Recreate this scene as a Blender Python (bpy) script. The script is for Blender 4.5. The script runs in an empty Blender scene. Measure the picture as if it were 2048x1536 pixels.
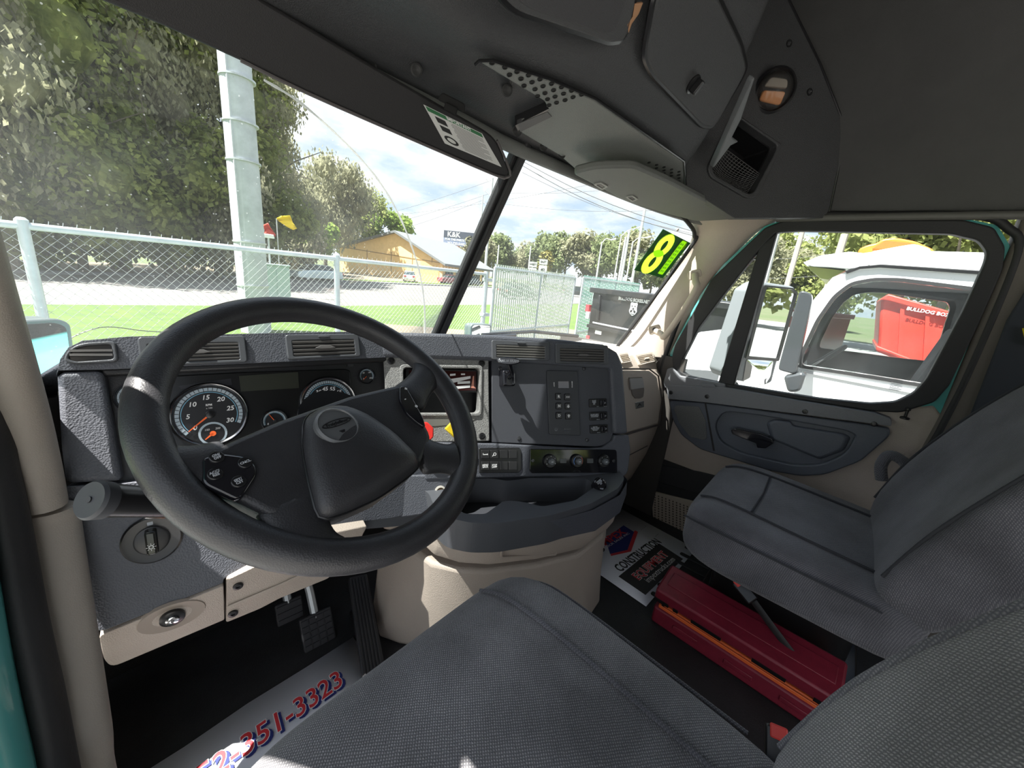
import bpy, bmesh, math, random
from mathutils import Vector, Matrix
from math import sin, cos, pi, radians as rad
random.seed(7)
SC = bpy.context.scene
COL = SC.collection

# ------------------------------------------------------------------ camera
# truck frame: X right, Y forward, Z up, cab floor at Z=0, ground at Z=GZ
W0, H0, FPX = 2048, 1536, 770.0
PSI, TH, RHO = rad(50), rad(15.5), rad(6)
CAM = Vector((-.80, 0, 1.05))
GZ = -1.15
CF = Vector((sin(PSI)*cos(TH), cos(PSI)*cos(TH), -sin(TH)))
_r = Vector((cos(PSI), -sin(PSI), 0)); _u = _r.cross(CF)
CX = cos(RHO)*_r + sin(RHO)*_u
CU = -sin(RHO)*_r + cos(RHO)*_u
cam = bpy.data.cameras.new('camera'); cam.sensor_width = 36; cam.lens = 36*FPX/W0
cam.clip_start = .01; cam.clip_end = 3000
camo = bpy.data.objects.new('camera', cam); COL.objects.link(camo)
m = Matrix((CX, CU, -CF)).transposed().to_4x4(); m.translation = CAM
camo.matrix_world = m
SC.camera = camo

# ------------------------------------------------------------------ sky, sun, exposure
SUN_DIR = Vector((.42, -.20, -.885)).normalized()       # direction the light travels
SKY = 1.0
w = bpy.data.worlds.new('sky'); SC.world = w; w.use_nodes = True
nt = w.node_tree; N = nt.nodes; L = nt.links
for n in list(N): N.remove(n)
def nn(t, **k):
    n = N.new(t)
    for a, b in k.items(): setattr(n, a, b)
    return n
tc = nn('ShaderNodeTexCoord'); sep = nn('ShaderNodeSeparateXYZ'); L.new(tc.outputs['Generated'], sep.inputs[0])
zc = nn('ShaderNodeMath', operation='MAXIMUM'); zc.inputs[1].default_value = 0; L.new(sep.outputs[2], zc.inputs[0])
za = nn('ShaderNodeMath', operation='ADD'); za.inputs[1].default_value = .22; L.new(zc.outputs[0], za.inputs[0])
dv = nn('ShaderNodeVectorMath', operation='DIVIDE'); cb = nn('ShaderNodeCombineXYZ')
for i in range(3): L.new(za.outputs[0], cb.inputs[i])
L.new(tc.outputs['Generated'], dv.inputs[0]); L.new(cb.outputs[0], dv.inputs[1])
noi = nn('ShaderNodeTexNoise'); noi.inputs['Scale'].default_value = 2.1; noi.inputs['Detail'].default_value = 9; noi.inputs['Roughness'].default_value = .58
L.new(dv.outputs[0], noi.inputs['Vector'])
rp = nn('ShaderNodeValToRGB'); rp.color_ramp.elements[0].position = .38; rp.color_ramp.elements[1].position = .55
L.new(noi.outputs[0], rp.inputs[0])
gr = nn('ShaderNodeValToRGB'); e = gr.color_ramp.elements
e[0].position = 0; e[0].color = (.78, .90, 1.0, 1); e[1].position = .9; e[1].color = (.22, .48, .95, 1)
L.new(zc.outputs[0], gr.inputs[0])
# cloud shading: a second noise makes grey undersides
no2 = nn('ShaderNodeTexNoise'); no2.inputs['Scale'].default_value = 4.3; no2.inputs['Detail'].default_value = 6
L.new(dv.outputs[0], no2.inputs['Vector'])
cr = nn('ShaderNodeValToRGB'); cr.color_ramp.elements[0].position = .3; cr.color_ramp.elements[0].color = (.95, .98, 1.02, 1)
cr.color_ramp.elements[1].position = .6; cr.color_ramp.elements[1].color = (1.25, 1.25, 1.25, 1)
L.new(no2.outputs[0], cr.inputs[0])
mx = nn('ShaderNodeMix', data_type='RGBA'); L.new(rp.outputs[0], mx.inputs[0]); L.new(gr.outputs[0], mx.inputs[6]); L.new(cr.outputs[0], mx.inputs[7])
bg = nn('ShaderNodeBackground'); bg.inputs[1].default_value = SKY; L.new(mx.outputs[2], bg.inputs[0])
out = nn('ShaderNodeOutputWorld'); L.new(bg.outputs[0], out.inputs[0])
sl = bpy.data.lights.new('sun', 'SUN'); sl.energy = 21; sl.angle = rad(.6); sl.color = (1, .96, .9)
so = bpy.data.objects.new('sun', sl); COL.objects.link(so); so.rotation_euler = SUN_DIR.to_track_quat('-Z', 'Y').to_euler(); so.location = (0, 0, 30)
vs = SC.view_settings; vs.view_transform = 'Standard'; vs.look = 'None'; vs.gamma = 1; vs.exposure = .25
vs.use_curve_mapping = False
SC.cycles.max_bounces = 10; SC.cycles.transparent_max_bounces = 24; SC.cycles.diffuse_bounces = 5

# ------------------------------------------------------------------ pixel rays -> points on surfaces
def ray(x, y): return CX*((x-1024)/FPX) - CU*((y-768)/FPX) + CF
def hit(x, y, p, n):
    d = ray(x, y); return CAM + d*((p-CAM).dot(n)/d.dot(n))
def atX(x, y, X): return hit(x, y, Vector((X, 0, 0)), Vector((1, 0, 0)))
def atY(x, y, Y): return hit(x, y, Vector((0, Y, 0)), Vector((0, 1, 0)))
def atZ(x, y, Z): return hit(x, y, Vector((0, 0, Z)), Vector((0, 0, 1)))
class Fr:
    """a surface frame: origin o, axes u (right), v (up), n (towards the room)"""
    def __init__(s, o, u, v, n): s.o, s.u, s.v, s.n = Vector(o), Vector(u).normalized(), Vector(v).normalized(), Vector(n).normalized()
    def w(s, u, v, n=0): return s.o + s.u*u + s.v*v + s.n*n
    def px(s, x, y, off=0):
        d = hit(x, y, s.o + s.n*off, s.n) - s.o; return (d.dot(s.u), d.dot(s.v))
    def pp(s, pts, off=0): return [s.px(x, y, off) for x, y in pts]
    def at(s, x, y, off=0): return hit(x, y, s.o + s.n*off, s.n)
    def loc(s, P): d = Vector(P) - s.o; return (d.dot(s.u), d.dot(s.v), d.dot(s.n))
    def move(s, u, v, n=0, rot=0):
        c, q = cos(rot), sin(rot)
        return Fr(s.w(u, v, n), s.u*c + s.v*q, s.v*c - s.u*q, s.n)
def face_plane(p, a, tau):
    a, t = rad(a), rad(tau); nh = Vector((-sin(a), -cos(a), 0))
    n = nh*cos(t) + Vector((0, 0, 1))*sin(t); u = Vector((cos(a), -sin(a), 0))
    return Fr(p, u, n.cross(u), n)
def fr_n(p, n, uref):
    n = Vector(n).normalized(); u = Vector(uref); u = (u - n*u.dot(n)).normalized(); return Fr(p, u, n.cross(u), n)

# ------------------------------------------------------------------ materials
MATS = {}
def mat(name, col, rough=.5, metal=0, spec=.5, grain=0, gscale=400, var=0, vscale=3, coat=0, emit=None, col2=None, mask=None):
    if name in MATS: return MATS[name]
    m = bpy.data.materials.new(name); m.use_nodes = True; nt = m.node_tree; b = nt.nodes['Principled BSDF']
    c = (*col, 1); b.inputs['Base Color'].default_value = c; b.inputs['Roughness'].default_value = rough
    b.inputs['Metallic'].default_value = metal; b.inputs['Specular IOR Level'].default_value = spec
    if coat: b.inputs['Coat Weight'].default_value = coat; b.inputs['Coat Roughness'].default_value = .05
    if emit: b.inputs['Emission Color'].default_value = (*emit[:3], 1); b.inputs['Emission Strength'].default_value = emit[3]
    tcn = nt.nodes.new('ShaderNodeTexCoord')
    if grain:
        g = nt.nodes.new('ShaderNodeTexVoronoi'); g.inputs['Scale'].default_value = gscale; nt.links.new(tcn.outputs['Object'], g.inputs['Vector'])
        bp = nt.nodes.new('ShaderNodeBump'); bp.inputs['Strength'].default_value = grain; bp.inputs['Distance'].default_value = .002
        nt.links.new(g.outputs['Distance'], bp.inputs['Height']); nt.links.new(bp.outputs[0], b.inputs['Normal'])
    if var or col2:
        n2 = nt.nodes.new('ShaderNodeTexNoise'); n2.inputs['Scale'].default_value = vscale; n2.inputs['Detail'].default_value = 6; n2.inputs['Roughness'].default_value = .65
        nt.links.new(tcn.outputs['Object'], n2.inputs['Vector'])
        r = nt.nodes.new('ShaderNodeValToRGB'); r.color_ramp.elements[0].position = .35; r.color_ramp.elements[1].position = .65
        a = col2 or tuple(x*(1-var) for x in col); bb = col if col2 else tuple(min(1, x*(1+var)) for x in col)
        r.color_ramp.elements[0].color = (*a, 1); r.color_ramp.elements[1].color = (*bb, 1)
        nt.links.new(n2.outputs[0], r.inputs[0]); nt.links.new(r.outputs[0], b.inputs['Base Color'])
    MATS[name] = m; return m
DASH = mat('dash_grey_plastic', (.088, .094, .110), .52, grain=.38, gscale=330, var=.08)
DASHS = mat('smooth_grey_plastic', (.085, .09, .10), .42, grain=.12, gscale=700)
DARK = mat('dark_cluster_plastic', (.018, .018, .02), .4, grain=.15, gscale=500)
BLK = mat('black_plastic', (.012, .012, .013), .3)
GLOSS = mat('gloss_black_plastic', (.010, .010, .013), .08, coat=.6)
RUB = mat('black_rubber', (.016, .016, .017), .62, grain=.1, gscale=200)
WHEELM = mat('steering_leather', (.030, .030, .033), .42, grain=.14, gscale=520, var=.15, vscale=14)
TAN = mat('tan_plastic', (.42, .36, .305), .55, grain=.3, gscale=420, var=.05)
TANS = mat('tan_trim', (.46, .395, .32), .6, grain=.12, gscale=600, var=.04)
PILL = mat('taupe_pillar_trim', (.36, .32, .275), .6, grain=.2, gscale=500, var=.05)
HEAD = mat('charcoal_headliner', (.055, .055, .053), .75, grain=.3, gscale=700, var=.10, vscale=5)
OVER = mat('overhead_console_plastic', (.046, .047, .049), .5, grain=.45, gscale=520, var=.06)
OVERL = mat('overhead_panel_plastic', (.155, .16, .15), .55, grain=.35, gscale=520, var=.08)
FLOORM = mat('black_rubber_floor', (.020, .020, .021), .6, grain=.3, gscale=260, var=.3, vscale=6)
CARPET = mat('black_carpet', (.012, .012, .012), .95, grain=.8, gscale=600)
WHITE = mat('white_print', (.80, .80, .80), .6)
SOFTW = mat('grey_print', (.45, .47, .5), .6)
PAPER = mat('white_paper', (.78, .80, .86), .35, var=.03)
CHROME = mat('chrome', (.75, .76, .78), .12, metal=1)
STEEL = mat('galvanised_steel', (.50, .53, .54), .45, metal=.55, var=.12, vscale=9)
SCREWM = mat('dark_screw_steel', (.10, .10, .105), .3, metal=.8)
TEAL = mat('teal_paint', (.10, .42, .40), .22, coat=.6)
REDC = mat('maroon_case_plastic', (.21, .016, .034), .42, var=.12, vscale=25)
ORAT = mat('orange_reflective_plastic', (.85, .16, .04), .35)
DOORB = mat('blue_grey_door_plastic', (.085, .095, .115), .45, grain=.25, gscale=520)
DOORG = mat('grey_door_plastic', (.15, .155, .165), .5, grain=.3, gscale=480)
LETR = mat('red_print', (.62, .04, .05), .5)
LETB = mat('navy_print', (.02, .03, .16), .5)
LETK = mat('black_print', (.012, .012, .012), .5)
NEEDLE = mat('orange_needle', (1.0, .16, .03), .4)
DIAL = mat('gauge_face', (.014, .014, .016), .35)
DIALR = mat('gauge_scale_band', (.42, .50, .56), .5)
CYAN = mat('gauge_cyan_line', (.20, .45, .62), .5)
MIRR = mat('mirror_glass', (.86, .88, .88), .01, metal=1)

def glass(name, tint=(.80, .85, .85), refl=.10, dust=.035, scale=60):
    m = bpy.data.materials.new(name); m.use_nodes = True; nt = m.node_tree
    for n in list(nt.nodes): nt.nodes.remove(n)
    A = nt.nodes.new; k = nt.links.new
    o = A('ShaderNodeOutputMaterial'); tr = A('ShaderNodeBsdfTransparent'); tr.inputs[0].default_value = (*tint, 1)
    gl = A('ShaderNodeBsdfGlossy'); gl.inputs['Roughness'].default_value = .02; gl.inputs[0].default_value = (1, 1, 1, 1)
    fz = A('ShaderNodeFresnel'); fz.inputs[0].default_value = 1.35
    mu = A('ShaderNodeMath'); mu.operation = 'MULTIPLY'; mu.inputs[1].default_value = refl*6; k(fz.outputs[0], mu.inputs[0])
    m1 = A('ShaderNodeMixShader'); k(mu.outputs[0], m1.inputs[0]); k(tr.outputs[0], m1.inputs[1]); k(gl.outputs[0], m1.inputs[2])
    last = m1
    if dust:
        tcn = A('ShaderNodeTexCoord')
        no = A('ShaderNodeTexNoise'); no.inputs['Scale'].default_value = 2.6; no.inputs['Detail'].default_value = 5; k(tcn.outputs['Object'], no.inputs['Vector'])
        r = A('ShaderNodeValToRGB'); r.color_ramp.elements[0].position = .38; r.color_ramp.elements[1].position = .72; k(no.outputs[0], r.inputs[0])
        vo = A('ShaderNodeTexVoronoi'); vo.inputs['Scale'].default_value = scale; k(tcn.outputs['Object'], vo.inputs['Vector'])
        lt = A('ShaderNodeMath'); lt.operation = 'LESS_THAN'; lt.inputs[1].default_value = .085; k(vo.outputs['Distance'], lt.inputs[0])
        sc = A('ShaderNodeMath'); sc.operation = 'MULTIPLY'; sc.inputs[1].default_value = .16; k(lt.outputs[0], sc.inputs[0])
        ml = A('ShaderNodeMath'); ml.operation = 'MULTIPLY'; ml.inputs[1].default_value = dust*2.6; k(r.outputs[0], ml.inputs[0])
        ad = A('ShaderNodeMath'); ad.operation = 'ADD'; k(ml.outputs[0], ad.inputs[0]); k(sc.outputs[0], ad.inputs[1])
        a2 = A('ShaderNodeMath'); a2.operation = 'ADD'; a2.inputs[1].default_value = dust*.4; k(ad.outputs[0], a2.inputs[0])
        tl = A('ShaderNodeBsdfTranslucent'); tl.inputs[0].default_value = (.8, .85, .86, 1)
        df = A('ShaderNodeBsdfDiffuse'); df.inputs[0].default_value = (.8, .85, .86, 1)
        md = A('ShaderNodeMixShader'); md.inputs[0].default_value = .5; k(tl.outputs[0], md.inputs[1]); k(df.outputs[0], md.inputs[2])
        m2 = A('ShaderNodeMixShader'); k(a2.outputs[0], m2.inputs[0]); k(m1.outputs[0], m2.inputs[1]); k(md.outputs[0], m2.inputs[2]); last = m2
    k(last.outputs[0], o.inputs[0]); MATS[name] = m; return m
WSG = glass('windshield_glass', (.83, .87, .88), .10, .030, 70)
DRG = glass('door_glass', (.82, .87, .87), .08, .02, 90)
CLEAR = glass('clear_cover', (.95, .95, .95), .10, 0)

def translucent(name, col, t=.5):
    m = mat(name, col, .6); nt = m.node_tree; b = nt.nodes['Principled BSDF']
    tl = nt.nodes.new('ShaderNodeBsdfTranslucent'); tl.inputs[0].default_value = (*col, 1); ms = nt.nodes.new('ShaderNodeMixShader'); ms.inputs[0].default_value = t
    nt.links.new(b.outputs[0], ms.inputs[1]); nt.links.new(tl.outputs[0], ms.inputs[2]); nt.links.new(ms.outputs[0], nt.nodes['Material Output'].inputs[0]); return m
def fabric(name, c1, c2, scale, bump=.6, wear=None):
    m = bpy.data.materials.new(name); m.use_nodes = True; nt = m.node_tree; b = nt.nodes['Principled BSDF']; A = nt.nodes.new; k = nt.links.new
    b.inputs['Roughness'].default_value = .95; b.inputs['Specular IOR Level'].default_value = .15
    b.inputs['Sheen Weight'].default_value = .25; b.inputs['Sheen Roughness'].default_value = .5
    tcn = A('ShaderNodeTexCoord'); mp = A('ShaderNodeMapping'); mp.inputs['Rotation'].default_value = (.3, .5, .78); k(tcn.outputs['Object'], mp.inputs[0])
    w1 = A('ShaderNodeTexWave'); w1.inputs['Scale'].default_value = scale; w1.inputs['Distortion'].default_value = 2.5; w1.inputs['Detail'].default_value = 2; w1.inputs['Detail Scale'].default_value = 3
    w2 = A('ShaderNodeTexWave'); w2.bands_direction = 'Y'; w2.inputs['Scale'].default_value = scale*.8; w2.inputs['Distortion'].default_value = 2.5
    k(mp.outputs[0], w1.inputs[0]); k(mp.outputs[0], w2.inputs[0])
    mu = A('ShaderNodeMath'); mu.operation = 'MULTIPLY'; k(w1.outputs[1], mu.inputs[0]); k(w2.outputs[1], mu.inputs[1])
    n3 = A('ShaderNodeTexNoise'); n3.inputs['Scale'].default_value = 6; n3.inputs['Detail'].default_value = 5; k(tcn.outputs['Object'], n3.inputs['Vector'])
    r3 = A('ShaderNodeMapRange'); r3.inputs[1].default_value = .35; r3.inputs[2].default_value = .68; r3.inputs[3].default_value = .62; r3.inputs[4].default_value = 1.2; k(n3.outputs[0], r3.inputs[0])
    mx = A('ShaderNodeMix'); mx.data_type = 'RGBA'; mx.inputs[6].default_value = (*c1, 1); mx.inputs[7].default_value = (*c2, 1); k(mu.outputs[0], mx.inputs[0])
    hs = A('ShaderNodeMix'); hs.data_type = 'RGBA'; hs.blend_type = 'MULTIPLY'; hs.inputs[0].default_value = 1; k(mx.outputs[2], hs.inputs[6]); k(r3.outputs[0], hs.inputs[7])
    k(hs.outputs[2], b.inputs['Base Color'])
    bp = A('ShaderNodeBump'); bp.inputs['Strength'].default_value = bump; bp.inputs['Distance'].default_value = .002; k(mu.outputs[0], bp.inputs['Height']); k(bp.outputs[0], b.inputs['Normal'])
    MATS[name] = m; return m
FAB = fabric('grey_seat_fabric', (.13, .13, .14), (.40, .39, .40), 120)
FABD = fabric('dark_seat_fabric', (.085, .086, .10), (.21, .205, .22), 120, .4)

# ------------------------------------------------------------------ mesh builder
def rpoly(pts, r, seg=4):
    """round the corners of a closed 2D polygon"""
    o = []; n = len(pts)
    for i in range(n):
        p0, p, p1 = Vector(pts[i-1][:2]), Vector(pts[i][:2]), Vector(pts[(i+1) % n][:2])
        rr = r[i] if isinstance(r, (list, tuple)) else r
        a, b = p0-p, p1-p
        d = min(rr, a.length*.45, b.length*.45)
        if d < 1e-5: o.append((p.x, p.y)); continue
        s, e = p + a.normalized()*d, p + b.normalized()*d
        for k in range(seg+1):
            t = k/seg; q = s*(1-t)**2 + p*2*t*(1-t) + e*t*t; o.append((q.x, q.y))
    return o
def rect(u0, v0, u1, v1, r=0, seg=4):
    p = [(u0, v0), (u1, v0), (u1, v1), (u0, v1)]
    return rpoly(p, r, seg) if r else p
def circ(u, v, r, n=24, ry=None, a0=0): return [(u + r*cos(a0+2*pi*i/n), v + (ry or r)*sin(a0+2*pi*i/n)) for i in range(n)]
def resample(pts, n, closed=True):
    P = [Vector(p) for p in pts]
    if closed: P.append(P[0])
    d = [0]
    for i in range(1, len(P)): d.append(d[-1] + (P[i]-P[i-1]).length)
    o = []; j = 0; m = n if closed else n-1
    for i in range(n):
        s = d[-1]*i/m
        while j < len(P)-2 and d[j+1] < s: j += 1
        t = (s-d[j])/max(1e-9, d[j+1]-d[j]); o.append(P[j].lerp(P[j+1], min(1, t)))
    return o
def smooth_path(pts, k=6):
    """Catmull-Rom through 3D points"""
    P = [Vector(p) for p in pts]; o = []
    for i in range(len(P)-1):
        a, b, c, d = P[max(0, i-1)], P[i], P[i+1], P[min(len(P)-1, i+2)]
        for j in range(k):
            t = j/k; o.append(.5*((2*b) + (c-a)*t + (2*a-5*b+4*c-d)*t*t + (3*b-a-3*c+d)*t**3))
    o.append(P[-1]); return o
def text_geo(s, size, depth, align='CENTER', off=0, shear=0, res=2):
    cu = bpy.data.curves.new('txt', 'FONT'); cu.body = s; cu.size = size; cu.extrude = depth/2; cu.align_x = align; cu.align_y = 'CENTER'
    cu.offset = off; cu.shear = shear; cu.resolution_u = res; cu.space_line = .85
    o = bpy.data.objects.new('txt', cu); COL.objects.link(o)
    dg = bpy.context.evaluated_depsgraph_get(); me = bpy.data.meshes.new_from_object(o.evaluated_get(dg))
    v = [x.co.copy() for x in me.vertices]; f = [tuple(p.vertices) for p in me.polygons]
    bpy.data.meshes.remove(me); bpy.data.objects.remove(o); bpy.data.curves.remove(cu)
    return v, f
class B:
    def __init__(s): s.v = []; s.f = []
    def add(s, v, f):
        k = len(s.v); s.v += [Vector(x) for x in v]; s.f += [tuple(i+k for i in q) for q in f]; return s
    def prism(s, fr, poly, n0, n1, sc=1.0):
        n = len(poly); cu = sum(p[0] for p in poly)/n; cv = sum(p[1] for p in poly)/n
        v = [fr.w(p[0], p[1], n0) for p in poly] + [fr.w(cu+(p[0]-cu)*sc, cv+(p[1]-cv)*sc, n1) for p in poly]
        f = [tuple(range(n))[::-1], tuple(range(n, 2*n))] + [(i, (i+1) % n, n+(i+1) % n, n+i) for i in range(n)]
        return s.add(v, f)
    def ringprism(s, fr, outer, inner, n0, n1, N=48):
        """extruded ring: outer loop minus inner loop"""
        co = Vector((sum(p[0] for p in inner)/len(inner), sum(p[1] for p in inner)/len(inner)))
        def cast(loop, a):
            d = Vector((cos(a), sin(a))); best = None
            for i in range(len(loop)):
                p, q = Vector(loop[i][:2])-co, Vector(loop[(i+1) % len(loop)][:2])-co
                e = q-p; det = d.x*(-e.y) + e.x*d.y
                if abs(det) < 1e-12: continue
                t = (p.x*(-e.y) + e.x*p.y)/det; u = (d.x*p.y - d.y*p.x)/det
                if t > 0 and -1e-6 <= u <= 1+1e-6 and (best is None or t > best): best = t
            return co + d*(best or 0)
        angs = sorted({round(math.atan2(p[1]-co.y, p[0]-co.x), 5) for p in list(outer)+list(inner)} | {round(-pi+2*pi*i/N, 5) for i in range(N)})
        O = [cast(outer, a) for a in angs]; I = [cast(inner, a) for a in angs]; n = len(angs)
        v = [fr.w(p.x, p.y, n1) for p in O] + [fr.w(p.x, p.y, n1) for p in I] + [fr.w(p.x, p.y, n0) for p in O] + [fr.w(p.x, p.y, n0) for p in I]
        f = []
        for i in range(n):
            j = (i+1) % n
            f += [(i, j, n+j, n+i), (n+i, n+j, 3*n+j, 3*n+i), (2*n+i, 2*n+j, j, i), (2*n+j, 2*n+i, 3*n+i, 3*n+j)]
        return s.add(v, f)
    def box(s, fr, u0, u1, v0, v1, n0, n1): return s.prism(fr, rect(u0, v0, u1, v1), n0, n1)
    def wbox(s, x0, x1, y0, y1, z0, z1): return s.prism(WF, rect(x0, y0, x1, y1), z0, z1)
    def lathe(s, fr, prof, seg=28, cap=True):
        v = []; f = []; m = len(prof)
        for r, n in prof: v += [fr.w(r*cos(2*pi*i/seg), r*sin(2*pi*i/seg), n) for i in range(seg)]
        for k in range(m-1): f += [(k*seg+i, k*seg+(i+1) % seg, (k+1)*seg+(i+1) % seg, (k+1)*seg+i) for i in range(seg)]
        if cap: f += [tuple(range(seg))[::-1], tuple((m-1)*seg+i for i in range(seg))]
        return s.add(v, f)
    def tube(s, pts, r, seg=10, closed=False, cap=True, flat=1.0, upv=None):
        P = [Vector(p) for p in pts]; n = len(P); v = []; f = []; prev = None
        for i in range(n):
            if closed: t = P[(i+1) % n]-P[i-1]
            else: t = P[min(n-1, i+1)]-P[max(0, i-1)]
            t.normalize()
            a = prev if prev else (Vector(upv) if upv else (Vector((0, 0, 1)) if abs(t.z) < .9 else Vector((1, 0, 0))))
            a = (a - t*a.dot(t)); a.normalize(); b = t.cross(a); prev = a
            rr = r[i] if isinstance(r, (list, tuple)) else r
            v += [P[i] + a*(rr*cos(2*pi*k/seg)) + b*(rr*flat*sin(2*pi*k/seg)) for k in range(seg)]
        for i in range(n if closed else n-1):
            j = (i+1) % n; f += [(i*seg+k, i*seg+(k+1) % seg, j*seg+(k+1) % seg, j*seg+k) for k in range(seg)]
        if cap and not closed: f += [tuple(range(seg))[::-1], tuple((n-1)*seg+k for k in range(seg))]
        return s.add(v, f)
    def loft(s, rings, cap=True, closed=True):
        m = len(rings[0]); v = [p for r in rings for p in r]; f = []
        for k in range(len(rings)-1):
            for i in range(m if closed else m-1):
                j = (i+1) % m; f.append((k*m+i, k*m+j, (k+1)*m+j, (k+1)*m+i))
        if cap and closed: f += [tuple(range(m))[::-1], tuple((len(rings)-1)*m+i for i in range(m))]
        return s.add(v, f)
    def text(s, fr, u, v, st, size, n=.0005, depth=.0006, align='CENTER', off=0, shear=0, rot=0, sx=1, res=2):
        g, f = text_geo(st, size, depth, align, off, shear, res); c, q = cos(rot), sin(rot)
        return s.add([fr.w(u + (p.x*c*sx - p.y*q), v + (p.x*q*sx + p.y*c), n + p.z) for p in g], f)
    def mesh(s, name):
        me = bpy.data.meshes.new(name); me.from_pydata([tuple(x) for x in s.v], [], s.f); me.update(); return me
WF = Fr((0, 0, 0), (1, 0, 0), (0, 1, 0), (0, 0, 1))

def finish(me, recalc=True, sharp=38):
    bm = bmesh.new(); bm.from_mesh(me)
    if recalc: bmesh.ops.recalc_face_normals(bm, faces=bm.faces)
    bm.to_mesh(me); bm.free()
    for p in me.polygons: p.use_smooth = True
    me.set_sharp_from_angle(angle=rad(sharp))
def obj(name, b, material, parent=None, bevel=0, seg=2, sub=0, sharp=38, recalc=True, label=None, kind=None, solid=0):
    me = b.mesh(name); finish(me, recalc, sharp); me.materials.append(material)
    o = bpy.data.objects.new(name, me); COL.objects.link(o)
    if solid: md = o.modifiers.new('s', 'SOLIDIFY'); md.thickness = solid; md.offset = -1
    if bevel:
        md = o.modifiers.new('b', 'BEVEL'); md.width = bevel; md.segments = seg; md.limit_method = 'ANGLE'; md.angle_limit = rad(30)
    if sub: md = o.modifiers.new('d', 'SUBSURF'); md.levels = sub; md.render_levels = sub
    if parent: attach(o, parent)
    if label: o['label'] = label
    if kind: o['kind'] = kind
    return o
def attach(o, parent):
    o.parent = parent
    if parent.type == 'EMPTY' and parent.parent is None:
        o.matrix_parent_inverse = parent.matrix_basis.inverted()
def thing(name, loc, label, cat, group=None):
    o = bpy.data.objects.new(name, None); COL.objects.link(o); o.location = loc; o.empty_display_size = .05
    o['label'] = label; o['category'] = cat
    if group: o['group'] = group
    return o
def tag(o, label, cat, group=None, kind=None):
    o['label'] = label; o['category'] = cat
    if group: o['group'] = group
    if kind: o['kind'] = kind
    return o
def struct(o, label=None):
    o['kind'] = 'structure'
    if label: o['label'] = label
    return o
def copy_tree(root, delta, label=None):
    """copy a thing with its parts and sub-parts, moved by delta"""
    r = root.copy(); COL.objects.link(r); r.location = root.location + Vector(delta)
    if label: r['label'] = label
    for ch in list(root.children):
        c = ch.copy(); COL.objects.link(c); c.parent = r
        for g in ch.children:
            d = g.copy(); COL.objects.link(d); d.parent = c
    return r

# main surfaces of the dashboard
P1 = face_plane(CAM + ray(420, 830)*.795, 10, 20)              # instrument cluster face
P2 = face_plane(P1.at(770, 790) + P1.n*.015, 28, 18)           # centre stack face
# ================================================================== CAB SHELL
# ---- floor
b = B(); b.wbox(-.95, .97, -1.3, 1.15, -.03, 0)
FLOOR = struct(obj('floor', b, FLOORM), 'black rubber cab floor')
for k in range(7):                                             # moulded ribs of the mat, passenger side
    b = B(); x = .45+k*.062
    b.prism(WF, rpoly([(x, .08), (x+.022, .08), (x+.022, .30), (x, .30)], .01), -.002, .006)
    obj('mat_rib', b, FLOORM, FLOOR, bevel=.003)
# ---- front bulkhead (foot wells) and cowl under the windshield
b = B(); b.wbox(-.93, .95, 1.14, 1.18, 0, .74); struct(obj('wall_front', b, CARPET), 'black carpeted bulkhead behind the pedals')
b = B(); b.wbox(-.93, .95, 1.10, 1.22, .66, .74); struct(obj('trim_1', b, BLK), 'black cowl strip below the windshield')
# ---- sides: driver side sill and lower cowl panel
b = B(); b.wbox(-.97, -.915, -1.3, .98, -.12, .05); struct(obj('wall_left', b, RUB), 'black door sill on the driver side')
b = B(); b.prism(Fr((-.90, 0, 0), (0, 1, 0), (0, 0, 1), (1, 0, 0)), rpoly([(.62, 0), (1.13, 0), (1.13, .78), (.95, .78), (.86, .35), (.70, .06)], .05), -.02, .004)
struct(obj('trim_2', b, PILL, bevel=.008), 'taupe kick panel beside the pedals')
b = B(); b.wbox(-.99, -.86, .93, 1.22, .70, .80); struct(obj('trim_12', b, BLK), 'black filler box added below the driver windshield pillar to block sun')  # filler box added to stop sun leaking onto the floor
# driver A-pillar trim: upper cover, joint, lower cover along the door opening
up = smooth_path([(-.862, .55, 1.36), (-.862, .70, 1.08), atY(38, 800, .87), atY(72, 930, .89), atY(88, 1012, .885)], 6)
b = B(); b.tube(up, [.035]*len(up), 16, flat=.75)
PIL_L = struct(obj('trim_3', b, PILL, sharp=60), 'taupe trim cover of the driver side windshield pillar')
lo = smooth_path([atY(92, 1018, .885), atY(98, 1060, .88), atY(118, 1200, .83), atY(140, 1350, .775), atY(158, 1480, .725), atY(172, 1600, .68), (-.86, .5, .07)], 6)
b = B(); b.tube(lo, [.032, .034] + [.036]*(len(lo)-2), 16, flat=.8)
struct(obj('trim_4', b, PILL, sharp=60), 'taupe lower trim along the driver door opening')
sp = smooth_path([(-.93, .50, 1.38), (-.925, .68, 1.08), atY(-45, 800, .86), atY(-5, 950, .86), atY(25, 1100, .83), atY(52, 1250, .78), atY(85, 1400, .73), atY(108, 1520, .69), atY(130, 1650, .62)], 6)
b = B(); b.tube(sp, .040, 14, flat=.55)
struct(obj('trim_5', b, RUB, sharp=60), 'black rubber seal around the open driver doorway')
sp2 = [Vector(p) + Vector((-.055, -.06, -.03)) for p in sp]
b = B(); b.tube(sp2, .075, 14, flat=.6)
struct(obj('trim_6', b, TEAL, sharp=60), 'teal painted door jamb outside the rubber seal')
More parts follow.
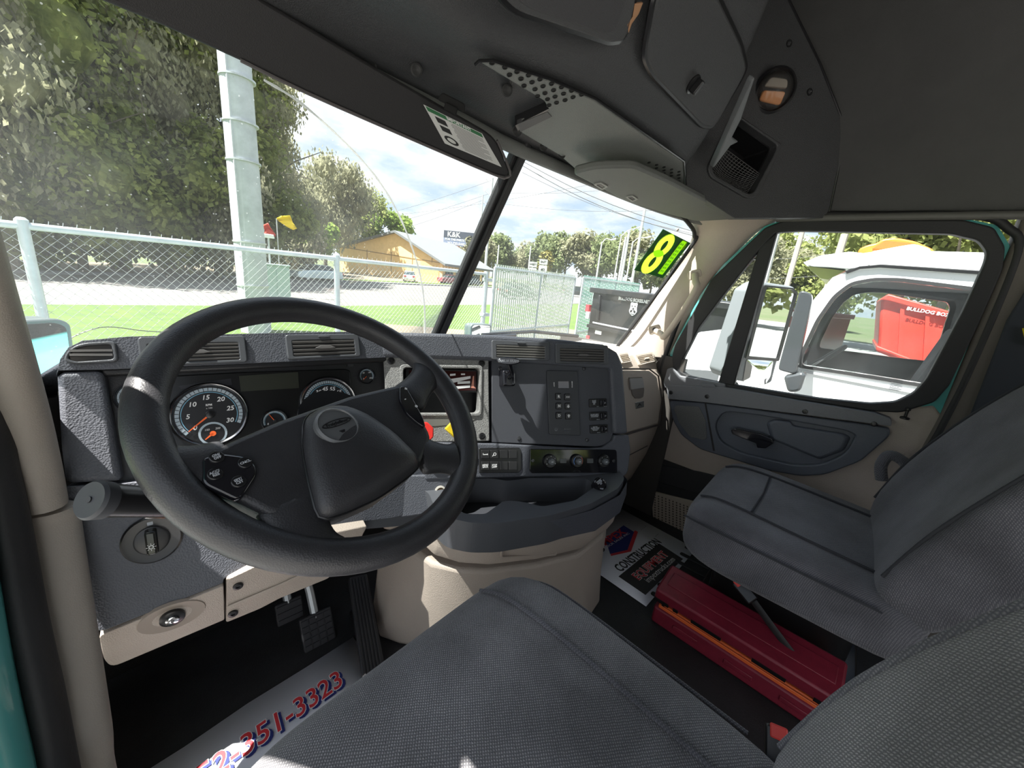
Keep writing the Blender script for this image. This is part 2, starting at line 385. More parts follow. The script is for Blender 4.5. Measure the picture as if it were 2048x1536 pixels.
# ---- passenger side wall (body behind and below the door)
D = Fr((.96, 0, 0), (0, -1, 0), (0, 0, 1), (-1, 0, 0))
b = B(); b.prism(D, rpoly([D.px(2030, 470), D.px(1880, 830), D.px(1838, 905), (.42, .0), (1.3, .0), (1.3, 1.36), (.27, 1.36)], .02), -.06, .012)
struct(obj('wall_right', b, mat('brown_grey_pillar', (.12, .105, .09), .7, grain=.25, gscale=600, var=.06), bevel=.01), 'brown grey pillar trim behind the passenger door')
b = B(); b.prism(D, D.pp([(2010, 640), (2060, 560), (2060, 860), (1925, 860)]), .012, .02)
obj('belt_recess', b, mat('dark_blue_belt_trim', (.03, .035, .045), .8), bpy.data.objects['wall_right'], bevel=.004)
b = B(); b.tube([D.w(*D.px(2044, 655), .03), D.w(*D.px(2052, 690), .03)], .006, 8)
obj('belt_tag', b, mat('yellow_tag', (.75, .6, .02), .5), bpy.data.objects['wall_right'])
b = B(); b.wbox(.945, .975, .50, 1.16, 0, .78); struct(obj('trim_11', b, mat('dark_kick_trim', (.05, .045, .04), .7)), 'dark kick panel beside the passenger foot well')
b = B(); b.wbox(.955, .985, -1.3, .60, -.06, .30); struct(obj('trim_13', b, RUB), 'black sill below the passenger door')
# unseen back wall behind the camera; its window opening is added to let daylight in
b = B(); b.ringprism(Fr((0, -1.3, .0), (1, 0, 0), (0, 0, 1), (0, 1, 0)), rect(-.97, 0, .97, 1.98), rect(-.78, .72, .78, 1.42, .08), -.05, 0)
struct(obj('wall_back', b, HEAD), 'charcoal back wall with wide window opening added for daylight')

# ---- windshield: two panes and the centre post
WT, WBm = Vector((0, .722, 1.362)), Vector((0, 1.035, .80))
RT, RB = Vector((.905, .56, 1.34)), Vector((.93, .80, .77))
WR = fr_n((WT+WBm+RT+RB)/4, (RT-WBm).cross(WT-RB), (1, 0, 0))
if WR.n.y > 0: WR = Fr(WR.o, WR.u, -WR.v, -WR.n) if False else fr_n(WR.o, -WR.n, (1, 0, 0))
def mir(p): return Vector((-p.x, p.y, p.z))
LT, LB = Vector((-.90, .79, 1.365)), Vector((-.90, 1.10, .78))
WL = fr_n((WT+WBm+LT+LB)/4, (WT-LB).cross(LT-WBm), (1, 0, 0))
if WL.n.y > 0: WL = fr_n(WL.o, -WL.n, (1, 0, 0))
bw = B(); q = WR.pp([(880, 700), (1040, 300), (1160, 330), (1340, 408), (1382, 440), (1393, 470), (1384, 500), (1244, 690), (1215, 720)])
q = rpoly(q, [0, 0, 0, .02, .03, .02, .02, .05, .02]); bw.add([WR.w(*p) for p in q], [tuple(range(len(q)))])
WIN2 = struct(obj('window_2', bw, WSG), 'passenger side windshield pane')
lw = [WL.loc(p)[:2] for p in (WBm, LB, LT, WT)]
bw = B(); bw.add([WL.w(*p) for p in lw], [(0, 1, 2, 3)])
WIN1 = struct(obj('window_1', bw, WSG), 'driver side windshield pane')
b = B(); b.prism(WL, WL.pp([(60, 752), (114, 760), (116, 790), (62, 790)]), .0, .002)
obj('frit_band', b, BLK, WIN1)
# black border seal of the passenger pane
q2 = [(1240, 703), (1252, 694), (1391, 503), (1402, 470), (1388, 434), (1345, 402), (1160, 324)]
q1 = [(1222, 698), (1236, 682), (1372, 497), (1383, 470), (1374, 448), (1336, 417), (1160, 338)]
q2 = [(a_+3, c_) for a_, c_ in q1]
b = B(); path = [WR.w(*WR.px((a[0]+c[0])/2, (a[1]+c[1])/2), .012) for a, c in zip(q1, q2)]
b.tube(smooth_path(path, 6), .0075, 8); obj('border_seal', b, RUB, WIN2)
dn = (WT-WBm).normalized(); PB = fr_n(WBm, Vector((0, -dn.z, dn.y))*1.0, (1, 0, 0))
if PB.n.y > 0: PB = fr_n(WBm, -PB.n, (1, 0, 0))
hl = (WT-WBm).length
b = B()
for hw, n0, n1 in ((.021, -.012, .012), (.011, .012, .024)):
    b.prism(PB, [(-hw, -.08), (hw, -.08), (hw, hl+.02), (-hw, hl+.02)], n0, n1)
struct(obj('trim_7', b, RUB, bevel=.004), 'black centre post between the windshield panes')
# long pale arc line on the driver pane
sk = [(528, 160), (600, 205), (680, 275), (745, 345), (785, 405), (815, 470), (838, 540), (848, 600), (850, 645), (851, 680)]
b = B(); b.tube(smooth_path([WL.at(x, y, .0035) for x, y in sk], 5), [.0016+.0010*sin(i*.9)**2 for i in range(46)], 6)
obj('arc_line', b, translucent('pale_glass_line', (.92, .92, .90), .6), WIN1, label='long pale curved line across the glass')
# inspection dot and year sticker on the passenger pane
b = B(); b.lathe(WR.move(*WR.px(1354, 459), .003), [(.0001, 0), (.006, 0), (.006, .002), (.0001, .002)], 12)
obj('glass_chip', b, mat('cream_dot', (.65, .58, .5), .5), WIN2)
sp_ = [WR.px(1326, 458, .004), WR.px(1381, 486, .004), WR.px(1326, 556, .004), WR.px(1268, 540, .004)]
stk = thing('year_sticker', WR.at(1325, 510, .004), 'dark green sticker with mirrored lime figures 18 on passenger windshield', 'sticker')
b = B(); b.prism(WR, sp_, .0035, .0045); obj('backing', b, translucent('dark_green_print', (.04, .16, .05)), stk)
LIME = translucent('lime_print', (.46, .74, .04), .6); LIMED = translucent('dull_lime_print', (.40, .72, .06))
o_, ux, vx = Vector(sp_[3]), Vector(sp_[2])-Vector(sp_[3]), Vector(sp_[0])-Vector(sp_[3])
SU, SV = ux.length, vx.length
def stw(s, t, n): p = o_ + ux*s + vx*t; return WR.w(p.x, p.y, n)
def stick_poly(bb, pts, n0, n1):
    m_ = len(pts); bb.add([stw(*p, n0) for p in pts] + [stw(*p, n1) for p in pts], [tuple(range(m_)), tuple(range(m_, 2*m_))] + [(i, (i+1) % m_, m_+(i+1) % m_, m_+i) for i in range(m_)])
def stick_ring(bb, cx, cy, ro, ri, n0, n1, asp):
    N_ = 22; O = [(cx+ro*cos(2*pi*i/N_), cy+ro*asp*sin(2*pi*i/N_)) for i in range(N_)]; I = [(cx+ri*.6*cos(2*pi*i/N_), cy+ri*asp*sin(2*pi*i/N_)) for i in range(N_)]
    vv = [stw(*p, n1) for p in O+I]; bb.add(vv, [(i, (i+1) % N_, N_+(i+1) % N_, N_+i) for i in range(N_)])
asp = SU/SV
b = B(); stick_ring(b, .33, .29, .25, .10, .0, .0052, asp*1.0); stick_ring(b, .335, .70, .235, .095, .0, .0053, asp*1.0); obj('figure_eight', b, LIME, stk)
b = B(); stick_poly(b, [(.33+.064*cos(2*pi*i/16), .29+.104*asp*sin(2*pi*i/16)) for i in range(16)], .0046, .0056); obj('figure_hole', b, MATS['dark_green_print'], stk)
b = B(); stick_poly(b, [(.335+.061*cos(2*pi*i/16), .70+.098*asp*sin(2*pi*i/16)) for i in range(16)], .0046, .0056); obj('figure_hole', b, MATS['dark_green_print'], stk)
cut = B()                                                        # the figures are windows in the dark backing
for cx_, cy_, ro_ in ((.33, .29, .245), (.335, .70, .23)): stick_poly(cut, [(cx_+ro_*cos(2*pi*i/22), cy_+ro_*asp*sin(2*pi*i/22)) for i in range(22)], -.01, .02)
cut2 = B(); stick_poly(cut2, [(.725, .075), (.895, .075), (.895, .945), (.745, .945), (.725, .88)], -.01, .02)
bko = [c for c in stk.children if c.name.startswith('backing')][0]; tmp = []
c1_ = B(); stick_poly(c1_, [(.33+.245*cos(2*pi*i/22), .29+.245*asp*sin(2*pi*i/22)) for i in range(22)], -.01, .02)
c2_ = B(); stick_poly(c2_, [(.335+.23*cos(2*pi*i/22), .70+.23*asp*sin(2*pi*i/22)) for i in range(22)], -.01, .02)
for cb2 in (c1_, c2_, cut2):
    co_ = obj('cutter', cb2, LIME); tmp.append(co_); md = bko.modifiers.new('c', 'BOOLEAN'); md.object = co_; md.operation = 'DIFFERENCE'; md.solver = 'EXACT'
dg_ = bpy.context.evaluated_depsgraph_get(); me_ = bpy.data.meshes.new_from_object(bko.evaluated_get(dg_)); bko.modifiers.clear(); bko.data = me_
for co_ in tmp: bpy.data.objects.remove(co_)
if False: b = B(); stick_ring(b, .37, .275, .26, .12, .0, .0049, asp*1.0); stick_ring(b, .375, .685, .245, .12, .0, .0050, asp*1.0); obj('figure_shadow', b, LIMED, stk)
b = B(); stick_poly(b, rpoly([(.72, .07), (.90, .07), (.90, .74), (.965, .76), (.965, .86), (.90, .95), (.74, .95), (.72, .88)], .03), .0046, .0054); obj('figure_one', b, LIME, stk)
b = B()
for i in range(9):
    for j in range(2):
        s0, t0 = .755+j*.06, .13+i*.088; stick_poly(b, [(s0, t0), (s0+.035, t0), (s0+.035, t0+.05), (s0, t0+.05)], .0054, .0057)
obj('small_print', b, LIMED, stk)

# ---- passenger A-pillar trim (cream) with grab handle
cols = [((1232, 706), (1285, 700), (1336, 716)), ((1256, 690), (1305, 668), (1345, 688)), ((1320, 598), (1362, 592), (1410, 570)), ((1386, 502), (1430, 500), (1480, 492)),
        ((1400, 462), (1450, 455), (1520, 452)), ((1386, 434), (1450, 436), (1560, 438)), ((1370, 415), (1450, 418), (1570, 425))]
rows = []
for a, c, e in cols:
    A_ = WR.at(*a, .012); E_ = atX(*e, .958); C_ = A_.lerp(E_, .5)
    d_ = (C_-CAM).length; C_ = CAM + (C_-CAM).normalized()*(d_-.03)
    rows.append([A_ + Vector((.0, .02, 0)), A_, A_.lerp(C_, .5)+(CAM-C_).normalized()*.006, C_, C_.lerp(E_, .5)+(CAM-C_).normalized()*.006, E_, E_+Vector((.03, 0, 0))])
b = B(); b.loft(rows, cap=False, closed=False)
struct(obj('trim_8', b, TAN, sub=2, sharp=70), 'cream trim cover of the passenger side windshield pillar')
gh = thing('grab_handle', atX(1312, 660, .88), 'tan curved grab handle screwed to the passenger windshield pillar', 'handle')
g0, g1, g2, g3, g4 = [atX(x, y, X) for x, y, X in ((1311, 662, .83), (1330, 672, .79), (1362, 628, .785), (1392, 578, .785), (1390, 548, .825))]
b = B(); b.tube(smooth_path([g0, g0.lerp(g1, .6), g1, g2, g3, g3.lerp(g4, .5), g4], 5), .0125, 12, flat=.8); obj('grip', b, TANS, gh, sharp=70)
for px, r_ in (((1309, 659), .6), ((1389, 549), .5)):
    P_ = atX(*px, .832); fr = fr_n(P_, CAM-P_, (1, -.6, .5))
    b = B(); b.prism(fr, rpoly([(-.026, -.016), (.024, -.018), (.026, .014), (-.022, .02)], .01), -.05, .006); fl = obj('mount', b, TANS, gh, bevel=.003)
    b = B(); b.lathe(fr.move(0, 0, .006), [(.0001, 0), (.0085, 0), (.0085, .003), (.004, .003), (.003, .001), (.0001, .001)], 12); obj('screw', b, BLK, fl)

# ---- ceiling: side headliner and roof
rows = []
for y in (-1.3, -.9, -.55, -.25, .05, .22, .45):
    rows.append([Vector((.99, y, 1.345)), Vector((.955, y, 1.352)), Vector((.945, y, 1.50)), Vector((.90, y, 1.68)), Vector((.78, y, 1.86)), Vector((.55, y, 1.96)), Vector((0, y, 1.99)),
                 Vector((-.55, y, 1.96)), Vector((-.78, y, 1.86)), Vector((-.90, y, 1.68)), Vector((-.93, y, 1.48)), Vector((-.935, y, 1.40)), Vector((-.97, y, 1.395))])
for y, t in ((.62, .30), (.76, .80), (.84, 1.0)):
    rows.append([Vector((p.x, min(y, .74 if p.x < 0 else .72-.20*p.x), p.z*(1-t) + min(p.z, 1.42)*t)) for p in rows[5]])
b = B(); b.loft(rows, cap=False, closed=False)
CEIL = struct(obj('ceiling', b, HEAD, sub=1, sharp=80), 'charcoal headliner of the cab roof and sides')
b = B(); b.tube(smooth_path([(.945, .30, 1.348), (.948, .0, 1.350), (.95, -.4, 1.350), (.95, -1.2, 1.35)], 4), .012, 10); obj('edge_trim', b, mat('headliner_edge', (.10, .098, .09), .6), CEIL)
b = B(); b.tube(smooth_path([(.870, .06, 1.745), (.862, -.1, 1.752), (.85, -.4, 1.765), (.84, -.8, 1.77)], 4), .014, 10, flat=.6); obj('moulded_rib', b, HEAD, CEIL)
b = B(); b.wbox(-.97, -.93, -1.3, .60, 1.35, 1.42); struct(obj('trim_9', b, HEAD, bevel=.01), 'charcoal header above the open driver doorway')

# ---- overhead console
OC = thing('overhead_console', (0, .45, 1.40), 'dark grey moulded overhead storage console above the windshield', 'console')
BN = fr_n((0, .47, 1.40), (0, -.8, -.6), (1, 0, 0))
U_n = (Vector((.85, .56, 1.345))-Vector((0, .70, 1.35))).cross(Vector((0, .47, 1.405))-Vector((0, .70, 1.35)))
if U_n.z > 0: U_n = -U_n
UN = fr_n((0, .47, 1.405), U_n, (1, 0, 0))
A_ = BN.at(1395, 345); E_ = atX(1655, 434, .95); G_ = atX(1690, 262, .93)
BRn = (E_-A_).cross(G_-A_)
if BRn.y > 0: BRn = -BRn
BR = fr_n(A_, BRn, (1, -.7, 0))
# bin face: left and right halves with two door openings are built as one moulded shell
b = B()
f1 = [(-.93, .50, 1.40), (-.60, .535, 1.40), (-.33, .56, 1.395), (-.16, .515, 1.40), (-.05, .480, 1.405), (.16, .465, 1.405), (.37, .462, 1.408), (.50, .475, 1.405)]
def onBN(x, h): return BN.w(x, h)
rows = []
hd = [(-.93, .74, 1.385), (-.60, .735, 1.378), (-.33, .72, 1.372), (-.16, .71, 1.366), (-.05, .700, 1.360), (.16, .675, 1.356), (.40, .640, 1.350), (.60, .605, 1.346)]
for i, (a, c) in enumerate(zip(f1, hd)):
    a, c = Vector(a), Vector(c); x = a.x
    up1 = Vector((x, a.y-.008, a.z+.02)); bt = [Vector((x, .47-.6*h, 1.40+.8*h)) for h in (.10, .22, .40, .62)]
    if i < 4: bt = [p + Vector((0, max(0, a.y-.47)*(1-k*.2), 0)) for k, p in enumerate(bt)]
    if i >= 6:
        bt = [Vector((x_, p.y, p.z)) for x_, p in zip(((.36, .28, .10, -.15) if i == 6 else (.455, .350, .16, -.08)), bt)]
    rows.append([c + Vector((0, .10, .06)), c + Vector((0, .05, .0)), c, c.lerp(a, .5) + Vector((0, 0, .004)), a, up1] + bt)
rows.append([p + (Vector((.0, .14, .02)) if k_ > 3 else Vector((.02, .0, 0))) for k_, p in enumerate(rows[-1])])
if True:
    pass
b.loft(rows, cap=False, closed=False)
obj('console_shell', b, OVER, OC, sub=2, sharp=80)
# right-hand shell carrying the lamp and net pocket
pr = [(1330, 318), (1368, 322), (1374, 372), (1470, 438), (1655, 437), (1693, 262), (1640, 130), (1570, -40), (1420, -40), (1500, 120), (1440, 262)]
rp_ = [BR.px(*p) for p in ((1372, 330), (1374, 375), (1470, 437), (1655, 436), (1692, 262), (1640, 130), (1565, -40), (1400, -60))]
pk = [BR.px(*p) for p in ((1478, 240), (1552, 292), (1546, 308), (1506, 384), (1494, 389), (1427, 352), (1421, 338), (1468, 245))]
b = B(); b.ringprism(BR, rp_, rpoly(pk, .012), -.03, 0, 64)
shell2 = obj('side_shell', b, OVER, OC, bevel=.006)
b = B(); b.ringprism(BR, rpoly(BR.pp([(1472, 230), (1562, 291), (1512, 394), (1492, 398), (1418, 356), (1412, 336), (1462, 236)]), .014), rpoly(pk, .012), -.005, .008, 48)
obj('pocket_rim', b, OVER, OC, bevel=.003)
b = B(); b.ringprism(BR, rpoly(BR.pp([(1470, 232), (1560, 291), (1510, 392), (1420, 356)]), .01), rpoly(BR.pp([(1476, 240), (1550, 294), (1504, 384), (1428, 350)]), .01), -.12, -.02, 40)
pw = obj('pocket_wall', b, BLK, OC)
b = B(); b.prism(BR, BR.pp([(1460, 225), (1565, 290), (1512, 398), (1410, 350)]), -.125, -.12); obj('pocket_back', b, BLK, OC)
nb = B()                                                        # elastic net
cor = [Vector(BR.px(*p)) for p in ((1452, 290), (1527, 345), (1500, 386), (1424, 348))]
for i in range(15):
    for s in (0, 1):
        pts = []
        for k in range(17):
            t = k/16; uu = (i+.5*s*((k+i) % 2 == 0))/14.5 if False else i/14
            a = cor[0].lerp(cor[1], t); c = cor[3].lerp(cor[2], t)
            q_ = a.lerp(c, uu) if s == 0 else cor[0].lerp(cor[3], t).lerp(cor[1].lerp(cor[2], t), uu)
            pts.append(BR.w(q_.x, q_.y, -.015-.025*sin(pi*uu)*sin(pi*t)))
        nb.tube(pts, .0011, 4)
obj('elastic_net', nb, mat('black_net_cord', (.07, .07, .07), .8), OC)
for p in ((1578, 87), (1619, 184)):
    b = B(); b.lathe(BR.move(*BR.px(*p), .0), [(.010, -.001), (.010, .0015), (.006, .0015), (.004, -.001), (.0001, -.001)], 14); obj('screw', b, BLK, OC)
b = B(); b.tube([BR.w(*BR.px(*p), .001) for p in ((1572, -10), (1640, 128), (1693, 262), (1656, 434))], .003, 6); obj('edge_groove', b, BLK, OC)
# bin doors
def bin_door(pts, name='bin_door', inset=.004):
    q = rpoly(BN.pp(pts), .02)
    b = B(); b.prism(BN, q, -.002, .006+inset, .985); d = obj(name, b, mat('bin_door_plastic', (.050, .051, .053), .55, grain=.35, gscale=600), OC, bevel=.004)
    n = len(q); P = [BN.w(*p, .004) for p in q]
    b = B(); b.tube(P, .0055, 6, closed=True); obj('door_gap', b, BLK, d)
    return d
d1 = bin_door([(985, -25), (1022, 16), (1215, 82), (1238, 78), (1252, 55), (1270, -25)])
d2 = bin_door([(1306, -25), (1283, 108), (1300, 146), (1400, 250), (1420, 252), (1436, 232), (1490, 135), (1478, 86), (1424, -25)])
b = B(); b.prism(BN, rpoly(BN.pp([(1010, -25), (1040, 6), (1200, 62), (1222, 55), (1250, -25)]), .015), .008, .012); obj('recess_panel', b, mat('bin_recess', (.045, .045, .048), .6, grain=.3, gscale=600), d1, bevel=.003)
b = B(); b.prism(BN, BN.pp([(1262, 2), (1278, 0), (1270, 22), (1256, 42), (1250, 60), (1247, 44), (1258, 28)]), .006, .010); obj('torn_tape', b, mat('brown_tape', (.38, .20, .10), .6), d1)
fk = BN.move(*BN.px(1386, 168, .01), .010)
b = B(); b.lathe(fk, [(.018, 0), (.018, .003), (.012, .005), (.0001, .005)], 20); kn = obj('lock_knob', b, BLK, d2)
b = B(); b.prism(fk, rpoly([(-.006, -.014), (.006, -.014), (.006, .014), (-.006, .014)], .004), .004, .020); obj('knob_grip', b, BLK, kn, bevel=.002)
b = B(); b.prism(BN, BN.pp([(1492, 142), (1486, 150), (1458, 215), (1414, 318), (1412, 325), (1418, 318), (1446, 280), (1462, 272), (1449, 262), (1466, 226)]), .012, .03)
obj('latch_lever', b, mat('grey_latch', (.16, .17, .175), .4), OC, bevel=.003)
# perforated light panel on the underside
up_ = [(958, 112), (985, 112), (1100, 150), (1190, 190), (1367, 317), (1368, 361), (1358, 363), (1276, 330), (1240, 322), (1180, 333), (1156, 336), (1118, 302), (1038, 254), (1033, 238), (1096, 208), (1088, 192)]
b = B(); b.prism(UN, UN.pp(up_), .002, .010); pn = obj('perforated_panel', b, OVERL, OC, bevel=.003)
b = B(); b.tube([UN.w(*UN.px(*p), .009) for p in ((950, 118), (958, 110), (985, 109), (1100, 147), (1190, 187), (1368, 315), (1371, 362))], .0028, 6); obj('panel_gap', b, BLK, pn)
hole = mat('hole_black', (.008, .008, .008), .6)
pth = [(984, 125), (1010, 134), (1034, 143), (1057, 150), (1080, 158), (1103, 167), (1123, 174), (1143, 181), (1163, 189), (1019, 149), (1042, 157), (1064, 164), (1086, 172), (1107, 180), (1127, 187), (1146, 194),
       (1048, 171), (1070, 178), (1090, 186), (1110, 193), (1130, 200), (1075, 192), (1095, 198), (1113, 205), (1098, 210)]
for p in pth:
    b = B(); b.lathe(UN.move(*UN.px(*p, .010), .010), [(.0050, 0), (.0050, .0012), (.0034, .0018), (.0032, .0006), (.0001, .0006)], 12); hb = obj('panel_hole', b, hole, pn)
hs = B()
for i in range(5):
    for j in range(6-abs(0)):
        x, y = 1298+i*15, 330+i*4.3+j*6.3-abs(4-i)*.3
        if (i == 0 and j > 0) or (i == 1 and j > 2) or (i == 2 and j > 3): continue
        hs.lathe(UN.move(*UN.px(x, y-4, .010), .010), [(.0042, 0), (.0042, .0015), (.0001, .0015)], 10)
obj('small_holes', hs, hole, pn, kind='stuff')
b = B(); b.prism(UN, UN.pp([(1030, 240), (1097, 206), (1094, 214), (1044, 240), (1036, 252)]), -.03, .011); obj('panel_slot', b, BLK, pn)
b = B(); b.prism(UN, UN.pp([(1034, 237), (1094, 212), (1103, 222), (1042, 252)]), .003, .0115); obj('slot_floor', b, mat('slot_grey', (.04, .04, .042), .5), pn)
for p, r in (((1034, 262), .011), ((1087, 294), .0095), ((1124, 309), .0095), ((1014, 181), .010), ((833, 140), .010), ((742, 133), .010)):
    fr = UN if p[0] > 1000 and p[1] > 200 else UN
    P_ = UN.at(*p, .006) if p[0] > 1000 else atZ(*p, 1.372)
    fr = fr_n(P_, CAM-P_, (1, 0, 0)); b = B(); b.lathe(fr, [(r, -.02), (r, .002), (r*.75, .003), (.0001, .0)], 14); obj('hole_plug', b, hole, OC)
b = B(); b.tube(smooth_path([Vector(h) + Vector((0, .012, -.012)) for h in hd] + [Vector((.80, .565, 1.332)), Vector((.92, .50, 1.33))], 5), .016, 10, flat=.7); obj('header_trim', b, OVERL, OC, sharp=70)
# dome lamp
DL = thing('dome_lamp', BR.at(1548, 180), 'round clear dome lamp with amber bulb in the overhead console', 'lamp')
pl_ = BR.at(1548, 181, .012); fl = fr_n(pl_, BR.n*.5 + (CAM-pl_).normalized()*.5, BR.u)
b = B(); b.lathe(fl, [(.058, -.002), (.058, .006), (.052, .009), (.048, .004), (.048, -.004), (.0001, -.006)], 32); obj('bezel', b, BLK, DL)
b = B(); b.lathe(fl, [(.047, .003), (.044, .014), (.034, .023), (.018, .028), (.0001, .029)], 32, cap=False)
LENS = glass('lamp_lens', (.80, .78, .76), .14, .10, 40); obj('lens', b, LENS, DL, sharp=70)
b = B(); b.prism(fl, rpoly([(-.034, -.030), (.030, -.034), (.032, .0), (-.032, -.004)], .008), -.003, .008); obj('bulb_housing', b, mat('amber_reflector', (.80, .36, .14), .3), DL, bevel=.004)
b = B(); b.prism(fl, rpoly([(-.036, .004), (.034, .006), (.026, .030), (-.024, .030)], .01), -.003, .006); obj('reflector', b, mat('lamp_silver', (.6, .56, .5), .25, metal=.7), DL, bevel=.004)

# ---- sun visors
sv = thing('sun_visor', (-.35, .64, 1.30), 'large black driver sun visor tilted down over the windshield', 'visor')
v0, v1, v2 = atZ(610, 180, 1.30), atZ(1012, 345, 1.285), atZ(870, 203, 1.355)
VS = fr_n(v0, (v1-v0).cross(v2-v0), v1-v0)
if VS.n.dot(CAM-v0) < 0: VS = fr_n(v0, -VS.n, v1-v0)
vo = [(40, -80), (200, -2), (330, 52), (480, 120), (610, 184), (800, 268), (985, 348), (1010, 354), (1018, 342), (992, 280), (972, 262), (870, 204), (760, 140), (520, -4), (420, -80)]
b = B(); b.prism(VS, rpoly(VS.pp(vo), [0, 0, 0, 0, 0, .0, .01, .006, .006, .02, .02, .0, .0, 0, 0]), -.012, .004); vb = obj('visor_body', b, mat('visor_vinyl', (.018, .017, .018), .65, grain=.2, gscale=700), sv, bevel=.005)
b = B(); b.tube(smooth_path([VS.w(*VS.px(*p), .004) for p in vo[3:10]], 3), .0028, 6); obj('piping', b, mat('visor_piping', (.10, .09, .09), .5), vb)
lbq = [VS.px(*p, .005) for p in ((847, 209), (964, 267), (1003, 334), (890, 287))]
b = B(); b.prism(VS, lbq, .004, .0052); lab = obj('warning_label', b, mat('label_white', (.62, .62, .60), .5), sv, label='white warning label headed IMPORTANT')
lo_, lx, ly = Vector(lbq[0]), Vector(lbq[1])-Vector(lbq[0]), Vector(lbq[3])-Vector(lbq[0])
def lq(s0, t0, s1, t1): return [tuple(lo_+lx*s+ly*t) for s, t in ((s0, t0), (s1, t0), (s1, t1), (s0, t1))]
b = B(); b.prism(VS, lq(.02, .02, .98, .14), .0052, .0056); obj('label_header', b, mat('label_green', (.03, .16, .06), .5), lab)
LF = Fr(VS.w(*lo_, .0057), (VS.u*lx.x + VS.v*lx.y), (VS.u*(-ly.x) + VS.v*(-ly.y)), VS.n)
def lsk(bb, st, s, t, size, off=0):                              # lettering sheared to the label's own axes
    g, f = text_geo(st, size, .0004, off=off); ex, ey = lx.normalized(), -ly.normalized(); c = lo_+lx*s+ly*t
    bb.add([VS.w(*(c + ex*p.x + ey*p.y), .0058+p.z) for p in g], f)
b = B(); lsk(b, 'IMPORTANT', .55, .08, .011, .0002); obj('label_title', b, WHITE, lab)
b = B()
for k in range(16):
    t0 = .19+k*.047; b.prism(VS, lq(.36+.02*(k % 3 == 0), t0, .95-.13*(k % 4 == 3), t0+.02), .0052, .0055)
obj('label_lines', b, mat('label_grey', (.22, .22, .21), .6), lab, kind='stuff')
b = B()
for t0 in (.20, .42): b.prism(VS, lq(.10, t0, .27, t0+.16), .0052, .0056)
cx_, cy_ = lo_+lx*.18+ly*.80, 0
b.ringprism(VS, [tuple(cx_+lx*(.12*cos(a))+ly*(.12*sin(a))) for a in [k*pi/8 for k in range(16)]], [tuple(cx_+lx*(.075*cos(a))+ly*(.07*sin(a))) for a in [k*pi/8 for k in range(16)]], .0052, .0056, 24)
obj('label_icons', b, LETK, lab)
fr = fr_n(atZ(905, 205, 1.345), CAM-atZ(905, 205, 1.345), v1-v0)
b = B(); b.prism(fr, rpoly([(-.026, -.007), (.026, -.007), (.022, .007), (-.022, .007)], .005), -.02, .004); b.prism(fr, rpoly([(-.012, -.016), (.012, -.016), (.012, -.004), (-.012, -.004)], .003), .0, .010)
obj('visor_clip', b, mat('clip_black', (.012, .012, .012), .8, spec=.2), sv, bevel=.003)
pv = thing('sun_visor', (.55, .55, 1.34), 'grey passenger sun visor folded up against the overhead console', 'visor')
pq = [(1143, 343), (1190, 331), (1268, 329), (1330, 356), (1470, 428), (1468, 436), (1392, 440), (1330, 424), (1250, 398)]
PV = Fr(UN.w(0, 0, .045), UN.u, UN.v, UN.n)
b = B(); b.prism(PV, rpoly(PV.pp(pq), .02), -.014, .006); pvb = obj('visor_body', b, mat('grey_visor_vinyl', (.135, .14, .13), .6, grain=.3, gscale=600, var=.08), pv, bevel=.006)
for p in ((1200, 371), (1262, 396)):
    fr = PV.move(*PV.px(*p, .006), .006)
    b = B(); b.ringprism(fr, rpoly([(-.026, -.006), (.026, -.008), (.02, .014), (-.018, .014)], .005), rpoly([(-.019, -.002), (.018, -.003), (.014, .009), (-.013, .009)], .003), 0, .003, 24); cl = obj('clip_frame', b, mat('clip_grey', (.28, .28, .26), .5), pv)
    b = B(); b.prism(fr, rpoly([(-.012, 0), (.012, 0), (.008, .007), (-.008, .007)], .003), -.002, .002); obj('clip_slot', b, BLK, cl)
# ================================================================== DASHBOARD
DB = thing('dashboard', (0, .9, .3), 'wrap-around grey and tan truck dashboard below the windshield', 'dashboard')
SILV = mat('speckled_silver_bezel', (.27, .27, .26), .45, grain=.6, gscale=500, var=.35, vscale=330)
PLATE = mat('slate_centre_plate', (.07, .074, .086), .5, grain=.2, gscale=800, var=.05)
def screw(fr, px, parent, r=.007, n=0, m=None, name='screw', pt=None):
    f = fr.move(*(pt or fr.px(*px, n)), n)
    b = B(); b.lathe(f, [(r, -.001), (r, .0022), (r*.8, .003), (r*.42, .003), (r*.38, .001), (.0001, .001)], 14)
    return obj(name, b, m or SCREWM, parent)
# ---- driver side
b = B(); b.prism(P1, P1.pp([(112, 752), (120, 718), (136, 695), (165, 681), (255, 673), (500, 667), (700, 663), (790, 663), (790, 714), (205, 739), (117, 741)], .03), -.085, .03)
obj('upper_pad', b, DASH, DB, bevel=.010, seg=3)
b = B(); b.prism(P1, P1.pp([(112, 754), (117, 743), (205, 741), (243, 962), (130, 967), (121, 900)], .03), -.085, .03); obj('side_panel', b, DASH, DB, bevel=.009, seg=3)
b = B(); b.prism(P1, P1.pp([(196, 730), (775, 705), (775, 930), (232, 985)]), -.03, 0); obj('cluster_housing', b, DARK, DB)
b = B(); b.prism(P1, P1.pp([(202, 738), (790, 712), (790, 722), (206, 752)], .022), .0, .022); obj('cluster_hood_lip', b, DARK, DB, bevel=.004)
b = B(); b.prism(P1, P1.pp([(247, 712), (255, 678), (268, 676), (266, 712)], .03), .029, .0305)
PLf = face_plane(P1.at(185, 967, .03), 10, 16)
ll = [(130, 973), (245, 967), (420, 950), (560, 938), (700, 930), (866, 925), (866, 1000), (800, 1034), (700, 1046), (640, 1062), (520, 1115), (447, 1158), (447, 1166), (196, 1266), (184, 1244)]
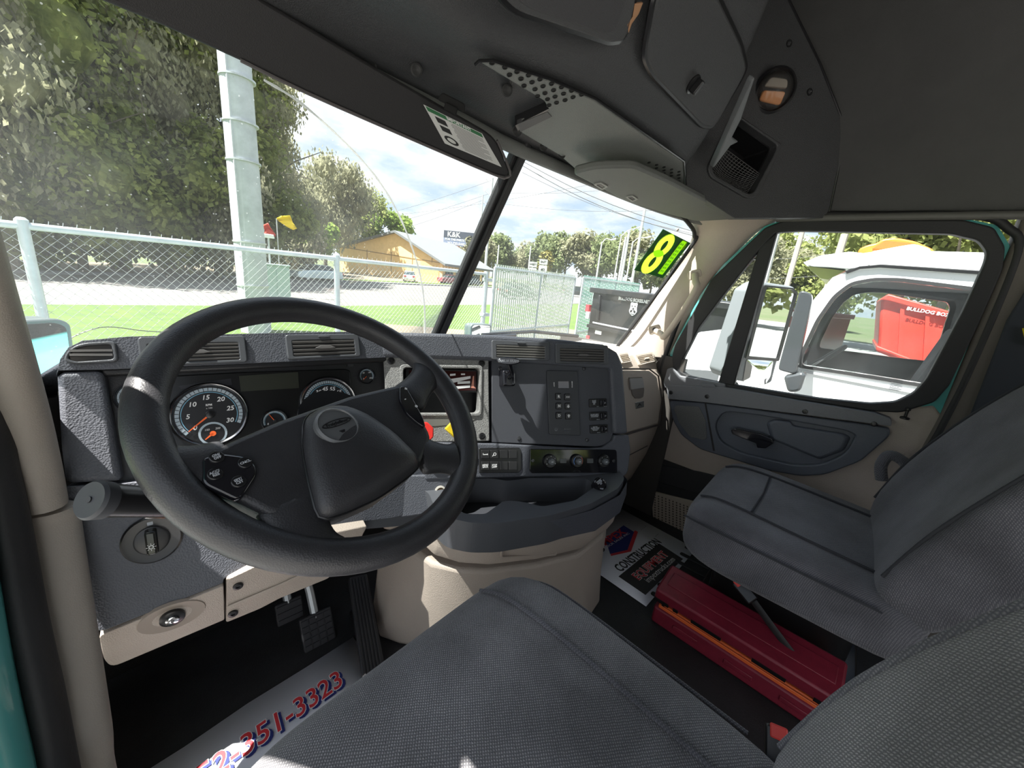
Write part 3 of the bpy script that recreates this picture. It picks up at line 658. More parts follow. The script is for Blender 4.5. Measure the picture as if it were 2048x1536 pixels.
b = B(); b.prism(PLf, rpoly(PLf.pp(ll), [.004, 0, 0, 0, 0, 0, .02, .03, .03, .02, .0, .005, .005, .025, .025]), -.07, 0); obj('lower_panel', b, DASH, DB, bevel=.008, seg=3)
b = B(); b.prism(PLf, PLf.pp([(866, 925), (700, 930), (560, 938), (420, 950), (245, 960), (245, 985), (866, 990)]), -.10, -.03); obj('knee_filler', b, DARK, DB)
PLt = face_plane(PLf.at(320, 1218), 10, -10)
b = B(); b.prism(PLt, rpoly(PLt.pp([(198, 1270), (447, 1170), (449, 1238), (300, 1301), (224, 1333), (208, 1318)]), [.008, .004, .004, .0, .02, .02]), -.07, .002); kl = obj('lower_trim', b, TAN, DB, bevel=.008, seg=3)
fk = PLt.move(*PLt.px(345, 1231), .002)
b = B(); b.lathe(fk, [(.036, -.004), (.034, .002), (.026, .0005), (.020, .0)], 28, cap=False); b.v = [fk.o + (v-fk.o) + fk.u*((v-fk.o).dot(fk.u))*.45 for v in b.v]; obj('finger_recess', b, mat('tan_recess', (.30, .25, .205), .55), kl)
b = B(); b.lathe(fk, [(.019, 0), (.019, .006), (.0145, .008), (.0001, .008)], 24); lk = obj('fuse_cover_lock', b, BLK, kl)
b = B(); b.lathe(fk, [(.0105, .008), (.0105, .011), (.009, .012), (.0001, .012)], 20); lc = obj('lock_barrel', b, CHROME, lk)
b = B(); b.box(fk, -.0012, .0012, -.005, .005, .012, .0125); b.lathe(fk, [(.0028, .012), (.0028, .0126), (.0001, .0126)], 10); obj('keyhole', b, BLK, lk)
b = B(); b.prism(PLt, rpoly(PLt.pp([(453, 1160), (640, 1072), (735, 1052), (700, 1120), (655, 1158), (560, 1197), (520, 1218), (452, 1246)]), .006), -.09, .0); cc = obj('column_cover', b, TAN, DB, bevel=.006)
b = B(); b.prism(PLt, PLt.pp([(455, 1210), (560, 1166), (640, 1128), (640, 1135), (560, 1173), (455, 1218)]), .0, .004); obj('cover_crease', b, TAN, cc, bevel=.002)
for p in ((476, 1172), (466, 1227)): screw(PLt, p, cc, .009, .001, BLK)
# ---- centre
b = B(); b.prism(P2, P2.pp([(762, 663), (980, 669), (1110, 677), (1208, 688), (1236, 704), (1247, 730), (1257, 868), (1229, 868), (1223, 737), (985, 721), (762, 714)], .015), -.10, .015); obj('centre_pad', b, DASH, DB, bevel=.010, seg=3)
b = B(); b.prism(P2, P2.pp([(760, 706), (1262, 725), (1262, 960), (760, 960)]), -.13, -.10); obj('centre_backing', b, DARK, DB)
b = B(); b.prism(P2, rpoly(P2.pp([(984, 720), (1224, 736), (1229, 862), (1222, 884), (1200, 894), (984, 885)]), [0, .004, .01, .015, .02, 0]), -.10, -.003); obj('centre_plate', b, PLATE, DB, bevel=.002)
b = B(); b.prism(P2, rpoly(P2.pp([(850, 884), (985, 887), (1175, 897), (1206, 895), (1227, 880), (1230, 870), (1258, 870), (1262, 900), (1256, 948), (1240, 957), (1100, 953), (930, 957), (850, 960)], .008), [0, 0, 0, .01, .01, .004, .006, .01, .02, .01, 0, 0, 0]), -.10, .008); obj('lower_strip', b, DASH, DB, bevel=.006, seg=3)
b = B(); b.ringprism(P2, rpoly(P2.pp([(767, 712), (977, 716), (979, 882), (775, 886)]), .006), rpoly(P2.pp([(806, 735), (959, 737), (957, 826), (808, 826)]), .012), -.03, .003); rb = obj('radio_bezel', b, SILV, DB, bevel=.003)
b = B(); b.ringprism(P2, rpoly(P2.pp([(799, 729), (964, 731), (962, 832), (801, 832)]), .012), rpoly(P2.pp([(806, 735), (959, 737), (957, 826), (808, 826)]), .012), .003, .008); obj('bezel_rim', b, SILV, rb, bevel=.002)
b = B(); b.prism(P2, P2.pp([(795, 728), (966, 730), (966, 834), (795, 834)]), -.10, -.055); obj('storage_pocket', b, BLK, DB)
b = B(); b.prism(P2, P2.pp([(806, 838), (950, 838), (935, 846), (870, 852), (812, 852)]), .003, .0045); obj('bezel_shade', b, mat('bezel_shade', (.19, .19, .17), .4), rb)  # flat darker patch paints in the shadow of a bezel recess
for p in ((782, 722), (963, 727), (964, 872), (790, 872)): screw(P2, p, rb, .0095, .003, BLK)
for p in ((1038, 877), (1168, 737), (1174, 880), (1000, 737)): screw(P2, p, DB, .0062, -.003, SCREWM)
# top of the dash running forward to the glass
tp = [P1.w(*P1.px(x, y, .0), -.04) for x, y in ((118, 712), (300, 684), (500, 676), (700, 672))] + [P2.w(*P2.px(x, y), -.05) for x, y in ((800, 673), (980, 680), (1110, 688), (1235, 712))]
bk = [Vector((-.88, 1.12, .76)), Vector((-.70, 1.13, .76)), Vector((-.5, 1.12, .76)), Vector((-.3, 1.10, .77)), Vector((-.12, 1.06, .78)), Vector((.1, 1.0, .78)), Vector((.3, .95, .77)), Vector((.5, .90, .77))]
b = B(); b.loft([tp, bk], cap=False, closed=False); obj('dash_top', b, DASH, DB, solid=.01)
# ---- tray with cup holder, console fascia and tan centre console
ZT = .474
TRF = Fr((0, 0, ZT), (1, 0, 0), (0, 1, 0), (0, 0, 1))
to = [tuple(atZ(x, y, ZT)[:2]) for x, y in ((858, 985), (866, 1008), (896, 1036), (945, 1046), (1000, 1046), (1100, 1031), (1180, 1008), (1236, 977), (1250, 956))] + [(.37, .50), (.15, .62), (-.06, .72), (-.24, .79)]
ti = [tuple(atZ(x, y, ZT)[:2]) for x, y in ((905, 968), (935, 957), (985, 957), (1015, 962), (1060, 956), (1176, 958), (1189, 974), (1150, 1001), (1085, 1013), (1048, 1004), (1020, 1001), (1000, 1004), (972, 1028), (930, 1028), (900, 1008))]
b = B(); b.ringprism(TRF, rpoly(to, .02), rpoly(ti, .012), -.085, 0, 72); obj('tray_rim', b, DASHS, DB, bevel=.006, seg=3)
b = B(); b.prism(TRF, [tuple(Vector(p)*1) for p in ti], -.09, -.08); obj('tray_floor', b, mat('tray_floor_shade', (.05, .052, .06), .5), DB)  # floor colour darkened to paint in shade inside the tray
cc_ = atZ(1060, 1003, ZT); cp = Fr((cc_.x, cc_.y, ZT), (1, 0, 0), (0, 1, 0), (0, 0, 1))
b = B(); b.ringprism(cp, circ(0, 0, .040, 28), circ(0, 0, .037, 28), -.085, -.035, 40); obj('cup_ring', b, DASHS, DB)
cc2 = atZ(930, 993, ZT); cp2 = Fr((cc2.x, cc2.y, ZT), (1, 0, 0), (0, 1, 0), (0, 0, 1))
b = B(); b.lathe(cp2, [(.040, -.0795), (.0001, -.0795)], 24, cap=False); obj('cup_well', b, BLK, DB)
def ringxy(pxs, z, extra): return [Vector((*tuple(atZ(x, y, z)[:2]), z)) for x, y in pxs] + [Vector((x, y, z)) for x, y in extra]
r1 = ringxy(((858, 990), (862, 1010), (888, 1040), (940, 1054), (1000, 1056), (1100, 1043), (1185, 1020), (1240, 990), (1256, 960)), .455, ((.40, .52), (.15, .64), (-.06, .74), (-.27, .82)))
r2 = ringxy(((846, 1030), (860, 1050), (885, 1072), (940, 1088), (1000, 1092), (1100, 1082), (1190, 1062), (1240, 1025), (1254, 985)), .385, ((.40, .56), (.15, .66), (-.06, .76), (-.28, .84)))
b = B(); b.loft([[v.copy() for v in r1], r2], cap=False); obj('console_fascia', b, DASH, DB, bevel=.012, seg=3)
r3 = [v + Vector((0, .012, -.005)) for v in r2]; r4 = [v + Vector((0, .020, -.075)) for v in r3]
foot = [(-.33, .80), (-.30, .74), (-.24, .66), (-.14, .58), (-.06, .535), (.08, .455), (.19, .40), (.285, .41), (.33, .47)]
r6 = [Vector((x, y, 0)) for x, y in foot] + [Vector((.34, .60, 0)), Vector((.15, .70, 0)), Vector((-.06, .80, 0)), Vector((-.28, .92, 0))]
r5 = [a.lerp(c, .10) + Vector((0, .012, 0)) for a, c in zip(r4, r6)]
b = B(); b.loft([r3, [a.lerp(c, .5)+Vector((0, -.006, 0)) for a, c in zip(r3, r4)], r4]); obj('console_band', b, TAN, DB, bevel=.006)
b = B(); b.loft([r5, [a.lerp(c, .5) for a, c in zip(r5, r6)], r6]); cb_ = obj('console_body', b, TAN, DB, bevel=.012, seg=3)
CFf = face_plane((.0, .51, .30), 28, -4)
f2 = face_plane(r4[6].lerp(r4[5], .5) + Vector((0, -.004, .035)), math.degrees(math.atan2(-(r4[6]-r4[5]).y, (r4[6]-r4[5]).x)), 0)
b = B(); b.ringprism(f2, rpoly(f2.pp([(1008, 1080), (1122, 1068), (1112, 1110), (1000, 1116)]), .006), rpoly(f2.pp([(1010, 1083), (1119, 1071), (1109, 1107), (1003, 1113)]), .006), -.004, .0025, 32); obj('blank_panel', b, TAN, DB)
fs = face_plane(Vector((-.10, .575, .24)), 32, -6); screw(fs, (958, 1153), cb_, .010, .0, BLK); fs2 = face_plane(Vector((.30, .43, .25)), 28, 0); screw(fs2, (1205, 1100), cb_, .008, 0, BLK)
# knee arch beside the console, ignition switch
fi = PLf.move(*PLf.px(884, 981, .004), .004); fi = PLf.move(*PLf.px(856, 984, .0), .0)
b = B(); b.prism(PLf, rpoly(PLf.pp([(700, 1046), (866, 1000), (905, 1010), (880, 1050), (720, 1062)]), .01), -.06, -.012); obj('knee_arch', b, DASHS, DB, bevel=.006)
IG = P2.move(*P2.px(880, 982, .0), .004)
b = B(); b.prism(P2, rpoly(P2.pp([(800, 950), (935, 950), (935, 1000), (905, 1020), (800, 1035)]), .01), -.10, .004); obj('ignition_surround', b, DASH, DB, bevel=.006)
b = B(); b.lathe(IG, [(.0155, 0), (.0155, .003), (.011, .004), (.0095, .0), (.0001, -.001)], 24); ig = obj('ignition_ring', b, mat('cream_ring', (.55, .52, .46), .4), DB)
b = B(); b.lathe(IG, [(.0095, .0005), (.0095, .002), (.0001, .002)], 20); obj('key_slot', b, mat('brass_barrel', (.25, .16, .08), .35, metal=.8), ig)

# ---- passenger side of the dash
prof = [(1.0, .775), (.80, .785), (.68, .795), (.645, .788), (.612, .745), (.600, .718), (.575, .685), (.555, .63), (.545, .55), (.543, .46), (.548, .42), (.568, .31), (.612, .17), (.66, .10), (.80, .08), (1.0, .10)]
rows = [[Vector((x, y + dy, z)) for y, z in prof] for x, dy in ((.30, .02), (.50, .008), (.80, 0), (.90, .002), (.93, .008), (.945, .025))]
b = B(); b.loft(rows); obj('passenger_dash', b, TAN, DB, sharp=40)
GV = face_plane((.80, .6225, .757), 0, 38)
def vent(fr, quad, n, parent, name, slats, mfr, msl, off=0, tab=True, lever=True, slope=.5, depth=.03, back=BLK):
    q = fr.pp(quad, off); U = [p[0] for p in q]; V_ = [p[1] for p in q]
    u0, u1 = (q[0][0]+q[3][0])/2, (q[1][0]+q[2][0])/2; v1, v0 = (q[0][1]+q[1][1])/2, (q[2][1]+q[3][1])/2
    f = fr.move((u0+u1)/2, (v0+v1)/2, off); hw, hh = (u1-u0)/2, (v1-v0)/2
    iw, ih, cy = hw*.84, hh*.66, -hh*.13
    b = B(); b.ringprism(f, rect(-hw, -hh, hw, hh, .006), rect(-iw, cy-ih, iw, cy+ih, .003), -.004, .006, 40); vf = obj(name, b, mfr, parent, bevel=.002)
    b = B(); b.box(f, -iw, iw, cy-ih, cy+ih, .0006, .0012); obj('vent_duct', b, back, vf)
    for k in range(slats):
        y = cy - ih + 2*ih*(k+.5)/slats; h = ih/slats*.62
        b = B(); b.add([f.w(-iw, y-h*.2, .0015), f.w(iw, y-h*.2, .0015), f.w(iw, y+h, .0062), f.w(-iw, y+h, .0062), f.w(-iw, y-h, .0015), f.w(iw, y-h, .0015), f.w(iw, y+h*.3, .0062), f.w(-iw, y+h*.3, .0062)],
                       [(0, 1, 2, 3), (7, 6, 5, 4), (0, 4, 5, 1), (3, 2, 6, 7), (0, 3, 7, 4), (1, 5, 6, 2)]); obj('slat', b, msl, vf)
    if tab:
        b = B(); b.prism(f, circ(0, hh*.80, hw*.16, 16, hh*.10), .005, .010); obj('vent_thumb_tab', b, mfr, vf, bevel=.001)
    if lever:
        b = B(); b.prism(f, [(-hw*.28, cy-.001), (-hw*.14, cy+ih*.24), (hw*.14, cy+ih*.24), (hw*.28, cy-.001), (hw*.14, cy-ih*.18), (-hw*.14, cy-ih*.18)], .004, .0105); obj('vent_lever', b, msl, vf, bevel=.001)
    return vf
VF = mat('vent_frame_grey', (.085, .09, .098), .4, grain=.15, gscale=700); VSL = mat('vent_slat_grey', (.13, .125, .12), .35)
vent(P1, [(273, 676), (487, 672), (497, 726), (284, 732)], 0, DB, 'air_vent', 5, VF, VSL, .031)
vent(P1, [(566, 671), (712, 668), (724, 714), (578, 718)], 0, DB, 'air_vent', 4, VF, VSL, .031)
vent(P2, [(980, 680), (1094, 685), (1100, 724), (985, 717)], 0, DB, 'air_vent', 5, VF, mat('vent_slat_sunlit', (.22, .215, .20), .4), .016, lever=False)  # slats of this vent lightened to paint in the sunlight on them
vent(P2, [(1108, 686), (1207, 692), (1222, 731), (1112, 724)], 0, DB, 'air_vent', 5, VF, VSL, .016)
q = P1.pp([(128, 722), (134, 706), (150, 692), (172, 686), (222, 683), (232, 686), (238, 724), (150, 729)], .031)
q2 = P1.pp([(137, 718), (142, 706), (155, 697), (175, 692), (218, 689), (224, 692), (229, 719), (152, 724)], .031)
b = B(); b.ringprism(P1, rpoly(q, .008), rpoly(q2, .006), .028, .037, 48); v0_ = obj('air_vent', b, VF, DB, bevel=.002)
b = B(); b.prism(P1, rpoly(q2, .006), .0305, .0315); obj('vent_duct', b, BLK, v0_)
for k in range(2):
    t = (k+1)/3; a = P1.px(140+8*(1-t)*0, 718-24*t, .033); c = P1.px(226, 719-27*t, .033)
    b = B(); b.prism(P1, [(a[0], a[1]-.002), (c[0], c[1]-.002), (c[0], c[1]+.002), (a[0], a[1]+.002)], .031, .037); obj('slat', b, VSL, v0_)
vent(GV, [(1268, 706), (1305, 708), (1314, 728), (1272, 727)], 0, DB, 'air_vent', 4, TAN, TANS, .002, tab=False, back=mat('tan_shadow', (.16, .13, .10), .6))
vent(GV, [(1236, 707), (1254, 706), (1262, 726), (1240, 727)], 0, DB, 'air_vent', 4, TAN, TANS, .002, tab=False, lever=False, back=MATS['tan_shadow'])
for k, (x, y) in enumerate(((1301, 709), (1306, 716), (1308, 722))):
    b = B(); b.prism(GV, rpoly(GV.pp([(x+8, y-2), (x+14, y-2), (x+15, y+2), (x+9, y+2)], .002), .001), .0, .003); obj('side_outlet', b, BLK, DB)
GB = face_plane((.85, .548, .55), 0, 8)
b = B(); gq = GB.pp([(1244, 738), (1300, 738), (1318, 752), (1325, 800), (1320, 850), (1244, 872)], .006)
b.tube([GB.w(*p, .003) for p in gq], .0035, 6); gb = obj('glove_box_seam', b, mat('seam_dark', (.05, .04, .035), .7), DB)
b = B(); gq = rpoly(GB.pp([(1246, 742), (1300, 742), (1314, 754), (1321, 800), (1316, 846), (1246, 868)], .006), .01); b.prism(GB, gq, -.03, .006); gd = obj('glove_box_door', b, TAN, DB, bevel=.006)
b = B(); b.prism(GB, rpoly(GB.pp([(1257, 755), (1284, 754), (1288, 780), (1286, 794), (1280, 797), (1270, 797), (1264, 790)], .007), .006), .005, .009); h_ = obj('latch_recess', b, mat('tan_dark', (.13, .11, .095), .6), gd, bevel=.002)
b = B(); b.prism(GB, rpoly(GB.pp([(1258, 757), (1284, 756), (1287, 775), (1261, 779)], .010), .003), .008, .014); obj('latch_paddle', b, mat('grey_latch_paddle', (.30, .29, .28), .5), h_, bevel=.002)
b = B(); b.prism(GB, rpoly(GB.pp([(1270, 805), (1287, 802), (1287, 814), (1271, 818)], .007), .002), .006, .009); em = obj('badge', b, CHROME, gd, bevel=.001)
b = B(); b.prism(GB, GB.pp([(1274, 815), (1279, 806), (1284, 812), (1280, 810)], .009), .009, .0095); obj('badge_mark', b, LETK, em)
b = B(); b.tube([GB.w(*GB.px(1244, 920, .0), -.006), GB.w(*GB.px(1300, 893, .0), -.012)], .002, 6); obj('lower_seam', b, MATS['seam_dark'], DB)

# ================================================================== INSTRUMENTS (part of the cluster)
IC = thing('instrument_cluster', P1.o, 'black instrument cluster with white numbered dials behind the steering wheel', 'gauges')
b = B(); b.prism(P1, rpoly(P1.pp([(338, 764), (345, 752), (470, 745), (690, 738), (700, 742), (706, 860), (690, 900), (360, 905), (340, 890)]), .01), .0, .004); obj('cluster_lens', b, mat('cluster_black', (.010, .010, .010), .25), IC, bevel=.003)
b = B(); b.prism(P1, P1.pp([(478, 752), (596, 744), (598, 776), (482, 783)], .0045), .004, .0052); obj('message_display', b, mat('lcd_olive', (.035, .038, .028), .3), IC)
b = B(); b.prism(P1, P1.pp([(356, 772), (462, 757), (464, 770), (362, 778)], .0045), .004, .0048); obj('warning_lamp_strip', b, mat('lamp_strip', (.02, .02, .024), .3), IC)
def gauge(px, R, name, labels, a0, a1, needle, ticks, parent=IC, tsz=.2, off=.004, sub=None, depth=1.0):
    f = P1.move(*P1.px(*px, off), off)
    b = B(); b.lathe(f, [(R*1.0, 0), (R*1.0, .006), (R*.96, .009), (R*.90, .007), (R*.88, .002)], 48, cap=False); g = obj(name, b, mat('dark_chrome_bezel', (.22, .22, .23), .18, metal=1), parent, sharp=50)
    b = B(); b.lathe(f, [(R*.90, .0015), (.0001, .0015)], 48, cap=False); obj('dial', b, DIAL, g)
    b = B(); n = 56
    for i in range(n):
        t0, t1 = a0+(a1-a0)*i/n, a0+(a1-a0)*(i+1)/n
        b.add([f.w(r*cos(rad(t)), r*sin(rad(t)), .0022) for r, t in ((R*.74, t0), (R*.84, t0), (R*.84, t1), (R*.74, t1))], [(0, 1, 2, 3)])
    obj('scale_band', b, DIALR, g, recalc=False)
    b = B()
    for i in range(n):
        t0, t1 = a0+(a1-a0)*i/n, a0+(a1-a0)*(i+1)/n
        b.add([f.w(r*cos(rad(t)), r*sin(rad(t)), .0022) for r, t in ((R*.69, t0), (R*.71, t0), (R*.71, t1), (R*.69, t1))], [(0, 1, 2, 3)])
    obj('scale_line', b, CYAN, g, recalc=False)
    b = B()
    for i in range(ticks+1):
        t = rad(a0+(a1-a0)*i/ticks); fr = f.move(0, 0, .0024, t); b.box(fr, R*(.70 if i % 5 == 0 else .75), R*.84, -R*.008, R*.008, 0, .0003)
    obj('tick_marks', b, LETK, g)
    b = B()
    for i, s in enumerate(labels):
        t = rad(a0+(a1-a0)*i/(len(labels)-1)); b.text(f, R*.54*cos(t), R*.54*sin(t), s, R*tsz, .0024, off=R*.004, shear=.2)
    if labels: obj('dial_numerals', b, WHITE, g)
    if needle is not None:
        t = rad(needle); fr = f.move(0, 0, .004, t)
        b = B(); b.prism(fr, [(R*.02, -R*.028), (R*.72, -R*.012), (R*.72, R*.012), (R*.02, R*.028)], 0, .0012); nd = obj('needle', b, NEEDLE, g)
        b = B(); b.lathe(f, [(R*.12, .003), (R*.12, .007), (R*.10, .008), (.0001, .008)], 20); obj('needle_hub', b, BLK, nd)
    return g, f
RT_ = .0655
g, f = gauge((420, 829), RT_, 'tachometer', ['0', '5', '10', '15', '20', '25', '30'], 222, -28, 219, 30)
b = B(); b.text(f, 0, RT_*.30, 'RPM', RT_*.085, .0024, off=.0002); b.text(f, 0, RT_*.20, 'x 100', RT_*.07, .0024); obj('dial_caption', b, WHITE, g)
fs_ = f.move(RT_*.02, -RT_*.60, .0018)
for nm, pr_, mt in (('sub_dial_rim', [(RT_*.36, 0), (RT_*.36, .0012), (RT_*.29, .0012)], DIALR), ('sub_dial_face', [(RT_*.30, .0014), (.0001, .0014)], DIAL)):
    b = B(); b.lathe(fs_, pr_, 28, cap=False); obj(nm, b, mt, g)
b = B(); b.text(fs_, -RT_*.14, RT_*.13, '150', RT_*.085, .0016, shear=.2); b.text(fs_, RT_*.13, RT_*.14, '200', RT_*.085, .0016, shear=.2); obj('sub_dial_numerals', b, WHITE, g)
b = B(); fr = fs_.move(0, 0, .002, rad(218)); b.prism(fr, [(0, -RT_*.03), (RT_*.26, -RT_*.012), (RT_*.26, RT_*.012), (0, RT_*.03)], 0, .001); b.lathe(fs_, [(.0001, .0022), (RT_*.08, .0022), (RT_*.08, .003), (.0001, .003)], 14); obj('sub_dial_needle', b, NEEDLE, g)
g, f = gauge((657, 806), RT_*.98, 'speedometer', ['5', '15', '25', '35', '45', '55', '65', '75', '85'], 208, -12, None, 40)
b = B()
for s, a in (('30', 136), ('70', 96), ('90', 56)): b.text(f, RT_*.30*cos(rad(a)), RT_*.33*sin(rad(a)), s, RT_*.11, .0024, shear=.2)
obj('kmh_numerals', b, mat('orange_print', (.8, .18, .05), .5), g)
g, f = gauge((733, 752), .0205, 'air_pressure_gauge', ['0', '50', '100', '150'], 215, -35, 222, 10, tsz=.24, off=.003)
g, f = gauge((549, 842), .026, 'fuel_gauge', ['E', 'F'], 200, -20, 120, 8, tsz=.2)
g, f = gauge((272, 795), .030, 'auxiliary_gauge', [], 215, -35, None, 8, off=.002)
b = B(); b.prism(P1, rpoly(P1.pp([(694, 725), (706, 725), (706, 733), (694, 733)]), .001), .0, .004); obj('dimmer_icon', b, SCREWM, IC)

# ================================================================== SEPARATE CONTROLS ON THE DASH
# stereo
RD = thing('car_stereo', P2.at(905, 762), 'black stereo with red lit panel set into the speckled silver bezel', 'radio')
b = B(); b.prism(P2, P2.pp([(812, 737), (956, 739), (956, 785), (812, 785)]), -.052, -.012); obj('body', b, BLK, RD, bevel=.002)
b = B(); b.prism(P2, P2.pp([(818, 741), (952, 743), (952, 781), (818, 781)], -.012), -.012, -.011); obj('face', b, mat('stereo_dark_red', (.035, .006, .005), .15), RD)
b = B()
for q in (((900, 748), (911, 747), (911, 751), (900, 752)), ((922, 747), (930, 747), (930, 750), (922, 750)), ((893, 759), (941, 752), (941, 757), (905, 766)), ((915, 763), (940, 762), (940, 767), (915, 768)), ((893, 774), (940, 770), (940, 775), (905, 779)), ((845, 755), (880, 755), (880, 762), (845, 762))):
    b.prism(P2, P2.pp(q, -.011), -.011, -.0105)
obj('face_highlights', b, WHITE, RD)
b = B(); b.prism(P2, P2.pp([(946, 752), (948, 752), (948, 773), (952, 777), (942, 776)], -.011), -.011, -.0104); obj('face_line', b, mat('salmon_print', (.6, .25, .18), .5), RD)
# park brake and trailer air knobs
AK = mat('yellow_knob', (.85, .62, .02), .4); RK = mat('red_knob', (.80, .04, .03), .4)
def knob(px, n, r, m, name, label, rot, nseg, cat='knob'):
    t = thing(name, P2.at(*px), label, cat); f = P2.move(*P2.px(*px, n), 0)
    b = B(); b.lathe(f, [(.007, .003), (.007, n-.008), (.011, n-.004)], 16); obj('stem', b, BLK, t)
    b = B(); b.prism(f, circ(0, 0, r, nseg, a0=rot), n-.010, n); obj('head', b, m, t, bevel=.003)
    return t
knob((846, 866), .045, .030, RK, 'air_brake_knob', 'red octagonal push-pull brake knob below the stereo', pi/8, 8)
knob((909, 857), .045, .026, AK, 'air_brake_knob', 'yellow diamond push-pull brake knob below the stereo', 0, 4)
# trailer brake lever
TB = thing('trailer_brake_lever', P2.at(1012, 757), 'black trailer hand brake lever on the centre plate', 'lever')
f = P2.move(*P2.px(1012, 757, .0), -.003)
b = B(); b.prism(f, rect(-.022, -.026, .022, .026, .007), 0, .030, .86); obj('housing', b, GLOSS, TB, bevel=.004)
b = B(); b.prism(f, rect(-.008, -.020, .008, .014, .003), .0295, .0312); obj('gate_slot', b, BLK, TB)
hp = P2.w(*P2.px(1017, 722, .075), .075)
b = B(); b.tube([f.w(0, .004, .028), f.w(.002, .014, .048), hp], [.009, .007, .007], 10); obj('stem', b, GLOSS, TB)
hf = fr_n(hp, CAM-hp, P2.u)
b = B(); b.prism(hf, circ(0, 0, .033, 28, .0105), -.010, .006); hd_ = obj('paddle', b, GLOSS, TB, bevel=.004)
b = B(); b.text(hf, 0, 0, 'TRAILER BRAKE', .0088, .0066, off=.0001, sx=.92); obj('lettering', b, SOFTW, hd_)
# transmission push button selector
KP = thing('gear_selector_keypad', P2.at(1127, 805), 'black push-button gear selector keypad with R N D keys', 'keypad')
qk = P2.pp([(1093, 741), (1154, 742), (1160, 871), (1098, 869)], .0)
b = B(); b.prism(P2, rpoly(qk, .004), -.003, .003); obj('plate', b, mat('keypad_plate', (.045, .048, .055), .45), KP, bevel=.002)
fK = P2.move(*P2.px(1126, 805, .003), .003)
b = B(); b.prism(P2, P2.pp([(1115, 762), (1137, 762), (1138, 777), (1116, 777)], .003), .003, .005); obj('display_window', b, GLOSS, KP, bevel=.001)
b = B()
for (x, s) in ((1108, 'SELECT'), (1144, 'MONITOR')):
    u, v = P2.px(x, 769, .004); b.text(P2, u, v, s, .0042, .0044, rot=-pi/2, off=.00015)
obj('legend', b, WHITE, KP)
for px, s in (((1116, 793), 'R'), ((1134, 794), 'MODE'), ((1117, 812), 'N'), ((1135, 812), 'up'), ((1117, 831), 'D'), ((1136, 832), 'dn')):
    fk = P2.move(*P2.px(*px, .003), .003)
    b = B(); b.prism(fk, rect(-.0105, -.0105, .0105, .0105, .003), 0, .005, .88); kb = obj('key', b, BLK, KP, bevel=.0012)
    b = B()
    if s == 'up': b.prism(fk, [(-.005, -.002), (.005, -.002), (0, .0055)], .005, .0055); b.prism(fk, circ(0, -.002, .0035, 12), .005, .0055)
    elif s == 'dn': b.prism(fk, [(-.005, .002), (.005, .002), (0, -.0055)], .005, .0055); b.prism(fk, circ(0, .002, .0035, 12), .005, .0055)
    else: b.text(fk, 0, 0, s, .011 if len(s) == 1 else .0045, .0053, off=.0004 if len(s) == 1 else .0002)
    obj('key_legend', b, WHITE, kb)
b = B(); u, v = P2.px(1135, 858, .003); b.text(P2, u, v, 'Allison', .0072, .0034, sx=1.25); u, v = P2.px(1135, 863, .003); b.text(P2, u, v-.001, 'Transmission', .0034, .0034, sx=1.2)
fL = P2.move(*P2.px(1112, 859, .003), .003); b.ringprism(fL, circ(0, 0, .0052, 20), circ(0, .0012, .0028, 16), 0, .0006, 24); obj('maker_mark', b, mat('keypad_mark', (.16, .17, .18), .5), KP)
# axle switches
for k, (px, tx, l1, l2, lab) in enumerate((((1196, 806), 'DO NOT\nENGAGE\nDURING\nSPIN\nOUT', 'LOCK', 'UNLOCK', 'black guarded axle switch, topmost of three beside the keypad'),
                                       ((1197, 832), 'DO NOT APPLY\nWHEN VEHICLE\nIS IN MOTION', 'UNLOCK', 'LOCK', 'black guarded axle switch, middle of three beside the keypad'),
                                       ((1198, 858), 'MUST BE\nSTOPPED WHEN\nVEHICLE IS IN\nMOTION', 'UNLOCK', 'LOCK', 'black guarded axle switch, lowest of three beside the keypad'))):
    AS = thing('axle_switch', P2.at(*px), lab, 'switch', 'guarded axle switches on the centre plate'); fa = P2.move(*P2.px(*px, 0), -.003)
    b = B(); b.prism(fa, rect(-.033, -.0135, .033, .0135, .003), 0, .005); obj('bezel', b, BLK, AS, bevel=.0012)
    b = B(); b.prism(fa, rect(.004, -.0095, .014, .0105, .002), .005, .013, .8); obj('guard', b, GLOSS, AS, bevel=.001)
    b = B(); b.prism(fa, rect(.015, -.009, .027, .009, .002), .004, .0085, .9); obj('rocker', b, GLOSS, AS, bevel=.001)
    b = B(); b.text(fa, -.016, .002, tx, .0042 if k else .0036, .0054, off=.0001); b.text(fa, -.003, -.0112, l1, .003, .0054); b.text(fa, .026, -.0112, l2, .003, .0054); obj('lettering', b, SOFTW, AS)
    b = B(); b.box(fa, .0205, .0212, -.004, .004, .0086, .009); b.text(fa, .0245, 0, 'T', .006, .0088); obj('rocker_mark', b, SOFTW, AS)
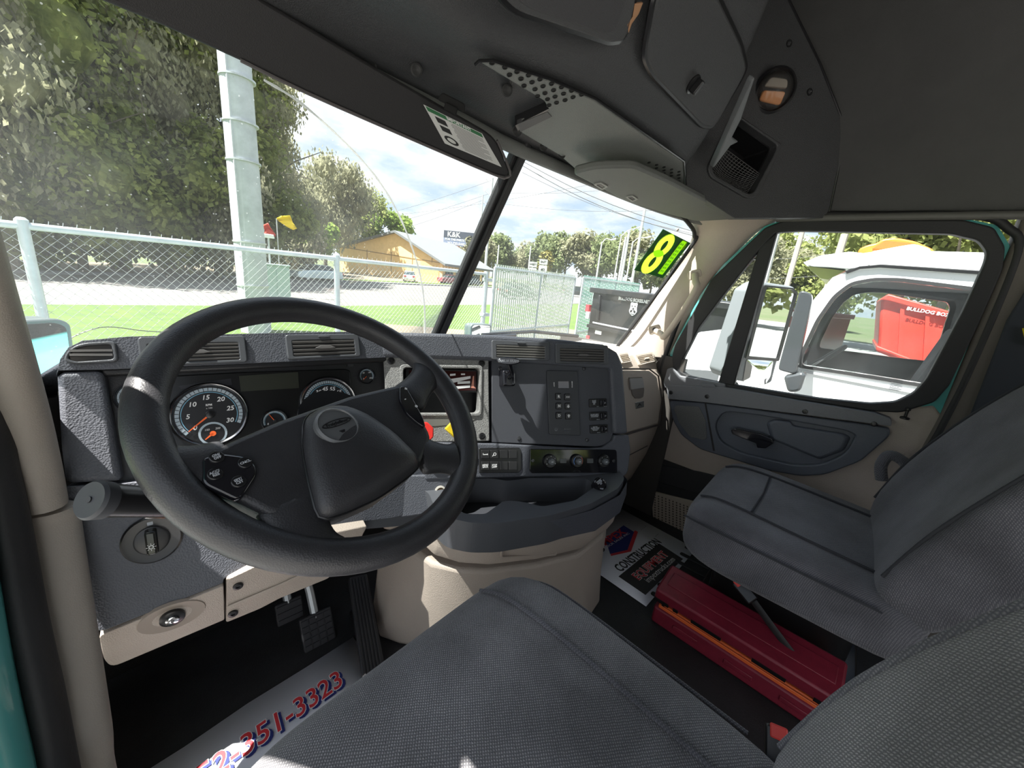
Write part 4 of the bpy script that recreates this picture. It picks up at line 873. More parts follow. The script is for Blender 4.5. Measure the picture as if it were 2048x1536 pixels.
# rocker switch bank
SBk = thing('rocker_switch_bank', P2.at(1000, 920), 'black bank of eight rocker switches below the centre plate', 'switches')
qs = P2.pp([(957, 896), (1038, 895), (1042, 901), (1043, 938), (1037, 945), (958, 946)], .008)
b = B(); b.prism(P2, rpoly(qs, .004), .004, .012); obj('bezel', b, BLK, SBk, bevel=.002)
for r_ in range(2):
    for c in range(4):
        x0, x1 = 962+c*18.3, 962+(c+1)*18.3-1; y0 = 900+r_*23
        q = P2.pp([(x0, y0), (x1, y0), (x1, y0+17), (x0, y0+17)], .013)
        b = B(); b.prism(P2, rpoly(q, .0015), .010, .0155, .95); rk = obj('rocker', b, mat('satin_black', (.02, .02, .021), .35), SBk, bevel=.001)
        s = [['horn', 'lamp', '', ''], ['MENU\nBACK', 'STOP\nLAMP', '', '']][r_][c]
        if s:
            b = B(); u, v = P2.px((x0+x1)/2, y0+9, .0155)
            if s == 'horn': b.box(P2, u-.007, u+.005, v-.001, v+.001, .0153, .0158); b.box(P2, u-.007, u-.0055, v, v+.004, .0153, .0158); b.prism(P2, circ(u+.006, v, .002, 10), .0153, .0158)
            elif s == 'lamp': b.ringprism(P2, circ(u+.001, v+.001, .0045, 14), circ(u+.001, v+.001, .003, 14), .0153, .0158, 16); b.prism(P2, [(u-.007, v-.005), (u-.005, v-.005), (u-.001, v), (u-.003, v+.001)], .0153, .0158)
            else: b.text(P2, u, v, s, .0062, .0158, off=.0002)
            obj('rocker_legend', b, WHITE, rk)
# climate control panel
HV = thing('climate_control_panel', P2.at(1145, 921), 'gloss black climate panel with three round dials', 'control panel')
qh = P2.pp([(1059, 898), (1230, 899), (1232, 904), (1233, 945), (1062, 946), (1058, 940)], .008)
b = B(); b.prism(P2, rpoly(qh, .004), .004, .013); obj('faceplate', b, GLOSS, HV, bevel=.002)
for p in ((1065, 921), (1227, 922)): screw(P2, p, HV, .005, .013)
for k, (x, y) in enumerate(((1099, 922), (1153, 921.5), (1206, 922))):
    fh = P2.move(*P2.px(x, y, .013), .013)
    b = B(); b.lathe(fh, [(.0215, 0), (.021, .008), (.0185, .010), (.0135, .010)], 32); dk = obj('dial', b, BLK, HV, bevel=.0008)
    b = B(); b.lathe(fh, [(.010, .010), (.0095, .018), (.008, .0195), (.0001, .0195)], 24); kc = obj('dial_cap', b, mat('dial_cap_grey', (.12, .13, .14), .3), dk)
    b = B()
    if k == 0:
        for i, s in enumerate(('0', '', '2', '', '4', '', '6', '', '8')):
            t = rad(205-i*29); b.text(fh, .0155*cos(t), .0155*sin(t), s or '.', .0052, .0104)
    elif k == 1:
        for i in range(5): t = rad(126-i*18); b.box(fh.move(0, 0, .0101, t), .0145, .0170, -.0004, .0004, 0, .0004)
    else:
        for i in range(7): t = rad(200-i*36); b.text(fh, .0155*cos(t), .0155*sin(t), 'v' if i % 2 == 0 else '.', .0055, .0104, rot=.4*i)
    obj('dial_legend', b, WHITE, dk)
    if k == 1:
        for nm, a0, a1, mt in (('cold_band', 215, 135, mat('cold_blue', (.12, .28, .70), .5)), ('warm_band', 45, -35, mat('warm_red', (.62, .16, .10), .5))):
            b = B()
            for i in range(12):
                t0, t1 = rad(a0+(a1-a0)*i/12), rad(a0+(a1-a0)*(i+1)/12); b.add([fh.w(r*cos(t), r*sin(t), .0104) for r, t in ((.0145, t0), (.0165, t0), (.0165, t1), (.0145, t1))], [(0, 1, 2, 3)])
            obj(nm, b, mt, dk)
    b = B(); b.prism(fh, [(-.0035, -.002), (.0035, -.002), (.0035, .002), (-.0035, .002)], .0195, .0199); obj('cap_icon', b, SOFTW, kc)
for x in (1126, 1180):
    b = B(); b.prism(P2, rpoly(P2.pp([(x-6, 917), (x+6, 917), (x+6, 926), (x-6, 926)], .013), .001), .013, .0145); obj('button_rib', b, mat('rib_grey', (.10, .105, .11), .25), HV)
# power outlet
PO = thing('power_outlet', atZ(1200, 970, ZT), 'round black capped power outlet at the end of the dash tray', 'socket')
fo = fr_n(atZ(1200, 968, ZT+.012), Vector((-.25, -.45, .86)), (1, 0, 0))
b = B(); b.lathe(fo, [(.020, -.02), (.020, .004), (.017, .006), (.0155, .004), (.0001, .004)], 24); po = obj('cap', b, GLOSS, PO)
b = B(); b.text(fo, 0, .003, 'POWER\nOUTLET\n12V', .0058, .0048, off=.0002); obj('lettering', b, SOFTW, po)
# headlamp switch
HS = thing('headlamp_switch', PLf.at(305, 1077), 'round black headlamp switch with chromed turn knob on the lower dash', 'switch')
fh = PLf.move(*PLf.px(305, 1078), 0)
b = B(); b.lathe(fh, [(.043, -.002), (.043, .004), (.040, .007), (.034, .006), (.0001, .006)], 36); obj('bezel', b, BLK, HS)
b = B(); b.lathe(fh, [(.025, .006), (.025, .010), (.022, .011), (.0001, .011)], 28); dk = obj('dial', b, BLK, HS)
b = B(); b.prism(fh, rect(-.0085, -.024, .0085, .024, .005), .010, .028, .86); kb = obj('turn_knob', b, mat('knob_silver_black', (.055, .055, .05), .12, metal=.6), HS, bevel=.003)
fi_ = fh.move(0, -.006, .0285)
b = B(); b.ringprism(fi_, circ(0, 0, .0035, 14), circ(0, 0, .0024, 14), 0, .0004, 16)
for i in range(8): b.box(fi_.move(0, 0, 0, i*pi/4), .0045, .0068, -.0004, .0004, 0, .0004)
obj('lamp_icon', b, WHITE, kb)
b = B(); b.prism(fh, rect(-.004, .028, .004, .034, .001), .006, .0066); obj('scale_mark', b, SOFTW, HS)
# ================================================================== STEERING WHEEL
t_, y_ = rad(53.5), rad(-7.4)
Wn = Vector((-sin(y_)*cos(t_), -cos(y_)*cos(t_), sin(t_)))
WH = fr_n((-.549, .534, .833), Wn, (1, 0, 0))
SW = thing('steering_wheel', WH.o, 'black leather four-spoke steering wheel with airbag pad and switches', 'steering wheel')
b = B(); b.tube([WH.w(.2135*cos(a), .2135*sin(a), .0) for a in [2*pi*i/72 for i in range(72)]], .0205, 16, closed=True, upv=WH.n); obj('rim', b, WHEELM, SW, sharp=80)
def wpoly(name, pts, n0, n1, r=.01, m=WHEELM, bev=.006, parent=SW, sc=1.0, off=None):
    q = rpoly(WH.pp(pts, n1 if off is None else off), r)
    b = B(); b.prism(WH, q, n0, n1, sc); return obj(name, b, m, parent, bevel=bev, seg=3)
def spoke(name, a, c, w0, w1, n0, n1):
    """blade from hub point a to rim point c (pixels), flared at both ends"""
    p, q = Vector(WH.px(*a, n0)), Vector(WH.px(*c, n1)); d = (q-p); l = d.length; d.normalize(); s = Vector((-d.y, d.x)); rings = []
    for t, k in ((-.1, 1.05), (.15, .95), (.35, .85), (.6, .85), (.76, .95), (.86, 1.15), (.92, 1.3)):
        w = (w0*(1-t)+w1*t)*k; cc = p + d*(l*t); n = n0*(1-t)+n1*t; th = .013 + .004*abs(t-.4)
        rings.append([WH.w(*(cc + s*(w*cos(x))), n + th*sin(x)) for x in [2*pi*i/16 for i in range(16)]])
    b = B(); b.loft(rings); return obj(name, b, WHEELM, SW, sharp=80, sub=1)
spoke('spoke', (440, 935), (292, 940), .036, .030, .0, .0)
spoke('spoke', (585, 1010), (622, 1118), .040, .036, .0, .0)
spoke('spoke', (815, 800), (862, 742), .034, .030, .0, .0)
spoke('spoke', (845, 910), (918, 922), .036, .030, .0, .0)
hubq = [(404, 908), (460, 880), (560, 838), (700, 790), (800, 767), (818, 785), (840, 830), (867, 872), (846, 922), (832, 940), (760, 992), (690, 1022), (640, 1032), (620, 1016), (545, 1034), (498, 1008), (404, 966)]
wpoly('hub_cover', hubq, -.030, .012, [.012, 0, 0, 0, .012, .006, 0, .02, .01, .01, .0, 0, .01, .008, .02, .01, .012], bev=.008)
pad = [(610, 838), (622, 822), (650, 810), (690, 808), (735, 826), (790, 864), (838, 912), (842, 930), (820, 950), (760, 992), (695, 1022), (648, 1036), (636, 1022), (620, 960), (607, 890)]
pu = [Vector(p) for p in resample([(*p, 0) for p in rpoly(WH.pp(pad, .02), .012)], 48)]; pc = sum(pu, Vector())/48
b = B(); b.loft([[WH.w(*(pc+(p-pc)*k)[:2], n) for p in pu] for k, n in ((1.0, .0), (1.0, .014), (.97, .021), (.88, .028), (.7, .033), (.45, .036), (.15, .0375))]); obj('airbag_pad', b, WHEELM, SW, sharp=60)
b = B(); b.tube([WH.w(p.x, p.y, .0135) for p in pu], .0018, 6, closed=True); obj('pad_seam', b, BLK, SW)
EM = WH.move(*WH.px(676, 850, .036), .033, rad(9))
b = B(); b.lathe(EM, [(.0285, -.006), (.0285, .002), (.0255, .0045), (.0245, .003), (.0001, .004)], 36); em = obj('emblem', b, mat('emblem_sheen_grey', (.11, .115, .12), .3), SW)  # emblem colour lightened to paint in a bright reflection
b = B(); b.ringprism(EM, circ(0, .003, .021, 28, .0052), circ(0, .003, .0198, 28, .0042), .003, .0046, 36); b.text(EM, 0, .0028, 'Freightliner', .0064, .0046, off=.0002, sx=1.08)
b.prism(EM, [(-.004, -.0095), (.004, -.0095), (.002, -.013), (-.001, -.013)], .003, .0044); obj('emblem_relief', b, mat('emblem_dark', (.012, .012, .013), .35), em)
pod = wpoly('switch_pod', [(405, 915), (440, 905), (494, 912), (513, 930), (515, 948), (480, 1002), (405, 967)], .008, .0175, [.004, .01, .02, .012, .01, .01, .006], GLOSS, .003)
for px, s in (((433, 915), 'ON/\nOFF'), ((490, 926), 'CNCL'), ((430, 949), 'ACC/\nRES'), ((477, 964), 'SET/\nCST')):
    f = WH.move(*WH.px(*px, .0175), .0175, rad(12)); b = B(); b.lathe(f, [(.0070, -.001), (.0070, .0012), (.0062, .002), (.0001, .002)], 20); bt = obj('button', b, BLK, pod)
    b = B(); b.text(f, 0, 0, s, .0040, .0023, off=.0001); obj('button_legend', b, SOFTW, bt)
pod2 = wpoly('switch_pod', [(800, 772), (812, 772), (828, 800), (848, 838), (852, 855), (836, 846), (815, 828), (800, 800)], .008, .0175, .006, GLOSS, .003)
for px, s in (((812, 778), '+'), ((810, 798), '-'), ((832, 812), 'o')):
    f = WH.move(*WH.px(*px, .0175), .0175, rad(12)); b = B(); b.text(f, 0, 0, s, .009, .0004, off=.0003); obj('button_legend', b, WHITE, pod2)
b = B(); b.tube([WH.w(0, 0, -.02), WH.w(0, 0, -.07), WH.w(0, -.01, -.30)], [.055, .048, .045], 20); obj('column_collar', b, BLK, SW)
# column stalk
ST = thing('column_stalk', WH.w(0, 0, -.1), 'thick black steering column lever with round end cap left of the wheel', 'lever')
s0, s1 = WH.at(192, 1000, -.03), WH.at(412, 1008, -.105); dS = (s1-s0).normalized()
b = B(); b.tube([s0, s0.lerp(s1, .5), s0.lerp(s1, .9)], [.0165, .0165, .0145], 18); b.tube([s0.lerp(s1, .88), s1, WH.w(-.03, -.03, -.085)], .0105, 12); obj('lever', b, BLK, ST)
fS = fr_n(s0, -dS, WH.n); fS2 = fr_n(s0, (-dS+(CAM-s0).normalized()*.9), WH.n)
fS2 = fS
b = B(); b.lathe(fS2, [(.0180, -.008), (.0190, .003), (.0168, .006), (.0125, .0056), (.0001, .0058)], 28); cp_ = obj('end_cap', b, mat('stalk_cap_grey', (.036, .039, .045), .6), ST)
b = B(); b.lathe(fS2, [(.003, .0058), (.003, .0068), (.0001, .0068)], 12); obj('cap_dimple', b, BLK, cp_)
b = B(); b.tube([WH.at(205, 1024, -.045), WH.at(330, 1031, -.085)], .0035, 8); obj('copper_stripe', b, mat('copper_strip', (.25, .13, .09), .3, metal=.6), ST)

# ================================================================== PEDALS
def pedal(name, label, fr, poly, thick, ribs, arm, m=RUB):
    t = thing(name, fr.w(0, 0, -.02), label, 'pedal')
    b = B(); b.prism(fr, rpoly(poly, .006), -thick, 0); obj('pad', b, m, t, bevel=.003)
    us = [p[0] for p in poly]; vs_ = [p[1] for p in poly]
    for (u0, v0, u1, v1) in ribs:
        b = B(); b.prism(fr, rect(u0, v0, u1, v1), 0, .003); obj('tread', b, m, t)
    if arm: b = B(); b.tube(arm, .011, 8); obj('arm', b, STEEL if name != 'accelerator_pedal' else BLK, t)
    return t
RUBP = mat('pedal_rubber', (.028, .028, .031), .5)
FB = face_plane(atY(634, 1272, .90), 6, 30); q = FB.pp([(584, 1266), (600, 1240), (660, 1215), (677, 1225), (682, 1288), (610, 1323)])
cu_ = FB.move(sum(p[0] for p in q)/6, sum(p[1] for p in q)/6); hw = .042
pedal('brake_pedal', 'wide black rubber brake pedal with block tread', cu_, [(-hw, -.045), (hw, -.045), (hw, .045), (-hw, .045)], .014,
      [(-hw+.004+c*.0195, -.041+r*.0165, -hw+.020+c*.0195, -.028+r*.0165) for c in range(4) for r in range(5)], [cu_.w(0, .03, -.01), cu_.w(.0, .10, -.02), cu_.w(-.01, .26, -.02)], RUBP)
FC = face_plane(atY(580, 1222, .98), 6, 25); fc = FC.move(*FC.px(580, 1222))
pedal('foot_rest_pedal', 'small black pedal pad left of the brake pedal', fc, [(-.034, -.03), (.034, -.03), (.034, .03), (-.034, .03)], .012, [(-.03, -.026+r*.018, .03, -.014+r*.018) for r in range(3)], [fc.w(0, .02, -.01), fc.w(0, .2, -.02)], RUBP)
pb_ = atZ(748, 1340, .025); pt_ = atY(716, 1150, .93)
FA = fr_n(pb_, (Vector((0, 0, 0))+Vector((0, -(pt_-pb_).z, (pt_-pb_).y))), (1, 0, 0))
if FA.n.y > 0: FA = fr_n(pb_, -FA.n, (1, 0, 0))
la = (pt_-pb_).length; tilt = math.atan2((pt_-pb_).dot(FA.u), (pt_-pb_).dot(FA.v)); fa = FA.move(0, 0, 0, -tilt)
pedal('accelerator_pedal', 'long ribbed black accelerator pedal hinged at the floor', fa, [(-.030, -.03), (.030, -.03), (.027, la), (-.027, la)], .016, [(-.026+k*.0087, -.02, -.0215+k*.0087, la-.01) for k in range(6)], [fa.w(0, .1, -.015), fa.w(0, .14, -.06), fa.w(0, .2, -.12)], RUBP)

# ================================================================== SEATS
def seat(c, name, label, mtop, mside, back_lean=.42, armrest=False, bw=1.0, boff=0):
    cx, fy, tz = c; S = thing(name, (cx, fy-.25, 0), label, 'chair'); hw = .275
    def ring(y, w, z0, z1, n=40, bol=.012):
        o = []
        for i in range(n):
            a = 2*pi*i/n; ca, sa = cos(a), sin(a)
            x = w*math.copysign(abs(ca)**.38, ca); z = math.copysign(abs(sa)**.45, sa)
            zz = (z0+z1)/2 + (z1-z0)/2*z + (bol*(abs(x)/hw)**3 if sa > 0 else 0); o.append(Vector((cx+x, y, zz)))
        return o
    rings = [ring(fy+.002, .17, tz-.115, tz-.045), ring(fy-.006, .215, tz-.145, tz-.022), ring(fy-.028, .248, tz-.165, tz-.004), ring(fy-.07, .268, tz-.175, tz+.006)]
    rings += [ring(fy-d, hw, tz-.18, tz+z) for d, z in ((.13, .008), (.22, .002), (.32, -.006), (.42, -.012))] + [ring(fy-.50, .27, tz-.18, tz-.02), ring(fy-.54, .25, tz-.16, tz-.04)]
    b = B(); b.loft(rings); cu = obj('cushion', b, mtop, S, sub=1, sharp=80)
    for sx in ((-1, 1) if armrest else (1,)):                     # seams between insert and bolsters
        b = B(); b.tube(smooth_path([(cx+sx*.150, fy-.020, tz-.006), (cx+sx*.158, fy-.06, tz+.0085), (cx+sx*.165, fy-.13, tz+.0115), (cx+sx*.17, fy-.25, tz+.004), (cx+sx*.17, fy-.44, tz-.0095)], 5), .0035, 6); obj('seam', b, mside, cu)
        b = B(); b.tube(smooth_path([(cx+sx*.235, fy-.008, tz-.045), (cx+sx*.270, fy-.07, tz-.030), (cx+sx*.279, fy-.16, tz-.028), (cx+sx*.279, fy-.44, tz-.04)], 5), .003, 6); obj('side_seam', b, mside, cu)
    if armrest: b = B(); b.tube([(cx-.158, fy-.155, tz+.010), (cx, fy-.16, tz+.0075), (cx+.158, fy-.155, tz+.010)], .003, 6); obj('cross_seam', b, mside, cu)
    # backrest
    ax = Vector((0, -back_lean, 1)).normalized(); fwd = Vector((0, ax.z, -ax.y)); o0 = Vector((cx, fy-.475-boff, tz-.06))
    def bring(h, w, t, bol, n=44):
        o = []; w = w*bw
        for i in range(n):
            a = 2*pi*i/n; ca, sa = cos(a), sin(a)
            x = w*math.copysign(abs(ca)**.45, ca); y = math.copysign(abs(sa)**.55, sa)
            yy = t*y*.5 + (bol*(abs(x)/w)**2.5 if sa > 0 else 0); o.append(o0 + ax*h + Vector((x, 0, 0)) + fwd*yy)
        return o
    br = ([bring(-.16, .20, .06, 0), bring(-.12, .225, .09, .004)] if armrest else []) + [bring(0, .235, .10, .010), bring(.02, .262, .13, .022), bring(.08, .275, .145, .042), bring(.20, .282, .15, .055), bring(.35, .282, .145, .055), bring(.50, .272, .135, .042),
          bring(.60, .245, .12, .022), bring(.67, .205, .11, .006), bring(.76, .16, .10, 0), bring(.80, .13, .07, 0)]
    b = B(); b.loft(br); bk = obj('backrest', b, mtop, S, sub=1, sharp=80)
    for sx in (-1, 1):
        P = []
        for h, w, t, bol in ((.06, .27, .145, .036), (.20, .282, .15, .055), (.35, .282, .145, .055), (.50, .272, .135, .042), (.60, .245, .12, .022)):
            rg = bring(h, w, t, bol); P.append(rg[4 if sx > 0 else 18]*.985 + (o0+ax*h)*.015)
        b = B(); b.tube(smooth_path(P, 5), .0042, 8); obj('bolster_piping', b, mside, bk)
    pw_, po_ = (.10, .04) if armrest else (.19, 0)
    b = B(); b.prism(WF, rect(cx+po_-pw_, fy-.46, cx+po_+pw_, fy-.09, .03), .04, tz-.15); obj('pedestal', b, BLK, S, bevel=.01)
    b = B(); b.prism(WF, rect(cx+po_-pw_-.02, fy-.50, cx+po_+pw_+.02, fy-.06, .02), .0, .045); obj('base_plate', b, BLK, S, bevel=.006)
    if armrest:
        A0 = o0 + ax*.17 + Vector((.295, 0, 0)) + fwd*.05
        b = B(); b.tube(smooth_path([A0, A0+fwd*.04+Vector((.005, 0, .02)), A0+fwd*.075+Vector((.006, 0, .012)), A0+fwd*.085+Vector((.005, 0, -.03)), A0+fwd*.07+Vector((.005, 0, -.07))], 5), .016, 12); obj('armrest_loop', b, FABD, S, sharp=80)
    return S
seat((-.52, .405, .500), 'driver_chair', 'worn grey fabric driver seat behind the steering wheel', FAB, FABD, bw=.93, boff=.045)
seat((.56, .235, .470), 'passenger_chair', 'dark grey fabric passenger seat beside the door', FABD, mat('seat_seam', (.035, .036, .042), .9), armrest=True)

# ================================================================== RED TRIANGLE CASE, BUCKLES, PAPERS
RC = thing('warning_triangle_case', (.42, .05, 0), 'maroon plastic roadside triangle case lying ajar on the floor', 'case')
CS = Fr((.342, .255, 0), (0, -1, 0), (1, 0, 0), (0, 0, 1)); CS = Fr((.342, .255, 0), (-.03, -1, 0), (1, -.03, 0), (0, 0, 1))
b = B(); b.prism(CS, rect(0, 0, .46, .125, .012), .002, .062); cbx = obj('tray', b, REDC, RC, bevel=.006)
for x in (.07, .22, .36):
    b = B(); b.box(CS, x, x+.075, -.004, .003, .026, .040); obj('tray_rib', b, REDC, cbx, bevel=.002)
b = B(); b.prism(CS, rect(.012, .006, .45, .115, .006), .060, .072); obj('triangle_stack', b, ORAT, RC, bevel=.002)
b = B(); b.prism(CS, rect(.03, .004, .44, .11, .004), .076, .083); obj('triangle_stack', b, ORAT, RC, bevel=.002)
b = B(); b.prism(CS, rect(.02, .008, .44, .11, .004), .072, .076); obj('dark_gap', b, BLK, RC)
LD = Fr(CS.w(0, 0, .094), CS.u, (CS.v*.97 + CS.n*.24), (CS.n*.97 - CS.v*.24))
b = B(); b.prism(LD, rpoly([(-.004, -.008), (.47, -.008), (.47, .115), (-.004, .115)], .010), .004, .050, .985); ld = obj('lid', b, REDC, RC, bevel=.006)
for x0, x1 in ((.0, .045), (.06, .075), (.115, .20), (.28, .36), (.42, .44)):
    b = B(); b.box(LD, x0, x1, -.0095, -.004, .0, .014); obj('lid_notch', b, BLK, ld)
b = B(); b.prism(LD, [(.02, .03), (.45, .03), (.45, .085), (.02, .085)], .049, .053); obj('lid_panel', b, REDC, ld, bevel=.002)
def buckle(P, d, label):
    t = thing('seat_belt_buckle', P, label, 'buckle', 'seat belt buckles'); d = Vector(d).normalized(); f = fr_n(P, CAM-P, d)
    b = B(); b.prism(f, rect(-.032, -.017, .03, .017, .006), -.012, .012); obj('housing', b, BLK, t, bevel=.004)
    b = B(); b.prism(f, rect(-.034, -.010, -.016, .012, .003), .006, .0135); obj('release_button', b, mat('buckle_red', (.75, .06, .05), .4), t, bevel=.002)
    b = B(); b.tube([f.w(.03, 0, 0), f.w(.10, -.006, -.01), f.w(.20, -.012, -.03)], .011, 8, flat=.35); obj('strap', b, RUB, t)
    return t
PBk = atX(1490, 1182, .40); buckle(PBk, atX(1580, 1290, .40)-PBk, 'black buckle with red button beside the passenger seat cushion')
PB2 = atX(1556, 1508, -.20); buckle(PB2, PB2-atX(1556, 1440, -.20), 'black buckle with red button beside the driver seat cushion')
b = B(); b.lathe(fr_n(atX(1441, 1200, .475), CAM-atX(1441, 1200, .475), (1, 0, 0)), [(.010, 0), (.010, .003), (.006, .003), (.005, 0)], 14); tag(obj('anchor_ring', b, STEEL), 'small bright steel belt anchor ring beside the maroon case', 'ring')
# paper with the telephone number
p_l, p_r = atZ(300, 1537, .004), atZ(706, 1274, .004)
pu_ = (p_r-p_l).normalized(); PP = Fr(p_r, pu_, Vector((-pu_.y, pu_.x, 0)), (0, 0, 1))
PA = thing('floor_paper', p_r, 'white paper floor mat printed with a large red telephone number', 'paper')
b = B(); xs = [-.62, -.5, -.38, -.26, -.13, 0]
b.loft([[PP.w(x, .004*sin(x*19), .004*sin(x*14)**2), PP.w(x, -.30, .001)] for x in xs], cap=False, closed=False); obj('sheet', b, PAPER, PA, solid=.0006)
q0 = PP.px(520, 1447, .006); q1 = PP.px(682, 1352, .006)
tx = '352-351-3323'
for nm, du, dv, dz, mt, of in (('number_shadow', .006, -.008, .0050, LETB, .0020), ('number_outline', 0, 0, .0054, WHITE, .0022), ('number', 0, 0, .0058, LETR, .0006)):
    b = B(); b.text(PP, -.245+du*.8, -.092+dv*.8, tx, .067, dz, .0003, off=of, shear=.15, sx=.88, res=3); obj(nm, b, mt, PA)
# advertising paper on the passenger side
P2P = Fr((.385, .287, .003), (1, -.06, 0), (.06, 1, 0), (0, 0, 1))
PG = thing('advertising_paper', P2P.o, 'white printed sheet reading CONSTRUCTION EQUIPMENT on the passenger floor', 'paper')
b = B(); b.loft([[P2P.w(x, 0, 0), P2P.w(x, .36, .002)] for x in (0, .15, .3, .47)], cap=False, closed=False); obj('sheet', b, PAPER, PG, solid=.0006)
def quadxy(pts): return [P2P.px(*p, .001) for p in pts]
b = B(); b.prism(P2P, quadxy([(1237, 1153), (1291, 1190), (1366, 1118), (1318, 1087)]), .001, .0014); obj('dark_panel', b, mat('print_charcoal', (.035, .035, .035), .35), PG)
def ptext(s, p0, p1, size, m, n, off=0, nm='lettering', sx=None):
    a, c = Vector(P2P.px(*p0, n)), Vector(P2P.px(*p1, n)); d = c-a; f = P2P.move(*((a+c)/2), n, math.atan2(d.y, d.x))
    g, fc = text_geo(s, size, .0003, off=off, res=2); w_ = max(x.x for x in g)-min(x.x for x in g); k = d.length/w_
    b = B(); b.add([f.w(x.x*k, x.y, x.z) for x in g], fc); return obj(nm, b, m, PG)
ptext('CONSTRUCTION', (1235, 1139), (1317, 1081), .052, LETK, .0016, .0012)
ptext('EQUIPMENT', (1271, 1156), (1331, 1106), .047, WHITE, .0018, .0022)
ptext('EQUIPMENT', (1271, 1156), (1331, 1106), .047, LETR, .0021, .0006)
ptext('impextrucks.com', (1293, 1162), (1347, 1117), .034, WHITE, .0018)
b = B(); b.prism(P2P, quadxy([(1222, 1112), (1262, 1103), (1276, 1064), (1236, 1040), (1200, 1040)]), .001, .0013); obj('badge_red', b, LETR, PG)
b = B(); b.prism(P2P, quadxy([(1220, 1108), (1255, 1100), (1268, 1064), (1236, 1044), (1200, 1044)]), .0013, .0016); obj('badge_navy', b, LETB, PG)
ptext('IMPEX', (1200, 1090), (1247, 1062), .05, LETR, .0019, .0012); ptext('TRUCK SALES INC', (1205, 1100), (1258, 1066), .014, WHITE, .0019)
b = B()
for p, w_ in (((1287, 1056), .05), ((1313, 1071), .045)):
    a = Vector(P2P.px(*p, .001)); b.prism(P2P, rect(a.x-w_/2, a.y-.002, a.x+w_/2, a.y+.002), .001, .0013)
obj('small_print', b, SOFTW, PG)

# ================================================================== PASSENGER DOOR
DR = B(); DR.prism(D, D.pp([(1300, 1088), (1296, 1010), (1313, 935), (1326, 820), (1331, 772), (1440, 780), (1750, 822), (1868, 810), (1886, 832), (1847, 905), (1738, 1055), (1715, 1110)]), -.04, 0)
DOOR = struct(obj('door_1', DR, TAN, bevel=.008), 'tan lower panel of the passenger door')
def dpart(name, pts, n0, n1, m, r=.01, parent=None, bev=.004, sc=1.0):
    b = B(); b.prism(D, rpoly(D.pp(pts, n1), r), n0, n1, sc); return obj(name, b, m, parent or DOOR, bevel=bev, seg=3)
wo = [(1346, 712), (1352, 690), (1425, 558), (1532, 456), (1570, 442), (1925, 441), (1986, 456), (2008, 495), (2003, 540), (1950, 660), (1897, 770), (1868, 803), (1800, 824), (1745, 821), (1450, 776), (1366, 758), (1348, 738)]
wi = [(1362, 740), (1366, 722), (1400, 655), (1440, 602), (1522, 498), (1553, 466), (1600, 463), (1900, 469), (1955, 482), (1972, 505), (1968, 525), (1925, 620), (1852, 757), (1826, 786), (1790, 803), (1740, 806), (1640, 796), (1450, 766), (1380, 752)]
b = B(); b.ringprism(D, rpoly(D.pp(wo), .012), rpoly(D.pp(wi), .012), -.02, .016, 120); obj('window_seal', b, RUB, DOOR, bevel=.005, seg=3)
to_ = [(1334, 765), (1340, 705), (1419, 554), (1529, 452), (1570, 437), (1930, 436), (1996, 450), (2026, 500), (1908, 795), (1882, 836), (1740, 840), (1440, 790)]
b = B(); b.ringprism(D, D.pp(to_), D.pp(wo), -.04, -.004, 90); obj('painted_frame', b, TEAL, DOOR)
b = B(); b.prism(D, D.pp([(1518, 495), (1554, 464), (1468, 771), (1436, 766)], .014), -.018, .014); obj('vent_divider', b, RUB, DOOR, bevel=.004)
b = B(); pg = D.pp(wi, -.012); b.add([D.w(*p, -.012) for p in pg], [tuple(range(len(pg)))]); struct(obj('window_3', b, DRG), 'passenger door glass')
b = B(); b.tube(smooth_path([D.w(*D.px(*p), .004) for p in ((1322, 790), (1330, 715), (1405, 548), (1520, 444), (1570, 430), (1750, 430), (1950, 432), (2016, 458), (2034, 505), (1960, 690), (1893, 832), (1848, 908), (1740, 1060))], 6), .013, 10, flat=.8); struct(obj('trim_10', b, RUB, sharp=70), 'black rubber weather strip around the passenger doorway')
dpart('corner_trim', [(1326, 765), (1334, 738), (1345, 735), (1360, 752), (1450, 768), (1450, 782), (1330, 776)], 0, .030, DOORG, .004)
rail = dpart('upper_rail', [(1332, 770), (1445, 774), (1600, 802), (1750, 826), (1783, 838), (1783, 853), (1748, 848), (1610, 830), (1410, 805), (1336, 798)], 0, .036, DOORG, .006)
for p in ((1342, 785), (1414, 793), (1610, 823), (1748, 848)): screw(D, p, rail, .0085, .036, BLK)
dpart('lamp_clip', [(1402, 766), (1428, 768), (1432, 774), (1404, 773)], .03, .040, DOORG, .003, rail, .002)
ao = [(1337, 800), (1411, 806), (1748, 851), (1781, 857), (1779, 873), (1722, 923), (1650, 950), (1602, 953), (1540, 942), (1400, 899), (1362, 870), (1345, 840)]
ai = [(1448, 822), (1520, 831), (1690, 861), (1712, 870), (1692, 908), (1642, 930), (1590, 931), (1482, 906), (1440, 884), (1428, 850)]
b = B(); b.ringprism(D, rpoly(D.pp(ao, .024), .02), rpoly(D.pp(ai, .024), .03), 0, .024, 80); ap = obj('armrest_panel', b, DOORB, DOOR, bevel=.006, seg=3)
dpart('pocket_floor', [(1424, 815), (1700, 855), (1725, 875), (1690, 920), (1620, 940), (1480, 912), (1430, 880)], -.004, .004, DOORB, .02)
dpart('pull_scoop', [(1530, 846), (1545, 838), (1580, 842), (1584, 851), (1690, 868), (1704, 876), (1690, 904), (1640, 922), (1540, 880)], .004, .018, DOORB, .012, ap, .006, .9)
dpart('panel_split', [(1409, 806), (1412, 806), (1430, 902), (1426, 902)], .022, .0255, BLK, 0, ap, 0)
